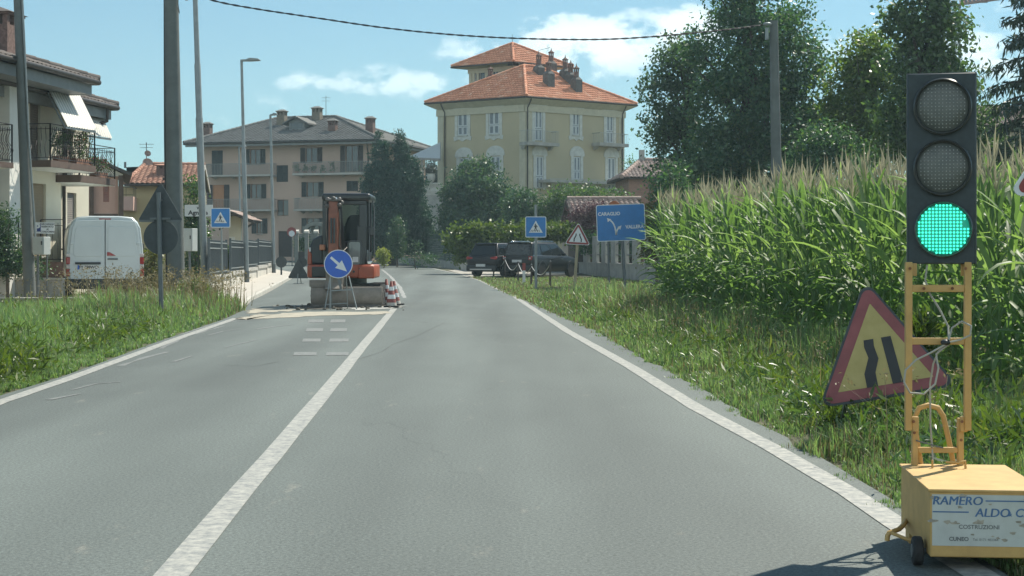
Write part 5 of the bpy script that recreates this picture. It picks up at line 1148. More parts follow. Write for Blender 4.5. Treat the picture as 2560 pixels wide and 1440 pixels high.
def van():
    loc = (X(263, 43), 43.0, .10); rot = R(17.5); t = thing('white_van', 'white panel van with closed rear doors parked by the cream house', 'van', loc, rot); xf = WM[t.name]
    def ring(y, k=1.0, zt=2.24, wt=.80, zb=.42):
        h = [(.90*k, zb),(1.00*k, zb+.12),(1.035*k, .95),(1.02*k, 1.35),(.955*k, 1.90),(wt+.075, zt-.16),(wt-.06, zt-.035),(wt*.5, zt)]
        return [Vector((-a, y, b)) for a, b in h] + [Vector((a, y, b)) for a, b in h[::-1]]
    m = MB(xf); m.loft([ring(.06,.985,2.21,.775), ring(.10), ring(.6), ring(3.7), ring(4.25,.99,2.02,.72), ring(4.75,.95,1.5,.80), ring(5.35,.90,1.15,.80)]); body = m.build('body', M['van_white'], t, smooth=35)
    # rear doors: two leaves with pressed panels
    for s in (-1, 1):
        P = [(s*.008,.50),(s*.93,.50),(s*.965,.95),(s*.945,1.35),(s*.875,1.90),(s*.79,2.10),(s*.008,2.135)]
        m = MB(xf); m.prism(P, .057, .012); d = m.build('rear_door', M['van_white'], t, bevel=.012)
        m = MB(xf); q = [(s*.12,1.12),(s*.80,1.12),(s*.85,1.20),(s*.80,1.86),(s*.74,1.93),(s*.12,1.95),(s*.07,1.88),(s*.07,1.18)]; m.prism(q, .0115, .002); m.build('pressed_panel', M['van_white'], d, bevel=.006)
        for z_ in (.72, 1.48):
            m = MB(xf); m.box(s*.90-.045 if z_ < 1 else s*.885-.045, s*.90+.045 if z_ < 1 else s*.885+.045, -.018, .011, z_-.035, z_+.035)
            m.build('hinge', M['van_white'], d, bevel=.006)
        if s < 0:
            m = MB(xf); m.box(-.80, -.12, -.03, .011, .905, .965); m.build('plate_trim', M['black_plastic'], d, bevel=.01)
            pl = MB(xf).box(-.735, -.175, -.012, .011, .76, .885).build('number_plate', M['plate_white'], d)
            m = MB(xf); text_into(m, 'FY 798WC', .115, -.452, .822, -.0135, sx=.92, thick=.003); m.build('lettering', M['sign_black'], pl)
            MB(xf).box(-.735, -.69, -.0135, -.0125, .765, .88).build('blue_band', M['sign_blue_deep'], pl)
        else:
            m = MB(xf); m.box(.06, .34, -.025, .011, 1.035, 1.065); m.build('handle', M['black_plastic'], d, bevel=.008)
            m = MB(xf); m.prism([(.05,1.24),(.12,1.24),(.29,1.14),(.05,1.14)], .001, -.008); m.build('emblem', M['tail_red'], d)
    for s in (-1, 1):
        for z0, z1, k in ((.58,.78,'tail_red'),(.79,.90,'tail_white'),(.91,1.10,'tail_red'),(1.11,1.20,'tail_white')):
            m = MB(xf); m.box(s*.985-.055, s*.985+.055, .0, .12, z0, z1); m.build('tail_light', M[k], t, bevel=.012)
    m = MB(xf); m.loft([[Vector((x_, y_, z_)) for x_, z_ in ((-1.0,.26),(1.0,.26),(1.02,.48),(-1.02,.48))] for y_ in (-.05, .25)]); m.build('bumper', M['black_plastic'], t, bevel=.03)
    m = MB(xf); m.box(-.85,.85,.3,5.0,.22,.42); m.build('underside', M['black_plastic'], t)
    for s in (-1, 1):
        for y_ in (1.05, 4.35): wheel(t, xf, (s*.90, y_, .33), .33, .22, s, 'galv_dark')
        m = MB(xf); m.bar((s*1.0, 3.9, 1.33), (s*1.18, 3.86, 1.33), .05, .05); m.box(s*1.22-.10, s*1.22+.10, 3.80, 3.90, 1.18, 1.52); m.build('mirror', M['black_plastic'], t, bevel=.025)
    m = MB(xf); m.add([(-.72,4.27,2.03),(.72,4.27,2.03),(.84,4.78,1.50),(-.84,4.78,1.50)], [(0,1,2,3)]); m.build('windscreen', M['car_glass'], t)
    m = MB(xf); m.box(-.007, .007, .006, .013, .50, 2.135); m.box(-.96, .96, .02, .05, .482, .498); m.build('door_seam', M['black_plastic'], t)
    m = MB(xf); m.box(-.16,.16,.04,.10,2.14,2.17); m.build('brake_light', M['tail_red'], t)
van()
def suv(label, loc, rot, paint_m, boxy=0.0, rails=False, skid=True):
    t = thing('parked_car', label, 'car', loc, rot, 'dark cars parked nose in at the pull-off'); xf = WM[t.name]; W_ = .90
    def ring(y, w_, z0, z1, tuck=.0): 
        h = [(w_*.86, z0),(w_*.97, z0+.14),(w_, z0+.40),(w_*.985, z1-.10),(w_*.90, z1)]
        return [Vector((-a, y, b)) for a, b in h] + [Vector((a, y, b)) for a, b in h[::-1]]
    m = MB(xf); m.loft([ring(0,.80,.36,.86), ring(.06,.86,.30,.98), ring(.35,W_,.26,1.02), ring(.9,W_+.015,.25,1.02), ring(2.2,W_,.25,1.0), ring(3.2,W_,.25,.98), ring(3.75,W_-.01,.28,.93), ring(4.2,.82,.32,.82), ring(4.35,.70,.36,.70)]); m.build('body', paint_m, t, smooth=50)
    yb0, yb1, yt0, yt1 = .10, 3.25, .42 - .2*boxy, 2.35; wb, wt, zb, zt = .80, .60 + .06*boxy, .99, 1.60 + .03*boxy
    def gr(f, e=0.0): return [Vector((s*(wb+(wt-wb)*f+e), y, zb+(zt-zb)*f)) for s, y in ((-1, yb0+(yt0-yb0)*f), (1, yb0+(yt0-yb0)*f), (1, yb1+(yt1-yb1)*f), (-1, yb1+(yt1-yb1)*f))]
    m = MB(xf); m.loft([gr(-.06), gr(.0), gr(.93), [Vector((v.x*.93, v.y*.94+.09, zt)) for v in gr(1.0)]]); m.build('roof', paint_m, t, bevel=.05, seg=3)
    def sidepanel(s, yf0, yf1, f0=.08, f1=.84):
        P = []
        for f, yy in ((f0, 0), (f0, 1), (f1, 1), (f1, 0)):
            a, b = yb0+(yt0-yb0)*f, yb1+(yt1-yb1)*f; P.append((s*(wb+(wt-wb)*f+.008), a+(b-a)*(yf1 if yy else yf0), zb+(zt-zb)*f))
        return P
    for s in (-1, 1):
        for a, b in ((.06,.26),(.29,.58),(.61,.93)): MB(xf).add(sidepanel(s, a, b), [(0,1,2,3) if s > 0 else (3,2,1,0)]).build('side_window', M['car_glass'], t)
        m = MB(xf); P = sidepanel(s, .02, .97, .03, .06); m.add(P, [(0,1,2,3)]); m.build('chrome_strip', M['chrome'], t)
    f0, f1 = .10, .86
    m = MB(xf); q = lambda f, s, e: (s*(wb+(wt-wb)*f-.10), yb0+(yt0-yb0)*f-.010, zb+(zt-zb)*f); m.add([q(f0,-1,0), q(f0,1,0), q(f1,1,0), q(f1,-1,0)], [(0,1,2,3)]); m.build('rear_window', M['car_glass'], t)
    m = MB(xf); q = lambda f, s: (s*(wb+(wt-wb)*f-.08), yb1+(yt1-yb1)*f+.010, zb+(zt-zb)*f); m.add([q(f0,-1), q(f1,-1), q(f1,1), q(f0,1)], [(0,1,2,3)]); m.build('windscreen', M['car_glass'], t)
    m = MB(xf); m.box(-wt+.03, wt-.03, yt0-.14, yt0+.12, zt-.05, zt-.015); m.build('spoiler', paint_m, t, bevel=.012)
    for s in (-1, 1):
        m = MB(xf)
        if boxy: m.box(s*.72-.09, s*.72+.09, -.005, .08, .80, .98)
        else: m.prism([(s*.50,.86),(s*.84,.82),(s*.86,.93),(s*.80,.97),(s*.52,.93)], .10, -.005)
        tl = m.build('tail_light', M['tail_red'], t, bevel=.015)
        if boxy: MB(xf).box(s*.72-.045, s*.72+.045, -.010, -.006, .85, .93).build('lens', M['tail_white'], tl)
        for y_ in (.80, 3.42):
            wheel(t, xf, (s*.80, y_, .345), .345, .22, s)
            m = MB(xf); P0 = [(y_+.43*math.cos(a), .345+.43*math.sin(a)) for a in [k*math.pi/10 for k in range(11)]] + [(y_+.35*math.cos(a), .345+.35*math.sin(a)) for a in [math.pi-k*math.pi/10 for k in range(11)]]
            m.prism(P0, s*.86, s*.925, 'x'); m.build('wheel_arch', M['black_plastic'], t, fix=True)
        m = MB(xf); m.box(s*.93-.08, s*.93+.09, 2.62, 2.74, 1.0, 1.13); m.build('mirror', paint_m, t, bevel=.03)
        m = MB(xf); m.box(s*.91-.01, s*.91+.012, 1.55, 1.72, .86, .885); m.box(s*.91-.01, s*.91+.012, 2.45, 2.62, .84, .865); m.build('door_handle', M['chrome'] if rails else paint_m, t)
        if rails: m = MB(xf); m.tube([(s*(wt-.03), .45, zt-.02), (s*(wt-.03), .55, zt+.045), (s*(wt-.03), 2.1, zt+.05), (s*(wt-.03), 2.25, zt-.03)], .018, 8); m.build('roof_rail', M['chrome'], t, smooth=60)
    m = MB(xf); m.box(-.84, .84, -.05, .30, .28, .56); m.build('bumper', M['black_plastic'], t, bevel=.05)
    if skid: m = MB(xf); m.box(-.62, .62, -.062, .0, .33, .40); m.build('skid_plate', M['alloy'], t, bevel=.01)
    m = MB(xf); z0 = .70 if boxy else .50; m.box(-.26, .26, -.065 if not boxy else -.01, -.03 if not boxy else .06, z0, z0+.12); m.build('number_plate', M['plate_white'], t)
suv('dark blue compact SUV with a light bumper strip nearest the green hedge', (X(1203, 72.5), 72.5, rz(72)), R(-34), M['car_black'], 0.0, False, True)
suv('black SUV with silver roof rails beside the concrete fence', (X(1292, 72.0), 72.0, rz(72)), R(-33), M['car_dark'], 1.0, True, False)
# ---------------- mini excavator
def excavator():
    org = (-4.05, 39.0, 0.0); t = thing('mini_excavator', 'orange mini excavator with black cab standing on the closed lane', 'excavator', org); xf = Matrix.Translation(Vector(org))
    M['kub_orange'] = mat('kub_orange', (.36,.08,.038), .45, .12, 5, coat=.15); M['cab_black'] = mat('cab_black', (.016,.020,.022), .35, .15, 6, coat=.3); M['blade_grey'] = mat('blade_grey', (.17,.15,.125), .65, .25, 5, col2=(.25,.22,.19), bump=.2); M['steel'] = mat('steel', (.13,.12,.11), .5, .3, 8, metal=.3)
    lx = lambda px, Y=39.0: X(px, Y) + 4.05
    # tracks
    for s in (-1, 1):
        x0, x1 = s*.68-.16, s*.68+.16; r = .26; L0, L1 = -.85, .95; P = []
        for k in range(9): a = R(90 + 180*k/8); P.append((L0 + r*math.cos(a), .28 + r*math.sin(a)))
        for k in range(9): a = R(-90 + 180*k/8); P.append((L1 + r*math.cos(a), .28 + r*math.sin(a)))
        m = MB(xf); m.prism(P, x0, x1, 'x'); tr = m.build('track', M['black_rubber'], t)
        m = MB(xf); n = len(P); per = []
        for i in range(n):
            a, b = Vector(P[i]), Vector(P[(i+1) % n]); k = max(1, int((b-a).length/.10))
            per += [(a.lerp(b, j/k), (b-a).normalized()) for j in range(k)]
        for p, d in per:
            q = Vector((-d.y, d.x)) * -1; c = p + q*(-.012 if False else .012); m.bar((x0, p.x+q.x*.012, p.y+q.y*.012), (x1, p.x+q.x*.012, p.y+q.y*.012), .035, .03)
        m.build('cleat', M['black_rubber'], tr)
        m = MB(xf)
        for y_ in (L0, -.25, .35, L1): m.tube([(x0-.012, y_, .28), (x1+.012, y_, .28)], .15 if y_ in (L0, L1) else .09, 16)
        m.build('roller', M['steel'], tr, smooth=40)
    m = MB(xf); m.box(-.52,.52,-.55,.65,.28,.56); m.cyl((0,0,.5),(0,0,.70),.42,n=24); m.build('undercarriage', M['cab_black'], t, bevel=.02)
    # dozer blade with its arms
    a, b = X(777, 37.5)+4.05, X(955, 37.5)+4.05; y0 = -1.50
    m = MB(xf); prof = [(y0+.10,.03),(y0+.02,.12),(y0,.26),(y0+.02,.42),(y0+.08,.50),(y0+.14,.50),(y0+.10,.40),(y0+.08,.26),(y0+.10,.14),(y0+.16,.03)]; m.prism(prof, a, b, 'x'); bl = m.build('dozer_blade', M['blade_grey'], t, bevel=.008)
    m = MB(xf); m.box(a, b, y0-.01, y0+.10, .025, .07); m.build('cutting_edge', M['steel'], bl)
    m = MB(xf); m.bar((a-.0, y0+.06, .50), (a+.55, y0+.06, .50), .02) ; m.box(a-.05, a+.50, y0+.1, y0+.55, .50, .66); m.build('track_guard', M['blade_grey'], bl, bevel=.01)
    m = MB(xf)
    for x_ in (-.35, .45): m.bar((x_, y0+.12, .28), (x_, -.3, .34), .10, .14)
    m.build('blade_arm', M['blade_grey'], bl)
    # upper structure
    x0, x1 = lx(776), lx(945)
    m = MB(xf); P = [(x0+.04,-.78),(x1-.10,-.82),(x1,-.70),(x1,.55),(x1-.35,.95),(x0+.35,.95),(x0,.55),(x0,-.62)]; m.prism(P, .70, 1.03, 'z'); bd = m.build('body', M['kub_orange'], t, bevel=.05, seg=3)
    m = MB(xf); m.box(x0+.14, lx(870), -.84, -.77, .72, .98); m.build('front_cover', M['cab_black'], t, bevel=.02)
    m = MB(xf); m.box(x1-.42, x1-.02, -.84, -.6, .69, 1.0); m.build('corner_cover', M['kub_orange'], t, bevel=.03)
    m = MB(xf); m.tube([(lx(893),-.85,.86),(lx(893),-.83,.86)], .03, 12); m.tube([(lx(907),-.86,.93),(lx(907),-.84,.93)], .015, 8); m.build('bolt', M['cab_black'], t)
    # hood on the machine's right (left in the photo)
    m = MB(xf); hx0, hx1 = x0+.02, lx(816); P = [(hx0,1.03),(hx1,1.03),(hx1,1.76),(hx0+.28,1.74),(hx0+.12,1.66),(hx0+.02,1.45)]; m.prism(P, -.60, .90); m.build('hood', mat('hood_dark', (.018,.026,.034), .45, .1, 6, coat=.15), t, bevel=.05, seg=3)
    m = MB(xf); m.prism([(hx0-.012,1.03),(hx0+.10,1.03),(hx0+.09,1.30),(hx0+.0,1.42)], -.64, .5); m.build('side_panel', M['kub_orange'], t, bevel=.02)
    m = MB(xf); m.box(hx0+.03, hx0+.07, -.645, -.60, 1.35, 1.45); m.box(hx0+.08, hx0+.13, -.645, -.60, .80, .95); m.build('reflector', M['sign_white'], t)
    # cab: posts, roof, rear wall, seat, lower glass
    cx0, cx1, cy0, cy1, cz0, cz1 = lx(815), lx(923), -.72, .75, 1.03, 2.78
    m = MB(xf); m.box(cx0-.02, cx1+.10, cy0-.06, cy1+.04, cz1-.19, cz1); m.build('cab_roof', M['cab_black'], t, bevel=.07, seg=3)
    cabf = MB(xf)
    for x_, y_, w_ in ((cx0+.045, cy0+.05, .10), (cx1-.09, cy0+.05, .19), (cx0+.05, cy1-.05, .10), (cx1-.05, cy1-.05, .10), (cx1-.04, .12, .07)): cabf.bar((x_, y_, cz0), (x_, y_+.02, cz1-.1), w_, .10)
    for s_ in ((cx0, cx1, cy0, cy0+.07, cz0, cz0+.13), (cx0, cx1, cy1-.07, cy1, cz0, cz0+.98), (cx0, cx1, cy0, cy0+.05, cz1-.28, cz1-.12), (cx1-.24, cx1-.01, cy0+.005, cy0+.08, cz0, cz0+.95)): cabf.box(*s_)
    cabf.box(cx0+.02, cx1-.02, cy0+.025, cy0+.06, cz0+.1, cz0+.58); cabf.box(cx1-.06, cx1, cy0, cy1, cz0, cz0+.30); cabf.box(cx1-.06, cx1-.02, -.62, .1, cz0+.30, cz0+.36); cabf.box(cx0, cx0+.05, cy0+.1, cy1-.1, cz0, cz0+.6)
    cabf.build('cab_frame', M['cab_black'], t, bevel=.02)
    wg = bpy.data.materials.new('tinted_glass'); wg.use_nodes = True; nt = wg.node_tree; bs = nt.nodes['Principled BSDF']; bs.inputs['Base Color'].default_value = (.02,.03,.03,1); bs.inputs['Roughness'].default_value = .05; tr = nt.nodes.new('ShaderNodeBsdfTransparent'); tr.inputs[0].default_value = (.62,.74,.70,1); mx = nt.nodes.new('ShaderNodeMixShader'); mx.inputs[0].default_value = .25
    nt.links.new(tr.outputs[0], mx.inputs[1]); nt.links.new(bs.outputs[0], mx.inputs[2]); nt.links.new(mx.outputs[0], nt.nodes['Material Output'].inputs[0])
    m = MB(xf); m.quad((cx0+.08,cy0+.04,cz0+.58),(cx1-.16,cy0+.04,cz0+.58),(cx1-.16,cy0+.06,cz1-.25),(cx0+.08,cy0+.06,cz1-.25)); m.build('windscreen', wg, t)
    m = MB(xf); m.quad((cx0+.08,cy1-.03,cz0+.95),(cx1-.08,cy1-.03,cz0+.95),(cx1-.08,cy1-.03,cz1-.2),(cx0+.08,cy1-.03,cz1-.2)); m.build('rear_window', wg, t)
    m = MB(xf); gx0, gx1 = lx(880), lx(908); m.prism(rounded(gx1-gx0, .56, .06, cx=(gx0+gx1)/2, cz=1.31), cy0-.005, cy0-.02); g_ = mat('cab_glass', (.10,.13,.14), .05, .1, 3, spec=.9); pg = m.build('lower_glass', g_, t)
    m = MB(xf); q = rounded(gx1-gx0+.05, .61, .08, cx=(gx0+gx1)/2, cz=1.31); m.tube([(a_, cy0-.02, b_) for a_, b_ in q], .012, 6, True); m.build('window_seal', M['galv_dark'], pg)
    m = MB(xf); m.box(lx(889), lx(903), cy0-.024, cy0-.021, 1.09, 1.22); m.build('paper', M['sign_white'], pg)
    m = MB(xf); m.loft([[Vector((sx*w_+.12, y_, z_)) for sx, y_ in ((-1,.22),(1,.22),(1,.36),(-1,.36))] for w_, z_ in ((.26,1.42),(.28,1.7),(.27,2.05),(.20,2.22),(.12,2.27))]); m.box(-.16, .40, -.25, .30, 1.30, 1.44); m.build('seat', mat('seat_dark', (.02,.02,.022), .8, .2, 10), t, bevel=.04)
    m = MB(xf)
    for x_ in (-.28, .38): m.bar((x_, -.30, 1.1), (x_, -.36, 1.62), .035); m.ball((x_, -.37, 1.65), .04, 8, 6)
    m.build('control_lever', M['cab_black'], t)
    m = MB(xf); m.tube([(cx1+.05,-.60,2.58),(cx1+.06,-.60,1.5),(cx1+.05,-.60,1.06)], .014, 8); m.tube([(cx1+.10,-.2,2.62),(cx1+.14,-.2,2.4),(cx1+.14,-.2,1.2)], .018, 8); m.build('grab_rail', M['galv_dark'], t, smooth=60)
    m = MB(xf); m.bar((cx1,-.70,1.95),(cx1+.13,-.78,1.97),.02); m.box(cx1+.08, cx1+.19, -.80, -.77, 1.75, 1.95); m.build('mirror', M['cab_black'], t, bevel=.01)
    m = MB(xf); m.box(cx1+.01, cx1+.13, -.72, -.45, 1.03, 1.12); m.build('step_plate', M['chrome'], t, bevel=.02)
    # boom, dipper and bucket folded in front
    bx = lx(841, 38)
    def beam(pts, w_):
        mm = MB(xf); rings = []
        for y_, z_, h in pts: rings.append((y_, z_, h))
        prof = [(y_-h*.0, z_+h/2) for y_, z_, h in rings] + [(y_, z_-h/2) for y_, z_, h in rings[::-1]]
        mm.prism(prof, bx-w_/2, bx+w_/2, 'x'); return mm
    m = MB(xf); m.box(bx-.20, bx+.20, -1.02, -.55, .50, .98); m.build('swing_post', M['blade_grey'], t, bevel=.03)
    m = MB(xf); prof = [(-.80,.92),(-.98,.88),(-1.10,1.35),(-1.18,1.85),(-1.34,2.30),(-1.50,2.52),(-1.42,2.62),(-1.24,2.58),(-1.02,2.15),(-.90,1.60)]; m.prism(prof, bx-.115, bx+.115, 'x'); boom = m.build('boom', mat('boom_orange', (.17,.06,.035), .5, .2, 5), t, bevel=.015)
    m = MB(xf); prof = [(-1.52,2.62),(-1.66,2.54),(-1.72,2.20),(-1.74,1.20),(-1.66,1.16),(-1.58,1.9),(-1.44,2.44)]; m.prism(prof, bx-.11, bx+.11, 'x'); dip = m.build('dipper_arm', mat('dipper_orange', (.22,.075,.042), .5, .25, 6), t, bevel=.012)
    m = MB(xf)
    for x_ in (-.035, .035): m.tube([(bx+x_*1.0, -1.765, 2.15), (bx+x_, -1.79, 1.55)], .022, 8)
    m.build('dark_slot', M['cab_black'], dip)
    m = MB(xf); m.tube([(bx,-1.08,1.0),(bx,-1.30,1.75)], .055, 12); m.build('boom_cylinder', M['cab_black'], boom, smooth=60)
    m = MB(xf); m.tube([(bx,-1.28,1.70),(bx,-1.40,2.15)], .030, 10); m.tube([(bx+.05,-1.25,2.60),(bx+.05,-1.60,2.62)], .035, 10); m.build('piston_rod', M['chrome'], boom, smooth=60)
    m = MB(xf)
    for x_, y_, z_ in ((-.18,-1.5,2.53),(.18,-1.5,2.53),(-.14,-1.62,2.60),(.14,-1.62,2.60),(-.15,-1.70,2.44),(.15,-1.70,2.46),(0,-1.66,2.62)): m.ball((bx+x_, y_, z_), (.055,.05,.055), 8, 6); 
    m.tube([(bx-.20,-1.5,2.53),(bx+.20,-1.5,2.53)], .035, 10); m.tube([(bx-.19,-1.66,2.58),(bx+.19,-1.66,2.58)], .03, 10); m.build('pivot_pins', M['steel'], boom, smooth=60)
    m = MB(xf)
    for s, dz in ((-1, 0), (1, 0), (-1, .06), (1, .06), (1, .12)):
        o = .135 + dz*.4; m.tube([(bx+s*o, -1.0, 1.10), (bx+s*(o+.03), -1.25, 1.50), (bx+s*(o+.02), -1.45, 2.00), (bx+s*(o-.01), -1.62, 2.40+dz), (bx+s*(o-.03), -1.58, 2.60+dz*.4), (bx+s*.06, -1.40, 2.62)], .016, 6)
    m.build('hose', M['cable_black'], boom, smooth=60)
    m = MB(xf); m.tube([(bx-.15,-1.75,2.40),(bx-.16,-1.78,1.9),(bx-.13,-1.72,1.45)], .014, 6); m.tube([(bx+.16,-1.75,2.36),(bx+.18,-1.76,2.0),(bx+.15,-1.72,1.5),(bx+.22,-1.6,1.35),(bx+.30,-1.4,1.45)], .014, 6); m.build('steel_pipe', M['steel'], dip, smooth=60)
    m = MB(xf); prof = [(-1.72,1.22),(-1.60,1.22),(-1.36,.95),(-1.28,.70),(-1.36,.48),(-1.55,.40),(-1.72,.46),(-1.50,.62),(-1.52,.82),(-1.66,1.0)]; m.prism(prof, bx-.20, bx+.20, 'x'); m.build('bucket', M['blade_grey'], t, bevel=.01)
    m = MB(xf); m.box(bx-.42, bx-.28, -.95, -.82, 1.38, 1.52); m.build('work_lamp', mat('lamp_orange', (.5,.2,.1), .3), t, bevel=.02)
excavator()
# ---------------- blue arrow sign on an A-frame in front of the excavator
def arrow_sign():
    Y = 36.4; c = at(846, 660, Y); t = thing('arrow_sign', 'round blue keep right arrow sign on a steel A-frame before the excavator', 'road sign', (c.x, Y, 0))
    xf = frame_xf(c, 0, 0, R(-6)); r = .335
    p = MB(xf).prism(circ(r, 40), 0, -.016).build('disc', M['sign_white'], t); MB(xf).prism(circ(r*.945, 40), -.0165, -.0185).build('blue_face', M['sign_blue_deep'], p)
    m = MB(xf @ Matrix.Rotation(R(41), 4, 'Y')); a = r*.98
    m.prism([(-a*.72,.085*a),(-a*.72,-.085*a*1.0),(.10*a,-.10*a),(.10*a,.10*a)], -.019, -.021); m.prism([(.02*a,.36*a),(.02*a,-.36*a),(.82*a,0)], -.0212, -.0232); m.build('arrow', M['sign_white'], p)
    q = lambda px, py, dy: at(px, py, Y + dy)
    m = MB()
    for (x0, y0, x1, y1, d0, d1) in ((826,690,812,770,.02,-.15),(826,690,825,773,.02,-.15),(872,690,892,769,.02,-.15),(866,690,869,768,.06,.45),(830,690,828,768,.06,.45)):
        b = q(x1, y1, d1); b.z = .012; m.bar(q(x0, y0, d0), b, .022)
    m.bar(q(824,727,-.06), q(882,724,-.06), .02, .03); b0, b1 = q(813,761,-.1), q(869,758,-.1); m.bar(b0, b1, .02); m.build('stand', M['galv'], t)
    m = MB(); m.prism([(0,0)]*0 or [(c.x-.02,c.z-.36),(c.x+.06,c.z-.36),(c.x+.09,c.z-.62),(c.x+.05,c.z-.62)], Y-.02, Y-.04); m.build('strap', M['galv_dark'], t)
arrow_sign()
# ---------------- traffic cones
def cone(label, px, py, Y, h=.62, tilt=0.0, yaw=0.0):
    b = Vector((X(px, Y), Y, 0.012)); t = thing('traffic_cone', label, 'traffic cone', b, yaw, 'traffic cones beside the excavator'); xf = Matrix.Translation(b) @ Matrix.Rotation(yaw, 4, 'Z') @ Matrix.Rotation(tilt, 4, 'Y')
    m = MB(xf); m.prism(rounded(.36,.36,.05), 0, .035, 'z'); m.build('base', M['black_rubber'], t, bevel=.006)
    R0 = lambda z: .135 - (.135-.028)*(z/h)
    b_ = MB(xf); b_.lathe([(R0(.03),.035),(R0(h),h),(R0(h)*.6,h+.005)], n=20); bo = b_.build('body', mat('cone_red', (.22,.06,.05), .6, .15, 8), t, smooth=60)
    for z0, z1 in ((.20,.30),(.40,.49)): m = MB(xf); m.lathe([(R0(z0)+.003,z0),(R0(z1)+.003,z1)], n=20); m.build('white_band', M['sign_white'], bo, smooth=60)
    m = MB(xf); m.lathe([(R0(.035)+.0025,.036),(R0(.11)+.0025,.11)], n=20); m.build('white_band', mat('cone_dirty', (.42,.40,.36), .7, .2, 10), bo, smooth=60)
cone('traffic cone with red and white bands standing on the white centre line', 978.5, 765, 37.6)
cone('traffic cone in shade beside the excavator blade, behind the front cone', 966, 752, 39.6, .64)
cone('leaning traffic cone to the right of the other two cones', 989, 755, 39.0, .60, R(-4), .5)
# ---------------- sign backs further along the closed lane
Y = 72.0; c = at(703, 655, Y); t = thing('round_sign', 'dark back of a small round sign standing on the pavement edge', 'road sign', (c.x, Y, rz(Y)))
xf = frame_xf(c, 0); MB(xf).prism(circ(.26), 0, .02).build('disc', M['sign_back'], t); MB().bar((c.x, Y+.04, rz(Y)), (c.x, Y+.04, c.z), .08, .03).build('post', M['sign_back'], t)
Y = 62.0; t = thing('roadworks_sign', 'dark back of a roadworks triangle with a round sign above it on the road', 'road sign', (X(746, Y), Y, rz(Y)))
xf = frame_xf(at(746, 680, Y), 0, 0, R(8)); MB(xf).prism(tri_round(.88, .05), 0, .02).build('triangle_panel', M['sign_back'], t)
xf = frame_xf(at(755, 656, Y+.05), 0, 0, R(4)); MB(xf).prism(circ(.20), 0, .02).build('disc_panel', M['sign_back'], t)
m = MB(); m.bar(at(746,665,Y+.08), Vector((X(744,Y),Y-.05,rz(Y)+.01)), .03); m.bar(at(746,665,Y+.08), Vector((X(750,Y),Y+.4,rz(Y)+.01)), .03); m.bar(Vector((X(734,Y),Y-.05,rz(Y)+.02)), Vector((X(760,Y),Y-.05,rz(Y)+.02)), .02); m.build('stand', M['galv'], t)
# ---------------- poles, lamps, cabinets
def pole(label, base, top, Y, r0, r1, m_, name='utility_pole', n=16, z_base=0.0):
    b = Vector((X(base[0], Y), Y, z_base)); tp = at(top[0], top[1], Y); t = thing(name, label, 'utility pole', b)
    MB().tube([b - Vector((0,0,.3)), b.lerp(tp, .5), tp], [r0, (r0+r1)/2, r1], n).build('shaft', M[m_], t, smooth=40); return t, b, tp
t, b, tp = pole('thick dark concrete pole with a white conduit at the left edge', (76, 735), (42, -70), 40.2, .155, .105, 'pole_concrete', z_base=.15)
m = MB(); dx = Vector((.14, -.06, 0)); m.tube([b + dx*1.25 + Vector((0,0,1.2)), b.lerp(tp,.5)+dx*1.05, tp+dx*.9], .03, 8); m.build('conduit', M['galv'], t, smooth=60)
t, b, tp = pole('very thick concrete pole behind the backs of the two signs', (441, 760), (427, -90), 39.0, .235, .17, 'pole_concrete', z_base=-.1)
m = MB(); m.tube([b+Vector((-.22,-.1,.5)), b.lerp(tp,.5)+Vector((-.21,-.05,0)), tp+Vector((-.15,-.05,-.6))], .022, 6); m.tube([tp+Vector((.18,-.1,-.3)), tp+Vector((.22,-.12,-.7)), tp+Vector((.20,-.1,-1.0)), tp+Vector((.24,-.1,-1.25)), tp+Vector((.18,-.1,-1.1))], .01, 6); m.build('cable', M['cable_black'], t, smooth=60)
t, b, tp = pole('concrete pole standing behind the maize with the overhead cable on top', (1947, 430), (1934, 52), 42.0, .17, .115, 'pole_concrete', z_base=-.05)
m = MB(); q = at(1918, 60, 41.8); m.bar(q, at(1932, 58, 41.95), .03); m.ball(q, (.12,.06,.05), 10, 6); m.box(q.x-.05, q.x+.03, 41.75, 41.85, q.z-.42, q.z-.10); m.build('cable_clamp', M['galv'], t)
def lamp_post(label, base, top, head, Y, r0, r1, zb, steps=()):
    b = Vector((X(base[0], Y), Y, zb)); tp = at(top[0], top[1], Y); t = thing('street_lamp', label, 'street lamp', b, 0, 'street lamps along the left pavement')
    pts, rs = [b], [r0]
    for f, r_ in steps: p = b.lerp(tp, f); pts += [p, p+Vector((0,0,.06))]; rs += [rs[-1], r_]
    pts.append(tp); rs.append(r1); MB().tube(pts, rs, 14).build('post', M['galv'], t, smooth=40)
    MB().tube([b+Vector((0,0,-.02)), b+Vector((0,0,.45))], r0*1.06, 14).build('base_sleeve', M['galv_dark'], t, smooth=40)
    if head:
        e = at(head[0], head[1], Y - .2); m = MB(); d = e - tp
        m.loft([[Vector((tp.x+d.x*f, tp.y+d.y*f+s*w_, tp.z+d.z*f+k)) for s, k in ((-1,-.03),(1,-.03),(1,h),(-1,h))] for f, w_, h in ((-.06,.05,.05),(.25,.06,.05),(.45,.15,.09),(.9,.13,.05),(1.0,.06,.0))]); m.build('lamp_head', M['galv'], t, bevel=.012, fix=True)
    return t
lamp_post('tallest stepped grey lamp post, its top above the photo', (513, 715), (486, -60), None, 50.0, .115, .075, .02, ((.55, .10), (.72, .085)))
lamp_post('grey street lamp with a flat head beside the low pavement wall', (617, 708), (604, 152), (651, 150), 60.0, .095, .05, rz(60)+.10, ((.3, .085), (.6, .065)))
lamp_post('shorter street lamp in front of the beige apartment block', (684.5, 681), (676, 288), (694, 286), 76.0, .095, .055, rz(76)+.10, ((.35, .08),))
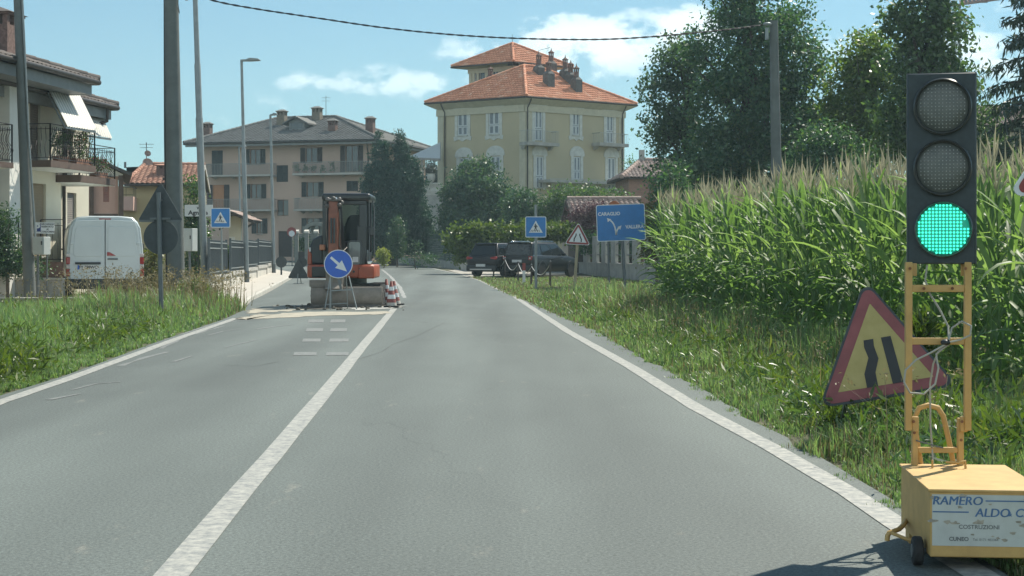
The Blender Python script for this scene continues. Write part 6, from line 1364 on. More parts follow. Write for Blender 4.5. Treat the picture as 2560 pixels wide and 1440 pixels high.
lamp_post('most distant thin street lamp near the left end of the apartments', (602, 620), (597.5, 368), (616, 366), 110.0, .09, .05, rz(110), ((.4, .07),))
def cabinet(label, px0, py0, px1, py1, Y, post_px, zb, name='meter_cabinet'):
    a, b_ = at(px0, py0, Y), at(px1, py1, Y); t = thing(name, label, 'cabinet', (X(post_px, Y), Y, zb)); w_ = b_.x - a.x
    xf = frame_xf(((a.x+b_.x)/2, Y, 0), R(-18)); m = MB(xf); m.box(-w_/2, w_/2, -.02, .28, b_.z, a.z); bx = m.build('box', M['plastic_grey'], t, bevel=.012)
    m = MB(xf); m.box(-w_/2+.03, w_/2-.03, -.033, -.021, b_.z+.03, a.z-.03); m.build('door', M['plastic_grey'], t, bevel=.005); m = MB(xf); m.box(w_/2-.07, w_/2-.04, -.045, -.034, (a.z+b_.z)/2+.02, (a.z+b_.z)/2+.12); m.build('latch', M['black_plastic'], t)
    MB().cyl((X(post_px, Y), Y+.12, zb), (X(post_px, Y), Y+.12, b_.z), .035).build('post', M['galv_dark'], t, smooth=40)
cabinet('grey meter cabinet on a post beside the pole at the left edge', 80, 592, 113, 637, 39.9, 91, .1)
cabinet('pale grey cabinet on a post to the right of the two sign backs', 458, 571, 483, 628, 44.0, 472, 0)
# overhead twisted cable
def overhead():
    px = [(427,-62),(470,-22),(540,3),(640,22),(800,46),(950,68),(1100,84),(1250,94),(1400,98.5),(1520,98),(1640,91),(1760,80),(1860,69),(1917,60)]
    P = []
    for x_, y_ in px: P.append(at(x_, y_, 39 + 3*(x_-427)/(1917-427)))
    Q = []
    for i in range(len(P)-1):
        p0, p1, p2, p3 = P[max(i-1,0)], P[i], P[i+1], P[min(i+2,len(P)-1)]
        for k in range(14):
            u = k/14; Q.append(.5*((2*p1)+(p2-p0)*u+(2*p0-5*p1+4*p2-p3)*u*u+(3*p1-p0-3*p2+p3)*u**3))
    Q.append(P[-1]); m = MB(); L_ = 0; off = []
    for i, p in enumerate(Q):
        if i: L_ += (p-Q[i-1]).length
        a = L_*2*math.pi/.55; off.append(Vector((0, math.cos(a), math.sin(a)))*.014)
    m.tube([p+o for p, o in zip(Q, off)], .013, 5); m.tube([p-o for p, o in zip(Q, off)], .013, 5)
    t = tag(m.build('overhead_cable', M['cable_black'], None, smooth=60), 'dark twisted overhead cable sagging across the sky between two concrete poles', 'cable')
overhead()
m = MB(); a, b = at(440, -60, 39), at(484, -30, 50); m.tube([a.lerp(b, k/8) - Vector((0,0,.5*math.sin(math.pi*k/8))) for k in range(9)], .014, 5); tag(m.build('lamp_cable', M['cable_black'], None), 'short dark cable looping from the thick pole to the tallest lamp post', 'cable')
# ---------------- walls and fences
def on_line(A, B, px):
    k = (px - 1280)/F; t = (k*A.y - A.x)/((B.x-A.x) - k*(B.y-A.y)); return A.lerp(B, t)
def seg_xf(A, B): return Matrix.Translation(A) @ Matrix.Rotation(math.atan2(B.y-A.y, B.x-A.x), 4, 'Z')
def left_wall():
    A, B = G(524, 738), G(683, 683.5); d = (B-A); L_ = d.xy.length; zs = (A.z+.05, B.z+.12)
    t = thing('low_wall', 'low pale concrete wall with coping along the left pavement', 'wall', A); xf = seg_xf(A, B); sl = (B.z - A.z)/L_
    m = MB(xf); n = 5; segs = []
    for i in range(n):
        u0, u1 = L_*i/n, L_*(i+1)/n - .35; segs.append((u0, u1)); z = sl*(u0+u1)/2
        m.box(u0, u1, -.1, .12, z-.1, z+.45)
    m.build('wall', M['concrete_light'], t); m = MB(xf)
    for i, (u0, u1) in enumerate(segs): z = sl*(u0+u1)/2; m.box(u0-.02, u1+.02, -.16, .18, z+.452, z+.58)
    m.build('coping', M['concrete'], t); m = MB(xf)
    for u0, u1 in segs: z = sl*u1; m.box(u1+.021, u1+.33, -.13, .15, z-.1, z+.50)
    m.build('pier', M['concrete'], t)
    dark = mat('fence_slate', (.085,.105,.115), .55, .12, 6)
    for x0, x1, lab in ((521,565,'nearest'),(575,613,'middle'),(618,641,'third'),(645,678,'farthest')):
        P, Q = on_line(A, B, x0), on_line(A, B, x1); xf2 = seg_xf(P, Q); Lp = (Q-P).xy.length; z0 = .66; hh = 1.12; s2 = (Q.z-P.z)/Lp
        f = thing('metal_fence', {'nearest':'slate grey spear top metal fence panel nearest the crossing sign','middle':'second slate grey metal fence panel on the pavement wall','third':'narrow slate grey metal fence panel behind the flat headed lamp','farthest':'farthest slate grey metal fence panel beside the shorter street lamp'}[lab], 'fence', P, 0, 'slate grey metal fence panels on the pavement wall')
        m = MB(xf2); m.box(0, Lp, -.01, .01, z0, z0+hh*.86); sh = m.build('sheet', dark, f)
        m = MB(xf2); k = max(3, int(Lp/.14))
        for i in range(k+1): u = Lp*i/k; m.box(u-.012, u+.012, -.03, -.012, z0-.05, z0+hh*.95); m.add([(u-.014,-.025,z0+hh*.95),(u+.014,-.025,z0+hh*.95),(u,-.02,z0+hh*1.05)], [(0,1,2)])
        m.build('bar', dark, f); m = MB(xf2)
        for zz in (z0+.05, z0+hh*.72, z0+hh*.88): m.box(0, Lp, -.045, -.031, zz-.02, zz+.02)
        m.build('rail', M['galv'], f)
        m = MB(xf2)
        for u in (0, Lp): m.box(u-.03, u+.03, -.05, .03, .55, z0+hh)
        m.build('post', dark, f)
left_wall()
def van_wall():
    Y = 42.3; t = thing('garden_wall', 'low grey wall with brown panel and wavy iron railing beside the white van', 'wall', (X(60, Y), Y, 0))
    m = MB(); m.box(X(-80, Y), X(157, Y), Y, Y+.2, -.1, Z(699, Y)); m.build('wall', M['concrete'], t); m = MB(); m.box(X(-80, Y), X(157, Y), Y-.05, Y+.25, Z(699, Y)+.001, Z(695, Y)); m.build('coping', M['concrete_light'], t)
    m = MB(); m.box(X(100, Y), X(157, Y), Y+.06, Y+.12, Z(694, Y), Z(655, Y)); m.build('panel', mat('gate_brown', (.16,.09,.07), .7, .15, 6), t)
    wavy_rail(t, (X(100, Y), Y+.08, 0), (X(157, Y), Y+.08, 0), Z(655, Y), 1.15); wavy_rail(t, (X(-60, Y), Y+.08, 0), (X(44, Y), Y+.08, 0), Z(694, Y), 1.6)
    return t
van_wall()
m = MB(); m.box(-22, -8.5, 38.9, 39.25, -.4, .16); m.box(-22, -8.5, 38.86, 39.29, .161, .20); o = m.build('retaining_wall', M['concrete'], None); tag(o, 'low concrete retaining edge in the grass before the white van', 'wall')
# wall curving along the outside of the bend with the slatted fence behind it
def bend_wall():
    pts = [G(*p) for p in [(1172,679),(1130,671),(1060,663.5),(1000,659),(945,657)]]; t = thing('bend_wall', 'low concrete wall curving along the far side of the bend', 'wall', pts[0]); m = MB()
    for a, b in zip(pts[:-1], pts[1:]):
        h = .42; n_ = Vector(((b-a).y, -(b-a).x, 0)).normalized()*.22
        if n_.y < 0: n_ = -n_
        z = Vector((0,0,h)); m.add([a-Vector((0,0,.1)), b-Vector((0,0,.1)), b+n_-Vector((0,0,.1)), a+n_-Vector((0,0,.1)), a+z, b+z, b+n_+z, a+n_+z], [(0,3,2,1),(4,5,6,7),(0,1,5,4),(1,2,6,5),(2,3,7,6),(3,0,4,7)])
    m.build('wall', M['concrete'], t)
    f = thing('slat_fence', 'green horizontal slat fence above the low curved wall', 'fence', pts[1]+Vector((0,1.2,0)))
    grn = mat('slat_green', (.050,.085,.075), .6, .12, 5); pp = [p+Vector((-.2,1.3,0)) for p in pts[1:]]; pp = [pp[0]+Vector((1.2,-1,0))] + pp + [pp[-1]+Vector((-6,.5,0))]; sl = MB(); ps = MB()
    for a, b in zip(pp[:-1], pp[1:]):
        for k in range(15): z = Vector((0,0,.42+k*.112)); sl.bar(a+z, b+z, .02, .088)
        ps.bar(a+Vector((0,.05,0)), a+Vector((0,.05,2.15)), .07)
    sl.build('slats', grn, f); ps.build('post', grn, f)
bend_wall()
def slab_fence():
    A, B = G(1424, 678), G(1672, 712); L_ = (B-A).xy.length; xf = seg_xf(A, B); t = thing('concrete_fence', 'grey concrete fence of upright slabs on a low wall behind the blue board', 'fence', A); s = (B.z-A.z)/L_
    m = MB(xf); m.box(-.1, L_, -.1, .12, -.3, .46); m.build('base_wall', M['concrete'], t); m = MB(xf); m.box(-.1, L_, -.13, .15, .461, .52); m.build('coping', M['concrete'], t)
    us = [(on_line(A, B, a)-A).xy.length for a in (1437,1461,1484,1506,1530,1556,1584,1614,1646)]
    for i, u in enumerate(us):
        w_ = (us[min(i+1, len(us)-1)]-us[max(i-1, 0)])*.22 if 0 < i < len(us)-1 else .5
        m = MB(xf); m.box(u, u+w_, -.07, .09, .521, 1.80); m.build('slab', M['concrete'], t, bevel=.015)
    m = MB(xf)
    for a, b in zip(us[:-1], us[1:]): m.tube([(a+.3,0,1.2),(a+(b-a)*.6,0,1.45),(b,0,1.45)], .02, 6); m.tube([(a+.3,0,.9),(b,0,.9)], .02, 6)
    m.build('rail', M['galv_dark'], t)
    p = on_line(A, B, 1416); m = MB(); m.box(p.x-.22, p.x+.22, p.y-.2, p.y+.24, -.2, 2.15); m.box(p.x-.30, p.x+.30, p.y-.28, p.y+.32, 2.151, 2.26); m.build('gate_pillar', M['concrete'], t)
slab_fence()
# stakes and chain before the cars, delineator
stakes = []
lab = ['thin dark stake holding the light chain, nearest the road bend', 'thin dark stake with chain, second from the bend', 'thin dark stake with chain beside the white marker post', 'thin dark stake with chain just left of the crossing sign post', 'thicker dark stake with chain just right of the crossing sign post']
for i, (x_, yt, yb) in enumerate(((1234,635,690),(1262,645,695),(1295,655,703),(1328,662,712),(1375,654,717))):
    p = G(x_, yb); h = min(.95, (yb-yt)*p.y/F); t = thing('chain_stake', lab[i], 'post', p, 0, 'dark stakes holding the chain')
    MB().tube([p-Vector((0,0,.1)), p+Vector((.01,0,h))], .035, 8).build('stake', M['wood_dark'], t, smooth=50); MB().ball(p+Vector((.01,0,h)), .04, 8, 6).build('cap', M['galv_dark'], t); stakes.append(p+Vector((.01,0,h*.92)))
m = MB()
for a, b in zip(stakes[:-1], stakes[1:]): m.tube([a.lerp(b, k/8)-Vector((0,0,.38*math.sin(math.pi*k/8))) for k in range(9)], .016, 6)
tag(m.build('chain', mat('chain_pale', (.45,.45,.43), .6), None, smooth=60), 'pale chain sagging between the dark stakes in front of the cars', 'chain')
p = G(1310, 708); t = thing('marker_post', 'white roadside marker post with a red top beside the chain stakes', 'marker post', p)
m = MB(); m.prism([(p.x-.06,-.1),(p.x+.06,-.1),(p.x+.06,.66),(p.x-.06,.60)], p.y, p.y+.05); m.build('post', M['sign_white'], t); m = MB(); m.box(p.x-.062, p.x+.062, p.y-.003, p.y+.053, .62, .92); m.build('red_top', M['sign_red'], t)
# garden gate of stone piers, lantern sign and shrine roof behind the excavator
def garden_gate():
    Y = 100.0; g = rz(Y); t = thing('garden_gate', 'stone garden piers with pale caps and a small arched shrine behind the excavator', 'gate', (X(770, Y), Y, g)); st = mat('pier_stone', (.20,.21,.19), .9, .2, 4)
    for x_ in (741, 766, 790, 815):
        m = MB(); m.box(X(x_-4.5, Y), X(x_+4.5, Y), Y, Y+.25, g-.2, Z(583, Y)); o = m.build('pier', st, t); m = MB(); m.box(X(x_-6, Y), X(x_+6, Y), Y-.06, Y+.31, Z(583, Y)+.001, Z(578, Y)); m.add([(X(x_-6,Y),Y-.06,Z(578,Y)),(X(x_+6,Y),Y-.06,Z(578,Y)),(X(x_+6,Y),Y+.31,Z(574,Y)),(X(x_-6,Y),Y+.31,Z(574,Y))],[(0,1,2,3)]); m.build('cap', M['concrete_light'], o)
    m = MB(); n = 12; a, b = X(752, Y), X(812, Y); cx = (a+b)/2; r = (b-a)/2; zb = Z(572, Y); P = [(cx+r*math.cos(math.pi*k/n), zb+r*.62*math.sin(math.pi*k/n)) for k in range(n+1)]; Q = [(cx+(r-.22)*math.cos(math.pi*k/n), zb+(r-.22)*.55*math.sin(math.pi*k/n)-.05) for k in range(n, -1, -1)]; m.prism(P+Q, Y+1.5, Y+2.6); m.build('arched_roof', st, t, fix=True)
    m = MB()
    for x_ in (760, 782, 804): m.box(X(x_-4, Y+2), X(x_+4, Y+2), Y+2, Y+2.3, g, Z(566, Y+2))
    m.build('column', st, t)
    m = MB(); m.box(X(745, Y), X(815, Y), Y+.1, Y+.14, g+.1, g+.9); m.build('gate_leaf', M['iron'], t)
    s = thing('round_sign', 'small red and white round sign on a post near the apartment door', 'road sign', (X(730, 98), 98, rz(98))); xf = frame_xf(at(729, 580, 98), R(20)); MB(xf).prism(circ(.30), 0, -.02).build('disc', M['sign_red'], s); MB(xf).prism(circ(.19, cz=-.1), -.021, -.023).build('white_centre', M['sign_white'], s); MB().cyl((X(730, 98), 98.05, rz(98)), at(730, 574, 98.05), .03).build('post', M['galv_dark'], s)
garden_gate()
def gate_canopy():
    Y = 84.0; t = thing('gate_canopy', 'small tiled canopy on brackets over a garden gate behind the pavement fence', 'canopy', (X(600, Y), Y, rz(Y))); a, b = at(572, 532, Y), at(641, 553, Y)
    A, B = Vector((b.x, Y-1.0, b.z)), Vector((b.x, Y+1.6, b.z)); C, D = Vector((a.x+.4, Y+1.6, a.z)), Vector((a.x+.4, Y-1.0, a.z))
    ro = roof_plane(t, [A,B,C,D], M['tile_pinkish'], M['wood_dark'], .24, .34, .06, seed=95); E = Vector((a.x-1.0, 0, a.z-.5)); roof_plane(t, [Vector((E.x,Y+1.6,E.z)), Vector((E.x,Y-1,E.z)), D, C], M['tile_pinkish'], M['wood_dark'], .24, .34, .06, seed=96)
    m = MB(); m.bar(D+Vector((0,-.03,-.06)), A+Vector((0,-.03,-.06)), .08, .16); m.bar(at(612, 572, Y-.6), at(636, 556, Y-.6), .10); m.bar(at(570, 560, Y-.6), at(548, 574, Y-.6), .10); m.build('bracket', M['wood_dark'], t)
    m = MB(); m.box(X(574, Y), X(604, Y), Y-.2, Y+.2, rz(Y), Z(540, Y)); m.build('wall', M['cream'], t); m = MB(); m.box(X(576, Y), X(589, Y), Y-.24, Y-.21, rz(Y), Z(592, Y)); m.build('gate_leaf', M['white_wall'], t)
gate_canopy()
# glazed pergola on the terrace between the apartments and the villa
def pergola():
    Y = 112.0; t = thing('pergola', 'white glazed pergola on the balustraded terrace left of the villa', 'pergola', (X(1070, Y), Y, rz(Y))); fr_ = MB()
    P = [at(1018, 396, Y), at(1100, 399, Y-2), at(1100, 358, Y+1.5), at(1096, 360, Y+3)]
    for k in range(6): a = P[0].lerp(P[1], k/5); b = P[2].lerp(P[3], 0) + (P[0]-P[1])*0; fr_.bar(a, P[0].lerp(P[2], .15+.17*k), .05)
    fr_.bar(P[0], P[1], .14, .16); fr_.bar(P[0], P[2], .10); fr_.bar(P[1], P[2], .10)
    for f in (.25, .5, .75): fr_.bar(P[0].lerp(P[2], f), P[1].lerp(P[2], f), .06)
    fr_.bar(at(1054, 397, Y-.8), Vector((X(1060, Y), Y-.8, Z(462, Y))), .12); fr_.build('frame', mat('pergola_grey', (.28,.26,.24), .6), t)
    g_ = MB(); g_.add([P[0]+Vector((0,0,.07)), P[1]+Vector((0,0,.07)), P[2]+Vector((0,0,.07))], [(0,1,2)]); g_.build('glazing', mat('pergola_glass', (.50,.51,.49), .9, .03, 3), t)
    m = MB(); m.box(X(1052, Y), X(1104, Y), Y-1.4, Y-1.1, Z(490, Y), Z(487, Y)); m.box(X(1052, Y), X(1104, Y), Y-1.4, Y-1.1, Z(463, Y), Z(459, Y))
    for k in range(16): x_ = X(1052+52*k/15, Y); m.lathe([(.05,Z(487,Y)),(.09,Z(480,Y)),(.05,Z(471,Y)),(.07,Z(463,Y))], (x_, Y-1.25, 0), 8)
    m.build('balustrade', M['concrete_light'], t); m = MB(); m.box(X(1052, Y), X(1108, Y), Y-1.35, Y+6, rz(Y)-.2, Z(490, Y)-.002); m.build('terrace', M['concrete'], t)
    m = MB(); m.lathe([(.10,0),(.22,.12),(.30,.45),(.25,.6),(.32,.66)], (X(1080, Y), Y-1.25, Z(459, Y)), 14); tag(m.build('urn', M['concrete_light'], None, smooth=40), 'stone urn standing on the terrace balustrade left of the villa', 'urn')
pergola()
# tower crane far behind the trees
def crane():
    Y = 190.0; t = thing('tower_crane', 'tower crane mast and red lattice jib behind the trees at the top right', 'crane', (X(2393, Y), Y, 1.0)); x_ = X(2393, Y); w_ = .55
    zt = Z(10, Y); m = MB()
    for sx in (-1, 1):
        for sy in (-1, 1): m.bar((x_+sx*w_/2, Y+sy*w_/2, 0), (x_+sx*w_/2, Y+sy*w_/2, zt), .14)
    n = 30
    for k in range(n): z0, z1 = zt*k/n, zt*(k+1)/n; m.bar((x_-w_/2, Y-w_/2, z0), (x_+w_/2, Y-w_/2, z1), .07); m.bar((x_+w_/2, Y-w_/2, z0), (x_-w_/2, Y+w_/2, z1), .07)
    m.build('mast', M['galv'], t); a, b = at(2360, 17, Y), at(2640, -22, Y-25); m = MB(); d = (b-a); n = 26; up = Vector((0,0,1.1)); s = Vector((0,.5,0))
    m.bar(a-s, b-s, .14); m.bar(a+s, b+s, .14); m.bar(a+up, b+up, .14)
    for k in range(n): p, q = a+d*k/n, a+d*(k+1)/n; h = p.lerp(q, .5)+up; m.bar(p-s, h, .07); m.bar(q-s, h, .07); m.bar(p+s, q-s, .07)
    m.build('jib', mat('crane_red', (.30,.12,.08), .6), t); p = a.lerp(b, .15); m = MB(); m.box(p.x, p.x+3.2, p.y-.75, p.y-.7, p.z+.1, p.z+.8); m.build('board', mat('board_dark', (.08,.10,.14), .6), t)
crane()
# ------------------------------------------------------------------ vegetation
NP = np.random.RandomState
def unit(a): return a / np.maximum(np.linalg.norm(a, axis=-1, keepdims=True), 1e-9)
def leaf_cloud(P, size, rng, aspect=.5, droop=0.0, fold=.18, flat=0.0):
    """one folded diamond leaf at every point of P"""
    n = len(P); d = rng.normal(size=(n, 3)); d[:, 2] = d[:, 2]*(1-flat) - droop; d = unit(d)
    s = unit(np.cross(d, rng.normal(size=(n, 3)))); nn = np.cross(d, s)
    L_ = (size * rng.uniform(.6, 1.3, n))[:, None]; W_ = L_*aspect*.5
    V = np.stack([P, P + d*L_*.5 + s*W_ + nn*L_*fold*.5, P + d*L_, P + d*L_*.5 - s*W_ + nn*L_*fold*.5], 1).reshape(-1, 3)
    return V, np.arange(4*n).reshape(n, 4)
def spray_cloud(P, length, rng, width=.02, droop=.4, out=None):
    """needle sprays: thin hanging strips"""
    n = len(P); d = rng.normal(size=(n, 3))*.55; d[:, 2] -= droop
    if out is not None: d += out
    d = unit(d); s = unit(np.cross(d, rng.normal(size=(n, 3)))); L_ = (length*rng.uniform(.5, 1.3, n))[:, None]; W_ = width*rng.uniform(.7, 1.4, n)[:, None]
    V = np.stack([P - s*W_*.4, P + d*L_*.5 - s*W_, P + d*L_, P + d*L_*.5 + s*W_], 1).reshape(-1, 3); return V, np.arange(4*n).reshape(n, 4)
def ell_points(ells, Y, n, rng, depth=.9, hollow=.55):
    """clump centres inside ellipsoids given in photo pixels at distance Y, denser towards the outside"""
    k = Y / F; E = []
    for e in ells:
        px, py, rx, ry = e[:4]; dy = e[4] if len(e) > 4 else 0.0; E.append((at(px, py, Y + dy), rx*k, ry*k))
    w_ = np.array([a*b*max(a, .3) for _, a, b in E]); w_ = w_/w_.sum(); idx = rng.choice(len(E), n, p=w_)
    d = unit(rng.normal(size=(n, 3))); r = rng.uniform(hollow**3, 1, n)**(1/3.) * rng.uniform(.86, 1.08, n)
    C = np.array([tuple(E[i][0]) for i in idx]); S = np.array([(E[i][1], E[i][1]*depth, E[i][2]) for i in idx])
    return C + d*r[:, None]*S
def woody(mb, base, tips, r0, rng, split=.35):
    """trunk with limbs bending out to the given tips"""
    base = Vector(base); top = Vector(tips[0])
    mid = base.lerp(top, .5) + Vector((rng.uniform(-.15, .15), rng.uniform(-.15, .15), 0)); mb.tube([base, base.lerp(mid, .5), mid, mid.lerp(top, .6), top], [r0*1.25, r0, r0*.75, r0*.45, r0*.12], 9)
    for t in tips[1:]:
        t = Vector(t); f = rng.uniform(split, .8); a = base.lerp(top, f); b = a.lerp(t, .5) + Vector((0, 0, .12*(t-a).length)); rr = r0*(1-f)*.7+.012
        mb.tube([a, b, t], [rr, rr*.6, rr*.15], 6)
def tree(name, label, ells, Y, base_px, zb, nclump, per, leaf, mt, seed, clump_r=.35, trunk_r=.15, bark='bark', cat='tree', group=None, aspect=.5, droop=.15, hollow=.55, limbs=14, depth=.9, flat=0.0):
    rng = NP(seed); b = Vector((X(base_px, Y), Y, zb)); t = thing(name, label, cat, b, 0, group)
    C = ell_points(ells, Y, nclump, rng, depth, hollow)
    C = C[C[:, 2] > zb + .12]
    tp = C[np.argmax(C[:, 2])]; tips = [Vector((float(b.x*.35+tp[0]*.65), float(b.y*.5+tp[1]*.5), float(tp[2]-.25)))] + [Vector(c) for c in C[rng.choice(len(C), min(limbs, len(C)), replace=False)]]
    m = MB(); woody(m, b - Vector((0,0,.15)), tips, trunk_r, rng); m.build('trunk', M[bark], t, smooth=60)
    k = rng.randint(int(per*.6), int(per*1.4)+1, len(C)); P = np.repeat(C, k, 0); sp = np.repeat(rng.uniform(.6, 1.3, len(C)), k)
    off = rng.normal(size=P.shape) * (clump_r*.55*sp)[:, None]; off[:, 2] *= .75; P = P + off; P = P[P[:, 2] > zb + .03]
    V, Fc = leaf_cloud(P, leaf, rng, aspect, droop, flat=flat); fast('crown', V, Fc, M[mt], t)
    return t
G_ = lambda c, k=1.0: tuple(x*k for x in c)
M['leaf_dark'] = leaf_mat('leaf_dark', (.042,.100,.070), (.080,.160,.090), (.15,.22,.10), .38, .42)
M['leaf_birch'] = leaf_mat('leaf_birch', (.046,.088,.068), (.080,.138,.085), (.12,.18,.095), .34, .45)
M['leaf_lime'] = leaf_mat('leaf_lime', (.065,.11,.032), (.13,.195,.05), (.22,.26,.075), .42, .40)
M['leaf_mid'] = leaf_mat('leaf_mid', (.045,.088,.046), (.088,.155,.062), (.14,.20,.085), .38, .38)
M['leaf_laurel'] = leaf_mat('leaf_laurel', (.034,.080,.058), (.064,.128,.072), (.12,.18,.10), .28, .45)
M['leaf_hedge'] = leaf_mat('leaf_hedge', (.055,.09,.022), (.11,.16,.035), (.19,.21,.06), .35, .40)
M['leaf_conifer'] = leaf_mat('leaf_conifer', (.012,.052,.044), (.024,.080,.060), (.045,.11,.075), .16, .55)
M['leaf_spruce'] = leaf_mat('leaf_spruce', (.022,.044,.036), (.042,.072,.052), (.065,.095,.06), .18, .5)
M['leaf_blue'] = leaf_mat('leaf_blue', (.045,.065,.065), (.075,.10,.10), (.10,.13,.13), .12, .5)
M['leaf_purple'] = leaf_mat('leaf_purple', (.07,.035,.045), (.13,.075,.085), (.22,.15,.16), .25, .5, tcol=(1.4,.9,1.0))
M['leaf_yellow'] = leaf_mat('leaf_yellow', (.16,.19,.03), (.28,.30,.06), (.34,.34,.10), .35, .45)
M['leaf_gold'] = leaf_mat('leaf_gold', (.06,.075,.02), (.13,.13,.035), (.20,.16,.06), .35, .45)
M['petal'] = leaf_mat('petal', (.35,.05,.06), (.45,.12,.12), (.5,.25,.2), .3, .6, tcol=(1,1,1)); M['petal_orange'] = leaf_mat('petal_orange', (.12,.10,.04), (.38,.14,.05), (.45,.22,.10), .3, .6, tcol=(1,1,1))
g70 = rz(70)
# --- big trees behind the maize
tree('broadleaf_tree', 'tallest dense dark tree behind the concrete pole in the maize', [(1890,40,125,120),(1850,150,150,120),(1960,160,100,110),(1880,280,160,120),(1960,320,110,120),(1840,400,140,90),(1760,330,60,110),(1780,440,100,70),(1920,430,130,70),(1870,-70,85,90)], 58, 1860, rz(58), 430, 120, .17, 'leaf_dark', 11, .60, .28, 'bark_dark', hollow=.35, limbs=26)
tree('birch_tree', 'thin airy birch with separate small leaves left of the tallest dark tree', [(1690,130,55,60),(1655,220,50,70),(1720,210,60,80),(1650,320,48,60),(1700,330,70,80),(1680,410,55,60),(1735,110,40,50),(1745,420,60,60)], 60, 1722, rz(60), 300, 36, .15, 'leaf_birch', 12, .50, .12, 'bark_dark', aspect=.62, droop=.5, hollow=.2, limbs=40)
tree('broadleaf_tree', 'lime green round tree in the gap right of the concrete pole', [(2170,150,75,75),(2130,240,70,70),(2210,260,80,80),(2150,340,85,70),(2230,360,80,70),(2090,300,45,60)], 56, 2170, rz(56), 170, 85, .19, 'leaf_lime', 13, .50, .14, hollow=.3, limbs=24, droop=.4)
tree('broadleaf_tree', 'tall open crowned tree rising behind the signal head', [(2310,30,95,70),(2260,80,60,60),(2370,100,70,80),(2290,170,85,70),(2360,220,80,80),(2250,290,80,70),(2330,330,110,70),(2410,300,50,80),(2320,-50,80,50)], 52, 2318, rz(52), 190, 85, .20, 'leaf_mid', 14, .46, .15, 'bark_dark', hollow=.25, limbs=34, droop=.45)
tree('undergrowth_bush', 'dark leafy bush under the trees behind the maize tops', [(2060,370,70,60),(2130,400,80,50),(2010,420,60,50)], 53, 2080, rz(53), 150, 46, .14, 'leaf_dark', 15, .5, .06, cat='bush', limbs=10)
tree('ivy_bush', 'dark shaggy bush at the left end of the maize field', [(1680,470,38,70),(1700,540,45,60),(1665,560,28,45)], 52, 1690, rz(52), 120, 44, .13, 'leaf_dark', 16, .42, .06, cat='bush', limbs=8)
tree('ivy_bush', 'golden green climbing bush beside the right end of the concrete fence', [(1640,560,26,55),(1655,500,24,35),(1632,620,22,40)], 58, 1642, rz(58), 70, 44, .12, 'leaf_gold', 17, .36, .05, cat='bush', limbs=6)
tree('undergrowth_bush', 'mid green bush between the signal head and the drooping conifer', [(2455,330,40,80),(2480,400,50,60)], 50, 2470, rz(50), 80, 46, .15, 'leaf_mid', 18, .45, .05, cat='bush', limbs=8)
def drooping_conifer(label, base_px, top_py, bot_py, Y, halfw, seed, nb=46):
    rng = NP(seed); b = Vector((X(base_px, Y), Y, rz(Y))); t = thing('conifer_tree', label, 'tree', b); zt, zb = Z(top_py, Y), Z(bot_py, Y); m = MB(); m.tube([b-Vector((0,0,.2)), Vector((b.x, b.y, (zt+b.z)/2)), Vector((b.x, b.y, zt))], [.30, .22, .03], 10); P = []; O = []
    for k in range(nb):
        f = (k + rng.uniform(0, 1))/nb; z = zb + (zt-zb)*f; L_ = halfw*Y/F*(1-f*.75)*rng.uniform(.65, 1.1); a = k*2.4 + rng.uniform(-.3, .3); d = Vector((math.cos(a), math.sin(a), 0))
        pts = [Vector((b.x, b.y, z)) + d*L_*q + Vector((0, 0, L_*(.10*q - .34*q*q))) for q in (0, .25, .5, .75, 1.0)]; m.tube(pts, [.05, .035, .025, .016, .006], 5)
        for q in np.linspace(.12, 1.0, int(9+L_*9)):
            c = Vector((b.x, b.y, z)) + d*L_*q + Vector((0, 0, L_*(.10*q - .34*q*q)))
            for s in range(7): P.append(tuple(c + Vector((rng.normal()*.16, rng.normal()*.16, rng.normal()*.05)))); O.append((d.x*.25, d.y*.25, 0))
    m.build('trunk', M['bark_dark'], t, smooth=60); V, Fc = spray_cloud(np.array(P), .34, rng, .028, .95, np.array(O)); fast('crown', V, Fc, M['leaf_spruce'], t)
drooping_conifer('large conifer with hanging needle sprays at the right edge', 2585, -160, 420, 44, 190, 19)
# --- village trees and shrubs
tree('cypress_tree', 'large dark twin topped evergreen behind the excavator', [(950,352,6,22),(1003,347,7,22),(951,372,13,26),(1003,368,14,26),(952,400,22,44),(1004,398,24,46),(948,470,42,70),(1006,470,50,75),(975,560,75,85),(1040,570,40,75),(930,590,35,55)], 101, 980, rz(101), 1000, 95, .22, 'leaf_conifer', 21, .33, .22, 'bark_dark', aspect=.3, droop=-.55, hollow=.6, limbs=4)
tree('evergreen_tree', 'broad rounded evergreen in front of the left face of the villa', [(1190,480,75,80),(1240,470,45,55),(1140,510,50,70),(1190,560,95,70),(1245,540,45,70),(1115,580,35,55),(1200,420,28,26)], 98, 1195, rz(98), 330, 80, .24, 'leaf_laurel', 22, .50, .2, 'bark_dark', aspect=.4, droop=-.2, hollow=.5, limbs=6)
tree('laurel_bush', 'glossy laurel bush in front of the corner of the villa', [(1310,520,52,48),(1345,545,50,45),(1290,565,35,40)], 90, 1320, rz(90), 170, 44, .19, 'leaf_laurel', 23, .48, .1, cat='bush', limbs=6)
tree('laurel_bush', 'leafy bush with long shoots under the right face of the villa', [(1420,500,55,36),(1480,500,60,32),(1540,495,40,28),(1440,545,70,35),(1400,470,12,22),(1480,468,10,18),(1385,525,35,40)], 89, 1450, rz(89), 210, 44, .18, 'leaf_mid', 24, .45, .1, cat='bush', limbs=10)
def hedge(name, label, ells, Y, base_px, nclump, per, leaf, mt, seed, cat='hedge', clump_r=.32):
    return tree(name, label, ells, Y, base_px, rz(Y), nclump, per, leaf, mt, seed, clump_r, .05, 'bark', cat, limbs=8, hollow=.35, aspect=.6, droop=.1)
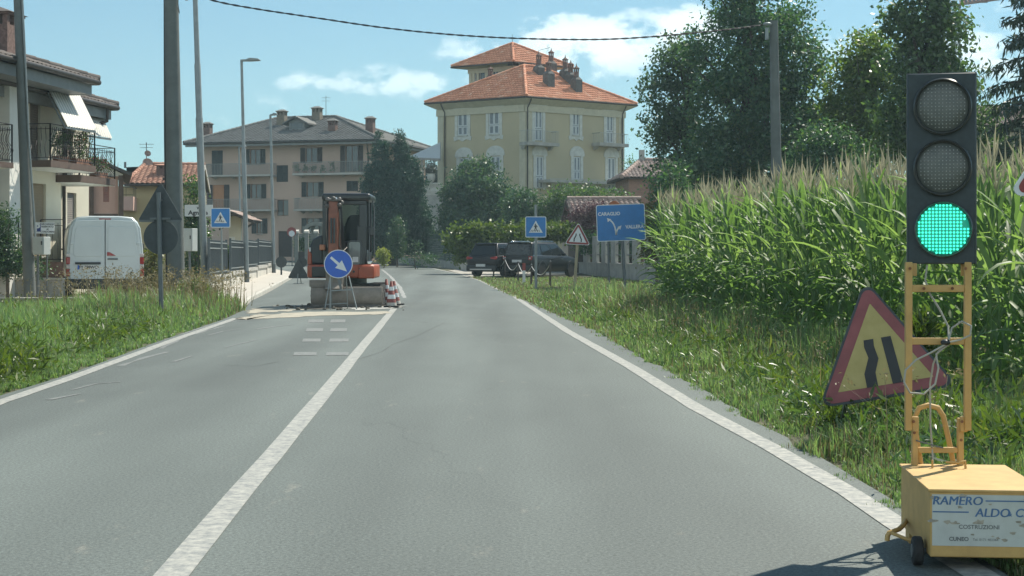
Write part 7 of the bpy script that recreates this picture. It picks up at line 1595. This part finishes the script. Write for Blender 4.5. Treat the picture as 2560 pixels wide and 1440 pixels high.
hedge('vine_hedge', 'light green broad leaved hedge behind the parked dark cars', [(1130,590,24,28),(1150,620,34,40),(1190,580,40,20),(1240,578,42,20),(1290,578,42,18),(1335,582,40,22),(1385,580,40,22),(1430,585,30,24),(1200,610,60,30),(1300,610,70,30)], 78.5, 1180, 420, 40, .19, 'leaf_hedge', 25)
tree('purple_tree', 'small purple leaved tree in front of the shed roof', [(1458,528,30,26),(1490,525,28,26),(1478,560,40,25),(1440,555,20,20)], 79.3, 1472, rz(79), 110, 40, .11, 'leaf_purple', 26, .33, .06, limbs=10)
tree('young_thuja', 'small pale green conical thuja behind the slat fence', [(993,560,10,22),(993,590,17,36),(993,625,20,26)], 96, 993, rz(96), 90, 44, .15, 'leaf_laurel', 27, .30, .05, cat='shrub', aspect=.3, droop=-.5, limbs=2)
tree('yellow_bush', 'small bright yellow green bush right of the excavator', [(956,634,13,12),(960,647,12,10)], 93, 958, rz(93), 40, 36, .14, 'leaf_yellow', 28, .25, .03, cat='bush', limbs=3)
tree('creeper_shrub', 'straggly pale shrub on the slat fence beyond the bend wall', [(1035,625,20,26),(1060,648,30,16),(1090,650,16,14),(1010,650,18,12)], 90, 1040, rz(88), 34, 24, .12, 'leaf_laurel', 29, .28, .03, cat='bush', limbs=4)
tree('blue_spruce', 'blue grey conifer seen between the apartments and the villa', [(1078,400,12,30),(1080,440,26,40)], 132, 1080, rz(132), 90, 50, .22, 'leaf_blue', 30, .45, .1, 'bark_dark', aspect=.25, hollow=.2)
tree('garden_shrub', 'green shrub beside the thick concrete pole behind the street name plate', [(482,500,22,50),(490,560,24,50),(486,640,26,60)], 58, 486, rz(58), 110, 40, .13, 'leaf_mid', 31, .32, .05, cat='shrub')
tree('garden_shrub', 'green climbing shrub in the gap of the pavement fence', [(572,640,10,30),(568,672,12,20)], 58.5, 571, rz(58), 40, 30, .10, 'leaf_mid', 32, .2, .03, cat='shrub', limbs=4)
tree('garden_shrub', 'leafy shrub with white flower specks at the left edge', [(14,560,26,50),(10,640,40,55),(50,660,36,32),(105,672,10,18)], 41.5, 20, .05, 130, 46, .085, 'leaf_laurel', 33, .26, .04, cat='shrub')
tree('garden_shrub', 'dry brown green weeds growing behind the white van', [(378,660,22,45),(372,700,26,25)], 46.0, 378, .05, 60, 30, .11, 'leaf_gold', 34, .3, .02, cat='shrub', limbs=8)
tree('garden_shrub', 'green shrub inside the stone garden piers behind the excavator', [(757,615,14,24),(800,620,20,22)], 101.5, 770, rz(101), 50, 34, .15, 'leaf_mid', 35, .3, .03, cat='shrub', limbs=5)
tree('background_tree', 'dark tree behind the low brick building', [(1600,470,20,40),(1580,430,16,34)], 100, 1590, rz(100), 50, 40, .16, 'leaf_dark', 36, .35, .08, limbs=5)
tree('garden_shrub', 'dark green shrubs behind the slabs of the concrete fence', [(1450,600,26,30),(1500,605,34,30),(1550,600,34,34),(1600,590,34,40),(1640,590,30,40)], 78.8, 1540, rz(78), 170, 50, .15, 'leaf_dark', 37, .4, .05, cat='shrub', limbs=6)
def palm(px, py, Y, r_px, seed):
    rng = NP(seed); c = at(px, py, Y); b = Vector((c.x, Y, rz(Y))); t = thing('palm_tree', 'small fan palm at the right corner of the villa', 'tree', b); MB().tube([b, c], [.16, .12], 10).build('trunk', M['bark'], t, smooth=60); V = []; Fq = []
    for k in range(26):
        a = rng.uniform(0, 6.28); e = rng.uniform(-.5, 1.1); d = Vector((math.cos(a)*math.cos(e), math.sin(a)*math.cos(e), math.sin(e))); s = d.cross(Vector((0,0,1))).normalized(); L_ = r_px*Y/F*rng.uniform(.7, 1.1); h = c + d*L_*.55
        for j in range(9):
            q = (j-4)/4; tip = h + (d*(1-abs(q)*.45) + s*q*.9)*L_*.5 + Vector((0,0,-.25*L_)); o = len(V); w_ = s*.035; V += [tuple(h-w_), tuple(h.lerp(tip,.6)-w_), tuple(tip), tuple(h.lerp(tip,.6)+w_)]; Fq.append((o,o+1,o+2,o+3))
        o = len(V); w_ = s*.02; V += [tuple(c-w_), tuple(h-w_), tuple(h+w_), tuple(c+w_)]; Fq.append((o,o+1,o+2,o+3))
    fast('fronds', np.array(V), np.array(Fq), M['leaf_mid'], t)
palm(1578, 425, 101, 36, 40)
# distant wooded line beyond the village
def far_wood():
    rng = NP(50); n = 900; x = rng.uniform(-420, 420, n); y = 300 + rng.uniform(-25, 60, n); h = 3 + 2.5*np.sin(x/23) + 2*np.sin(x/9+1) + rng.uniform(0, 2, n); P = np.stack([x, y, np.full(n, rz(300))], 1); Q = np.repeat(P, 46, 0); hh = np.repeat(h, 46); Q = Q + rng.normal(size=Q.shape)*np.array([2.2, 2.2, 0]); Q[:, 2] += rng.uniform(0, 1, len(Q))**.8*np.maximum(hh, 2)
    V, Fc = leaf_cloud(Q, .95, rng, .7); tag(fast('far_wood', V, Fc, M['leaf_dark']), kind='stuff')
far_wood()
# flower boxes on the cream house balconies and pots on the apartments
def planter(label, p, w_, mt, seed, ang=0.0, hgt=.35, n=26, group=None, leaf=.07):
    t = thing('flower_pot', label, 'flower pot', p, ang, group); xf = WM[t.name]; rng = NP(seed); m = MB(xf); m.loft([[Vector((sx*w_*f, sy*.10*f, z)) for sx, sy in ((-1,-1),(1,-1),(1,1),(-1,1))] for z, f in ((0,.8),(.18,1.0))]); m.build('pot', M['terracotta_old'], t)
    C = np.stack([rng.uniform(-w_, w_, n), rng.uniform(-.16, .16, n), .2 + rng.uniform(0, hgt, n)], 1); R_ = np.array(xf)[:3, :3]; C = C @ R_.T + np.array(p); Pp = np.repeat(C, 14, 0) + rng.normal(size=(n*14, 3))*.07
    V, Fc = leaf_cloud(Pp, leaf, rng, .6); fast('leaves', V, Fc, M['leaf_mid'], t); Pp = np.repeat(C[::2], 7, 0) + rng.normal(size=(len(C[::2])*7, 3))*.07 + np.array([0, 0, .05]); V, Fc = leaf_cloud(Pp, leaf*.8, rng, .8); fast('flowers', V, Fc, M[mt], t)
f_, L_, b1, b2, y2_ = LH
planter('orange flowered plant box on the far end of the upper balcony', L_(b1[1]-.4, -.85, b1[2]), .5, 'petal_orange', 61, R(80), .75, 34)
planter('red geranium box on the lower far balcony of the cream house', L_(b2[1]-.6, -.45, b2[2]), .45, 'petal', 62, R(80), .4, 26)
planter('leafy planter standing on the near part of the upper balcony', L_(b1[0]+1.4, -.8, b1[2]), .35, 'leaf_mid', 63, R(80), .6, 22)
for i, px in enumerate((741, 762, 784, 807, 831)):
    lab = ['leafy pot at the left end of the upper right apartment balcony', 'second pot from the left on the upper right apartment balcony', 'middle pot on the upper right apartment balcony', 'fourth pot from the left on the upper right apartment balcony', 'tallest plant pot near the door of the upper right apartment balcony'][i]
    fr_b = Fr((X(924, 118), 118, 0), R(-15.7)); u, z = fr_b.pick(px, 434, -.75); p = fr_b.m @ Vector((u, -.75, z)); planter(lab, p, .16, 'leaf_mid', 70+i, 0, .35 + .3*(i == 4), 8, 'pots on the apartment balcony', .13)
# ------------------------------------------------------------------ maize
M['maize_leaf'] = leaf_mat('maize_leaf', (.115,.180,.090), (.205,.300,.130), (.31,.38,.22), .45, .54, tcol=(1.25,1.5,.6), spec=.6)
M['maize_tassel'] = leaf_mat('maize_tassel', (.38,.35,.25), (.46,.43,.32), (.52,.49,.38), .35, .7, tcol=(1,1,.9))
def maize(seed, top_only=False):
    """arrays for one plant: (leaf verts, quads), (tassel verts, quads); 2.35 m tall"""
    r = NP(seed); V = []; Q = []; H = 2.0 + r.uniform(-.08, .08)
    def strip(pts, side, ws, fold):
        o = len(V); n = len(pts)
        for p, w_ in zip(pts, ws): V.extend([tuple(p - side*w_ + Vector((0,0,fold*w_))), tuple(p), tuple(p + side*w_ + Vector((0,0,fold*w_)))])
        for i in range(n-1): a = o+3*i; Q.extend([(a, a+1, a+4, a+3), (a+1, a+2, a+5, a+4)])
    # stalk: three crossing faces keep it round enough at this size
    for k in range(4):
        a0, a1 = k*math.pi/2, (k+1)*math.pi/2; o = len(V); z0 = 1.2 if top_only else 0
        V.extend([(.014*math.cos(a0), .014*math.sin(a0), z0), (.014*math.cos(a1), .014*math.sin(a1), z0), (.007*math.cos(a1), .007*math.sin(a1), H), (.007*math.cos(a0), .007*math.sin(a0), H)]); Q.append((o, o+1, o+2, o+3))
    nl = 14; az = r.uniform(0, 6.28)
    for i in range(nl):
        f = i/(nl-1); z = .20 + 1.58*f
        if top_only and z < 1.25: continue
        a = az + math.pi*i + r.normal()*.45; L_ = (.60 + .28*math.sin(math.pi*min(1, f*1.15)) - .18*(f > .85))*r.uniform(.85, 1.15); el = R(54 + 25*f + r.uniform(-10, 10)); bend = R(125 - 95*f + r.uniform(-40, 35)); n = 7
        p = Vector((0, 0, z)); pts = [p]; tw = r.uniform(-.5, .5)
        for k in range(n):
            e = el - bend*((k+.5)/n)**1.4; d = Vector((math.cos(a+tw*k/n*.6)*math.cos(e), math.sin(a+tw*k/n*.6)*math.cos(e), math.sin(e))); p = p + d*L_/n; pts.append(p)
        sd = Vector((-math.sin(a), math.cos(a), r.uniform(-.35, .35))).normalized(); w0 = .029*r.uniform(.8, 1.25)*(1 - .25*(f > .85))
        strip(pts, sd, [w0*.55, w0*.95, w0, w0, w0*.92, w0*.75, w0*.45, .003], .55)
    lv, lq = np.array(V), np.array(Q); V, Q = [], []
    for k in range(6):
        a = k*1.05 + r.uniform(-.3, .3); e = R(88 if k == 0 else r.uniform(52, 80)); L_ = .42 if k == 0 else r.uniform(.22, .32); d = Vector((math.cos(a)*math.cos(e), math.sin(a)*math.cos(e), math.sin(e))); p = Vector((0, 0, H - .02 + .012*k)); q = p + d*L_ + Vector((d.x, d.y, -.2))*.04*L_*6*(k > 0)*.5
        for s in (Vector((-math.sin(a), math.cos(a), 0)), Vector((math.cos(a), math.sin(a), 0)).cross(d).cross(d)):
            s = s.normalized() if s.length > 1e-6 else Vector((1,0,0)); o = len(V); w_ = .0105; V += [tuple(p - s*w_*.6), tuple(p.lerp(q, .5) - s*w_), tuple(q), tuple(p.lerp(q, .5) + s*w_)]; Q.append((o, o+1, o+2, o+3))
    return (lv, lq), (np.array(V), np.array(Q))
EDGE = [(9,4.9),(12,4.35),(14,4.1),(18,3.8),(25,3.45),(34,3.25)]
def xc(y): return float(np.interp(y, [a for a, b in EDGE], [b for a, b in EDGE]))
def field():
    r = NP(77); full = [maize(100+k) for k in range(9)]; tops = [maize(200+k, True) for k in range(5)]
    spots = []
    for row in range(46):
        step = .20 if row < 7 else .34; y = 12.2 + r.uniform(0, .2)
        while y < 34.5:
            x = xc(y) + .1 + row*.72 + r.normal()*.05
            if x < X(2640, y) + .6: spots.append((row, x, y + r.normal()*.03))
            y += step*r.uniform(.8, 1.25)
    # individuals: the plants that show largest, the first rows nearest the camera
    order = sorted(range(len(spots)), key=lambda i: spots[i][2] + spots[i][0]*5.0); ind = set(order[:290])
    protos = []; lab = 'tall green maize plant with tan tassel at the dense field edge beyond the right verge'; first = {}
    bV, bQ, tV, tQ = [], [], [], []; nb = nt_ = 0
    for i, (row, x, y) in enumerate(spots):
        sc_ = float(np.interp(y, [12, 20, 34], [1.0, 1.07, 1.15]))*r.uniform(.93, 1.06); a = r.uniform(0, 6.28); v = r.randint(len(full)); zb = rz(y) - .03
        if i in ind:
            if v not in first:
                (lv, lq), (tv, tq) = full[v]; o = fast('maize_plant', lv, lq, M['maize_leaf'], smooth=True); tag(o, lab, 'maize plant', 'maize plants along the field edge'); fast('tassel', tv, tq, M['maize_tassel'], o); first[v] = o
            else: o = copy_tree(first[v])
            o.location = (x, y, zb); o.rotation_euler = (r.normal()*.035, r.normal()*.035, a); o.scale = (sc_,)*3; continue
        (lv, lq), (tv, tq) = full[v] if row < 6 else tops[v % 5]; c, s = math.cos(a), math.sin(a); Rm = np.array([[c,-s,0],[s,c,0],[0,0,1]])*sc_; off = np.array([x, y, zb])
        bV.append(lv @ Rm.T + off); bQ.append(lq + nb); nb += len(lv); tV.append(tv @ Rm.T + off); tQ.append(tq + nt_); nt_ += len(tv)
    LV, LQ, TV, TQ = np.concatenate(bV), np.concatenate(bQ), np.concatenate(tV), np.concatenate(tQ)
    o = fast('maize_field', np.concatenate([LV, TV]), np.concatenate([LQ, TQ + len(LV)]), [M['maize_leaf'], M['maize_tassel']], midx=np.concatenate([np.zeros(len(LQ)), np.ones(len(TQ))])); tag(o, kind='stuff')
field()
# ------------------------------------------------------------------ grass verges
M['grass'] = leaf_mat('grass', (.115,.20,.095), (.225,.325,.145), (.34,.41,.23), .45, .42, tcol=(1.2,1.35,.65)); M['grass_dry'] = leaf_mat('grass_dry', (.16,.14,.07), (.26,.22,.12), (.34,.30,.18), .30, .6, tcol=(1.1,1.05,.8))
def blades(P, H, W_, rng, lean=.45):
    n = len(P); a = rng.uniform(0, 6.283, n); d = np.stack([np.cos(a), np.sin(a), np.zeros(n)], 1); sd = np.stack([-np.sin(a), np.cos(a), np.zeros(n)], 1); tilt = np.abs(rng.normal(size=n))*lean; H = H[:, None]; W_ = W_[:, None]; t1 = tilt[:, None]
    up = np.array([0, 0, 1.0]); m1 = P + up*H*.55 + d*H*t1*.28; tp = P + up*H*(1 - .28*t1) + d*H*t1*.95
    V = np.stack([P - sd*W_*.5, P + sd*W_*.5, m1 + sd*W_*.5, m1 - sd*W_*.5, tp + sd*W_*.10, tp - sd*W_*.10], 1).reshape(-1, 3); b = np.arange(n)[:, None]*6
    Fq = np.concatenate([b + np.array([[0, 1, 2, 3]]), b + np.array([[3, 2, 4, 5]])], 1).reshape(-1, 4); return V, Fq
def fbm(x, y, s):
    return (np.sin(x*1.7*s+1.3)*np.cos(y*1.1*s+.7) + .6*np.sin(x*3.9*s+y*2.3*s+2.1) + .4*np.cos(x*7.3*s-y*5.1*s))/2.0
def verge(name, n, ylo, yhi, xlo, xhi, hfun, seed, dry_p, wk=1.0):
    """scatter blades, more of them near the camera; xlo/xhi/hfun are functions of the arrays"""
    rng = NP(seed); u = rng.uniform(0, 1, n); y = 1/(1/ylo + u*(1/yhi - 1/ylo)); a, b = xlo(y), xhi(y); x = a + (b-a)*rng.uniform(0, 1, n)
    # tufts: pull the blades towards their tuft centres
    tx, ty = np.round(x/.16 + rng.normal(size=n)*.3)*.16, np.round(y/.16)*.16; k = rng.uniform(0, .75, n); x = x*(1-k) + (tx + .05*np.sin(ty*37))*k; y = y*(1-k) + (ty + .05*np.sin(tx*41))*k
    h = hfun(x, y, a, b)*rng.uniform(.45, 1.25, n); keep = h > .03; x, y, h = x[keep], y[keep], h[keep]; z = np.array([rz(q) + dip(xx, q) for xx, q in zip(x, y)]) - .03; P = np.stack([x, y, z], 1); W_ = (.0045 + .0055*rng.uniform(0, 1, len(h)))*np.clip(y/14, .8, 2.6)*wk
    V, Fq = blades(P, h, W_, rng); p = dry_p(x, y); dry = (rng.uniform(0, 1, len(h)) < p).astype(np.int32)
    tag(fast(name, V, Fq, [M['grass'], M['grass_dry']], midx=np.repeat(dry, 2)), kind='stuff')
vxr = np.vectorize(xr); vxl = np.vectorize(xl); vxc = np.vectorize(xc)
def h_right(x, y, a, b):
    f = np.clip((x-a)/1.6, 0, 1); return (.06 + .40*f + .55*np.exp(-((x-2.6)/.6)**2-((y-10.2)/.35)**2))*(1 + .6*fbm(x, y, 1.0)) * np.where(y > 44, .55, 1.0) * np.clip((y-3)/14, .55, 1.0)
verge('verge_grass', 175000, 5.6, 46, lambda y: vxr(y) - .02 + .09*np.sin(y*5.3) + .06*np.sin(y*13), lambda y: vxc(y) + .9, h_right, 301, lambda x, y: .16 + .16*np.clip(fbm(x, y, .8)+.1, 0, 1) + .12*(y > 26))
verge('lawn_grass', 30000, 44, 72, lambda y: vxr(y) - .05, lambda y: np.full_like(y, 5.5), lambda x, y, a, b: .10*(1 + .4*fbm(x, y, 1.0)), 302, lambda x, y: np.full_like(y, .42), 1.3)
def h_left(x, y, a, b):
    d = b - x; f = np.clip(d/2.2, 0, 1); t = np.clip((y-27)/8, 0, 1)*np.exp(-((x+7.4)/2.1)**2); return (.06 + .24*f)*(1 + .75*fbm(x, y, .9)) *np.where((x < -8.8) & (y > 33.5), .6, 1.0) + .34*t*(1+.6*fbm(x, y, 2.0))
verge('verge_grass', 120000, 12.0, 38.7, lambda y: -.36*y, lambda y: vxl(y) - .12 + .08*np.sin(y*4.1) + .07*np.sin(y*11), h_left, 303, lambda x, y: .05 + .35*np.clip((y-27)/8, 0, 1)*np.exp(-((x+7.4)/2.2)**2) + .08*np.clip(fbm(x, y, .8), 0, 1))
# tall dry stems in front of the van and by the sign posts
def stems():
    rng = NP(304); n = 650; x = np.minimum(rng.normal(size=n)*1.3 - 8.2, -6.45 - np.abs(rng.normal(size=n))*.5); y = rng.uniform(34.5, 39, n); P = np.stack([x, y, np.full(n, -.03)], 1); h = rng.uniform(.45, 1.05, n); V, Fq = blades(P, h, np.full(n, .013), rng, .35)
    tip = V.reshape(n, 6, 3)[:, 4]; Pp = np.repeat(tip, 5, 0) + rng.normal(size=(n*5, 3))*.035; V2, F2 = leaf_cloud(Pp, .07, rng, .35); tag(fast('dry_stems', np.concatenate([V, V2]), np.concatenate([Fq, F2 + len(V)]), M['grass_dry']), kind='stuff')
    n = 260; x = rng.uniform(2.0, 3.4, n); y = rng.uniform(9, 40, n); x = x + .35*(y < 15)*rng.uniform(0, 1, n); P = np.stack([x, y, np.full(n, -.03)], 1); h = rng.uniform(.35, .7, n); V, Fq = blades(P, h, np.full(n, .007), rng, .4); tip = V.reshape(n, 6, 3)[:, 4]; Pp = np.repeat(tip, 6, 0) + rng.normal(size=(n*6, 3))*.025; V2, F2 = leaf_cloud(Pp, .035, rng, .35)
    tag(fast('seed_stems', np.concatenate([V, V2]), np.concatenate([Fq, F2 + len(V)]), M['grass_dry']), kind='stuff')
stems()
# matted low weeds growing through the grass
def mat_weeds(name, n, ylo, yhi, xlo, xhi, mt, seed, h, leaf):
    rng = NP(seed); u = rng.uniform(0, 1, n); y = 1/(1/ylo + u*(1/yhi - 1/ylo)); x = xlo(y) + (xhi(y)-xlo(y))*rng.uniform(0, 1, n)
    k = (fbm(x, y, .7) > rng.uniform(-.5, .6, n)); x, y = x[k], y[k]; C = np.stack([x, y, np.array([rz(q) + dip(a, q) for a, q in zip(x, y)])], 1); c = rng.randint(14, 40, len(C)); P = np.repeat(C, c, 0); sp = np.repeat(rng.uniform(.05, .17, len(C)), c)
    P = P + rng.normal(size=P.shape)*np.stack([sp, sp, sp*0], 1); P[:, 2] += rng.uniform(0, 1, len(P))*np.repeat(rng.uniform(.5, 1.2, len(C)), c)*h
    V, Fq = leaf_cloud(P, leaf, rng, .17, -.6); tag(fast(name, V, Fq, M[mt]), kind='stuff')
mat_weeds('verge_weeds', 1500, 8.4, 42, lambda y: vxr(y) + .30, lambda y: vxc(y) + .3, 'leaf_mid', 501, .24, .10)
mat_weeds('verge_weeds', 900, 8.4, 42, lambda y: vxr(y) + .45, lambda y: vxc(y) + .3, 'leaf_hedge', 502, .34, .13)
mat_weeds('verge_weeds', 900, 13, 37, lambda y: -.36*y, lambda y: vxl(y) - .35, 'leaf_hedge', 503, .26, .14)
# broad leaved weeds, each its own plant
def weed(label, px, py, rx, ry, Y, mt, seed, n=60, per=22, leaf=.05):
    return tree('weed', label, [(px, py, rx, ry)], Y, px, -.03, n, per, leaf*2.4, mt, seed, .10, .005, 'bark', 'weed', 'weeds on the right verge', aspect=.15, droop=-.75, hollow=.0, limbs=6)
weed('leafy weed at the left foot of the yellow roadworks triangle', 2088, 1045, 44, 46, 11.2, 'leaf_hedge', 401, 46, 14, .035)
weed('low weed spreading beside the white edge line before the triangle', 2045, 1072, 55, 20, 11.0, 'leaf_hedge', 402, 40, 14, .035)
weed('pale leafy weed between the triangle and the maize', 2290, 850, 34, 40, 13.0, 'leaf_hedge', 406, 50, 20, .07)
for i, (px, py, rx, ry, Y) in enumerate(((480,738,34,28,37.0),)):
    t = tree('weed', 'yellow green tall weed beside the left crossing sign', [(px, py, rx, ry)], Y, px, -.03, 46, 20, .20, 'leaf_hedge', 420+i, .12, .006, 'bark', 'weed', None, aspect=.13, droop=-.8, hollow=.1, limbs=10)
# ivy hanging over the retaining edge before the van
tree('ivy', 'dry ivy hanging over the concrete edge in front of the white van', [(60,756,60,8),(150,756,60,8),(230,752,50,9),(300,745,40,14)], 38.8, 180, -.1, 90, 22, .08, 'leaf_gold', 430, .2, .012, 'bark', 'ivy', limbs=20, hollow=.1)
# ------------------------------------------------------------------ haze
def haze():
    mb = MB(); mb.box(-1300, 1300, -65, 1300, -1.2, 140)
    m = bpy.data.materials.new('haze'); m.use_nodes = True; nt = m.node_tree; nt.nodes.clear()
    o = nt.nodes.new('ShaderNodeOutputMaterial'); v = nt.nodes.new('ShaderNodeVolumePrincipled')
    v.inputs['Density'].default_value = HAZE; v.inputs['Color'].default_value = (0.68, 0.92, 1.0, 1); v.inputs['Anisotropy'].default_value = 0.2
    nt.links.new(v.outputs[0], o.inputs['Volume'])
    tag(mb.build('haze', m), kind='stuff')
HAZE = 0.0006
haze()
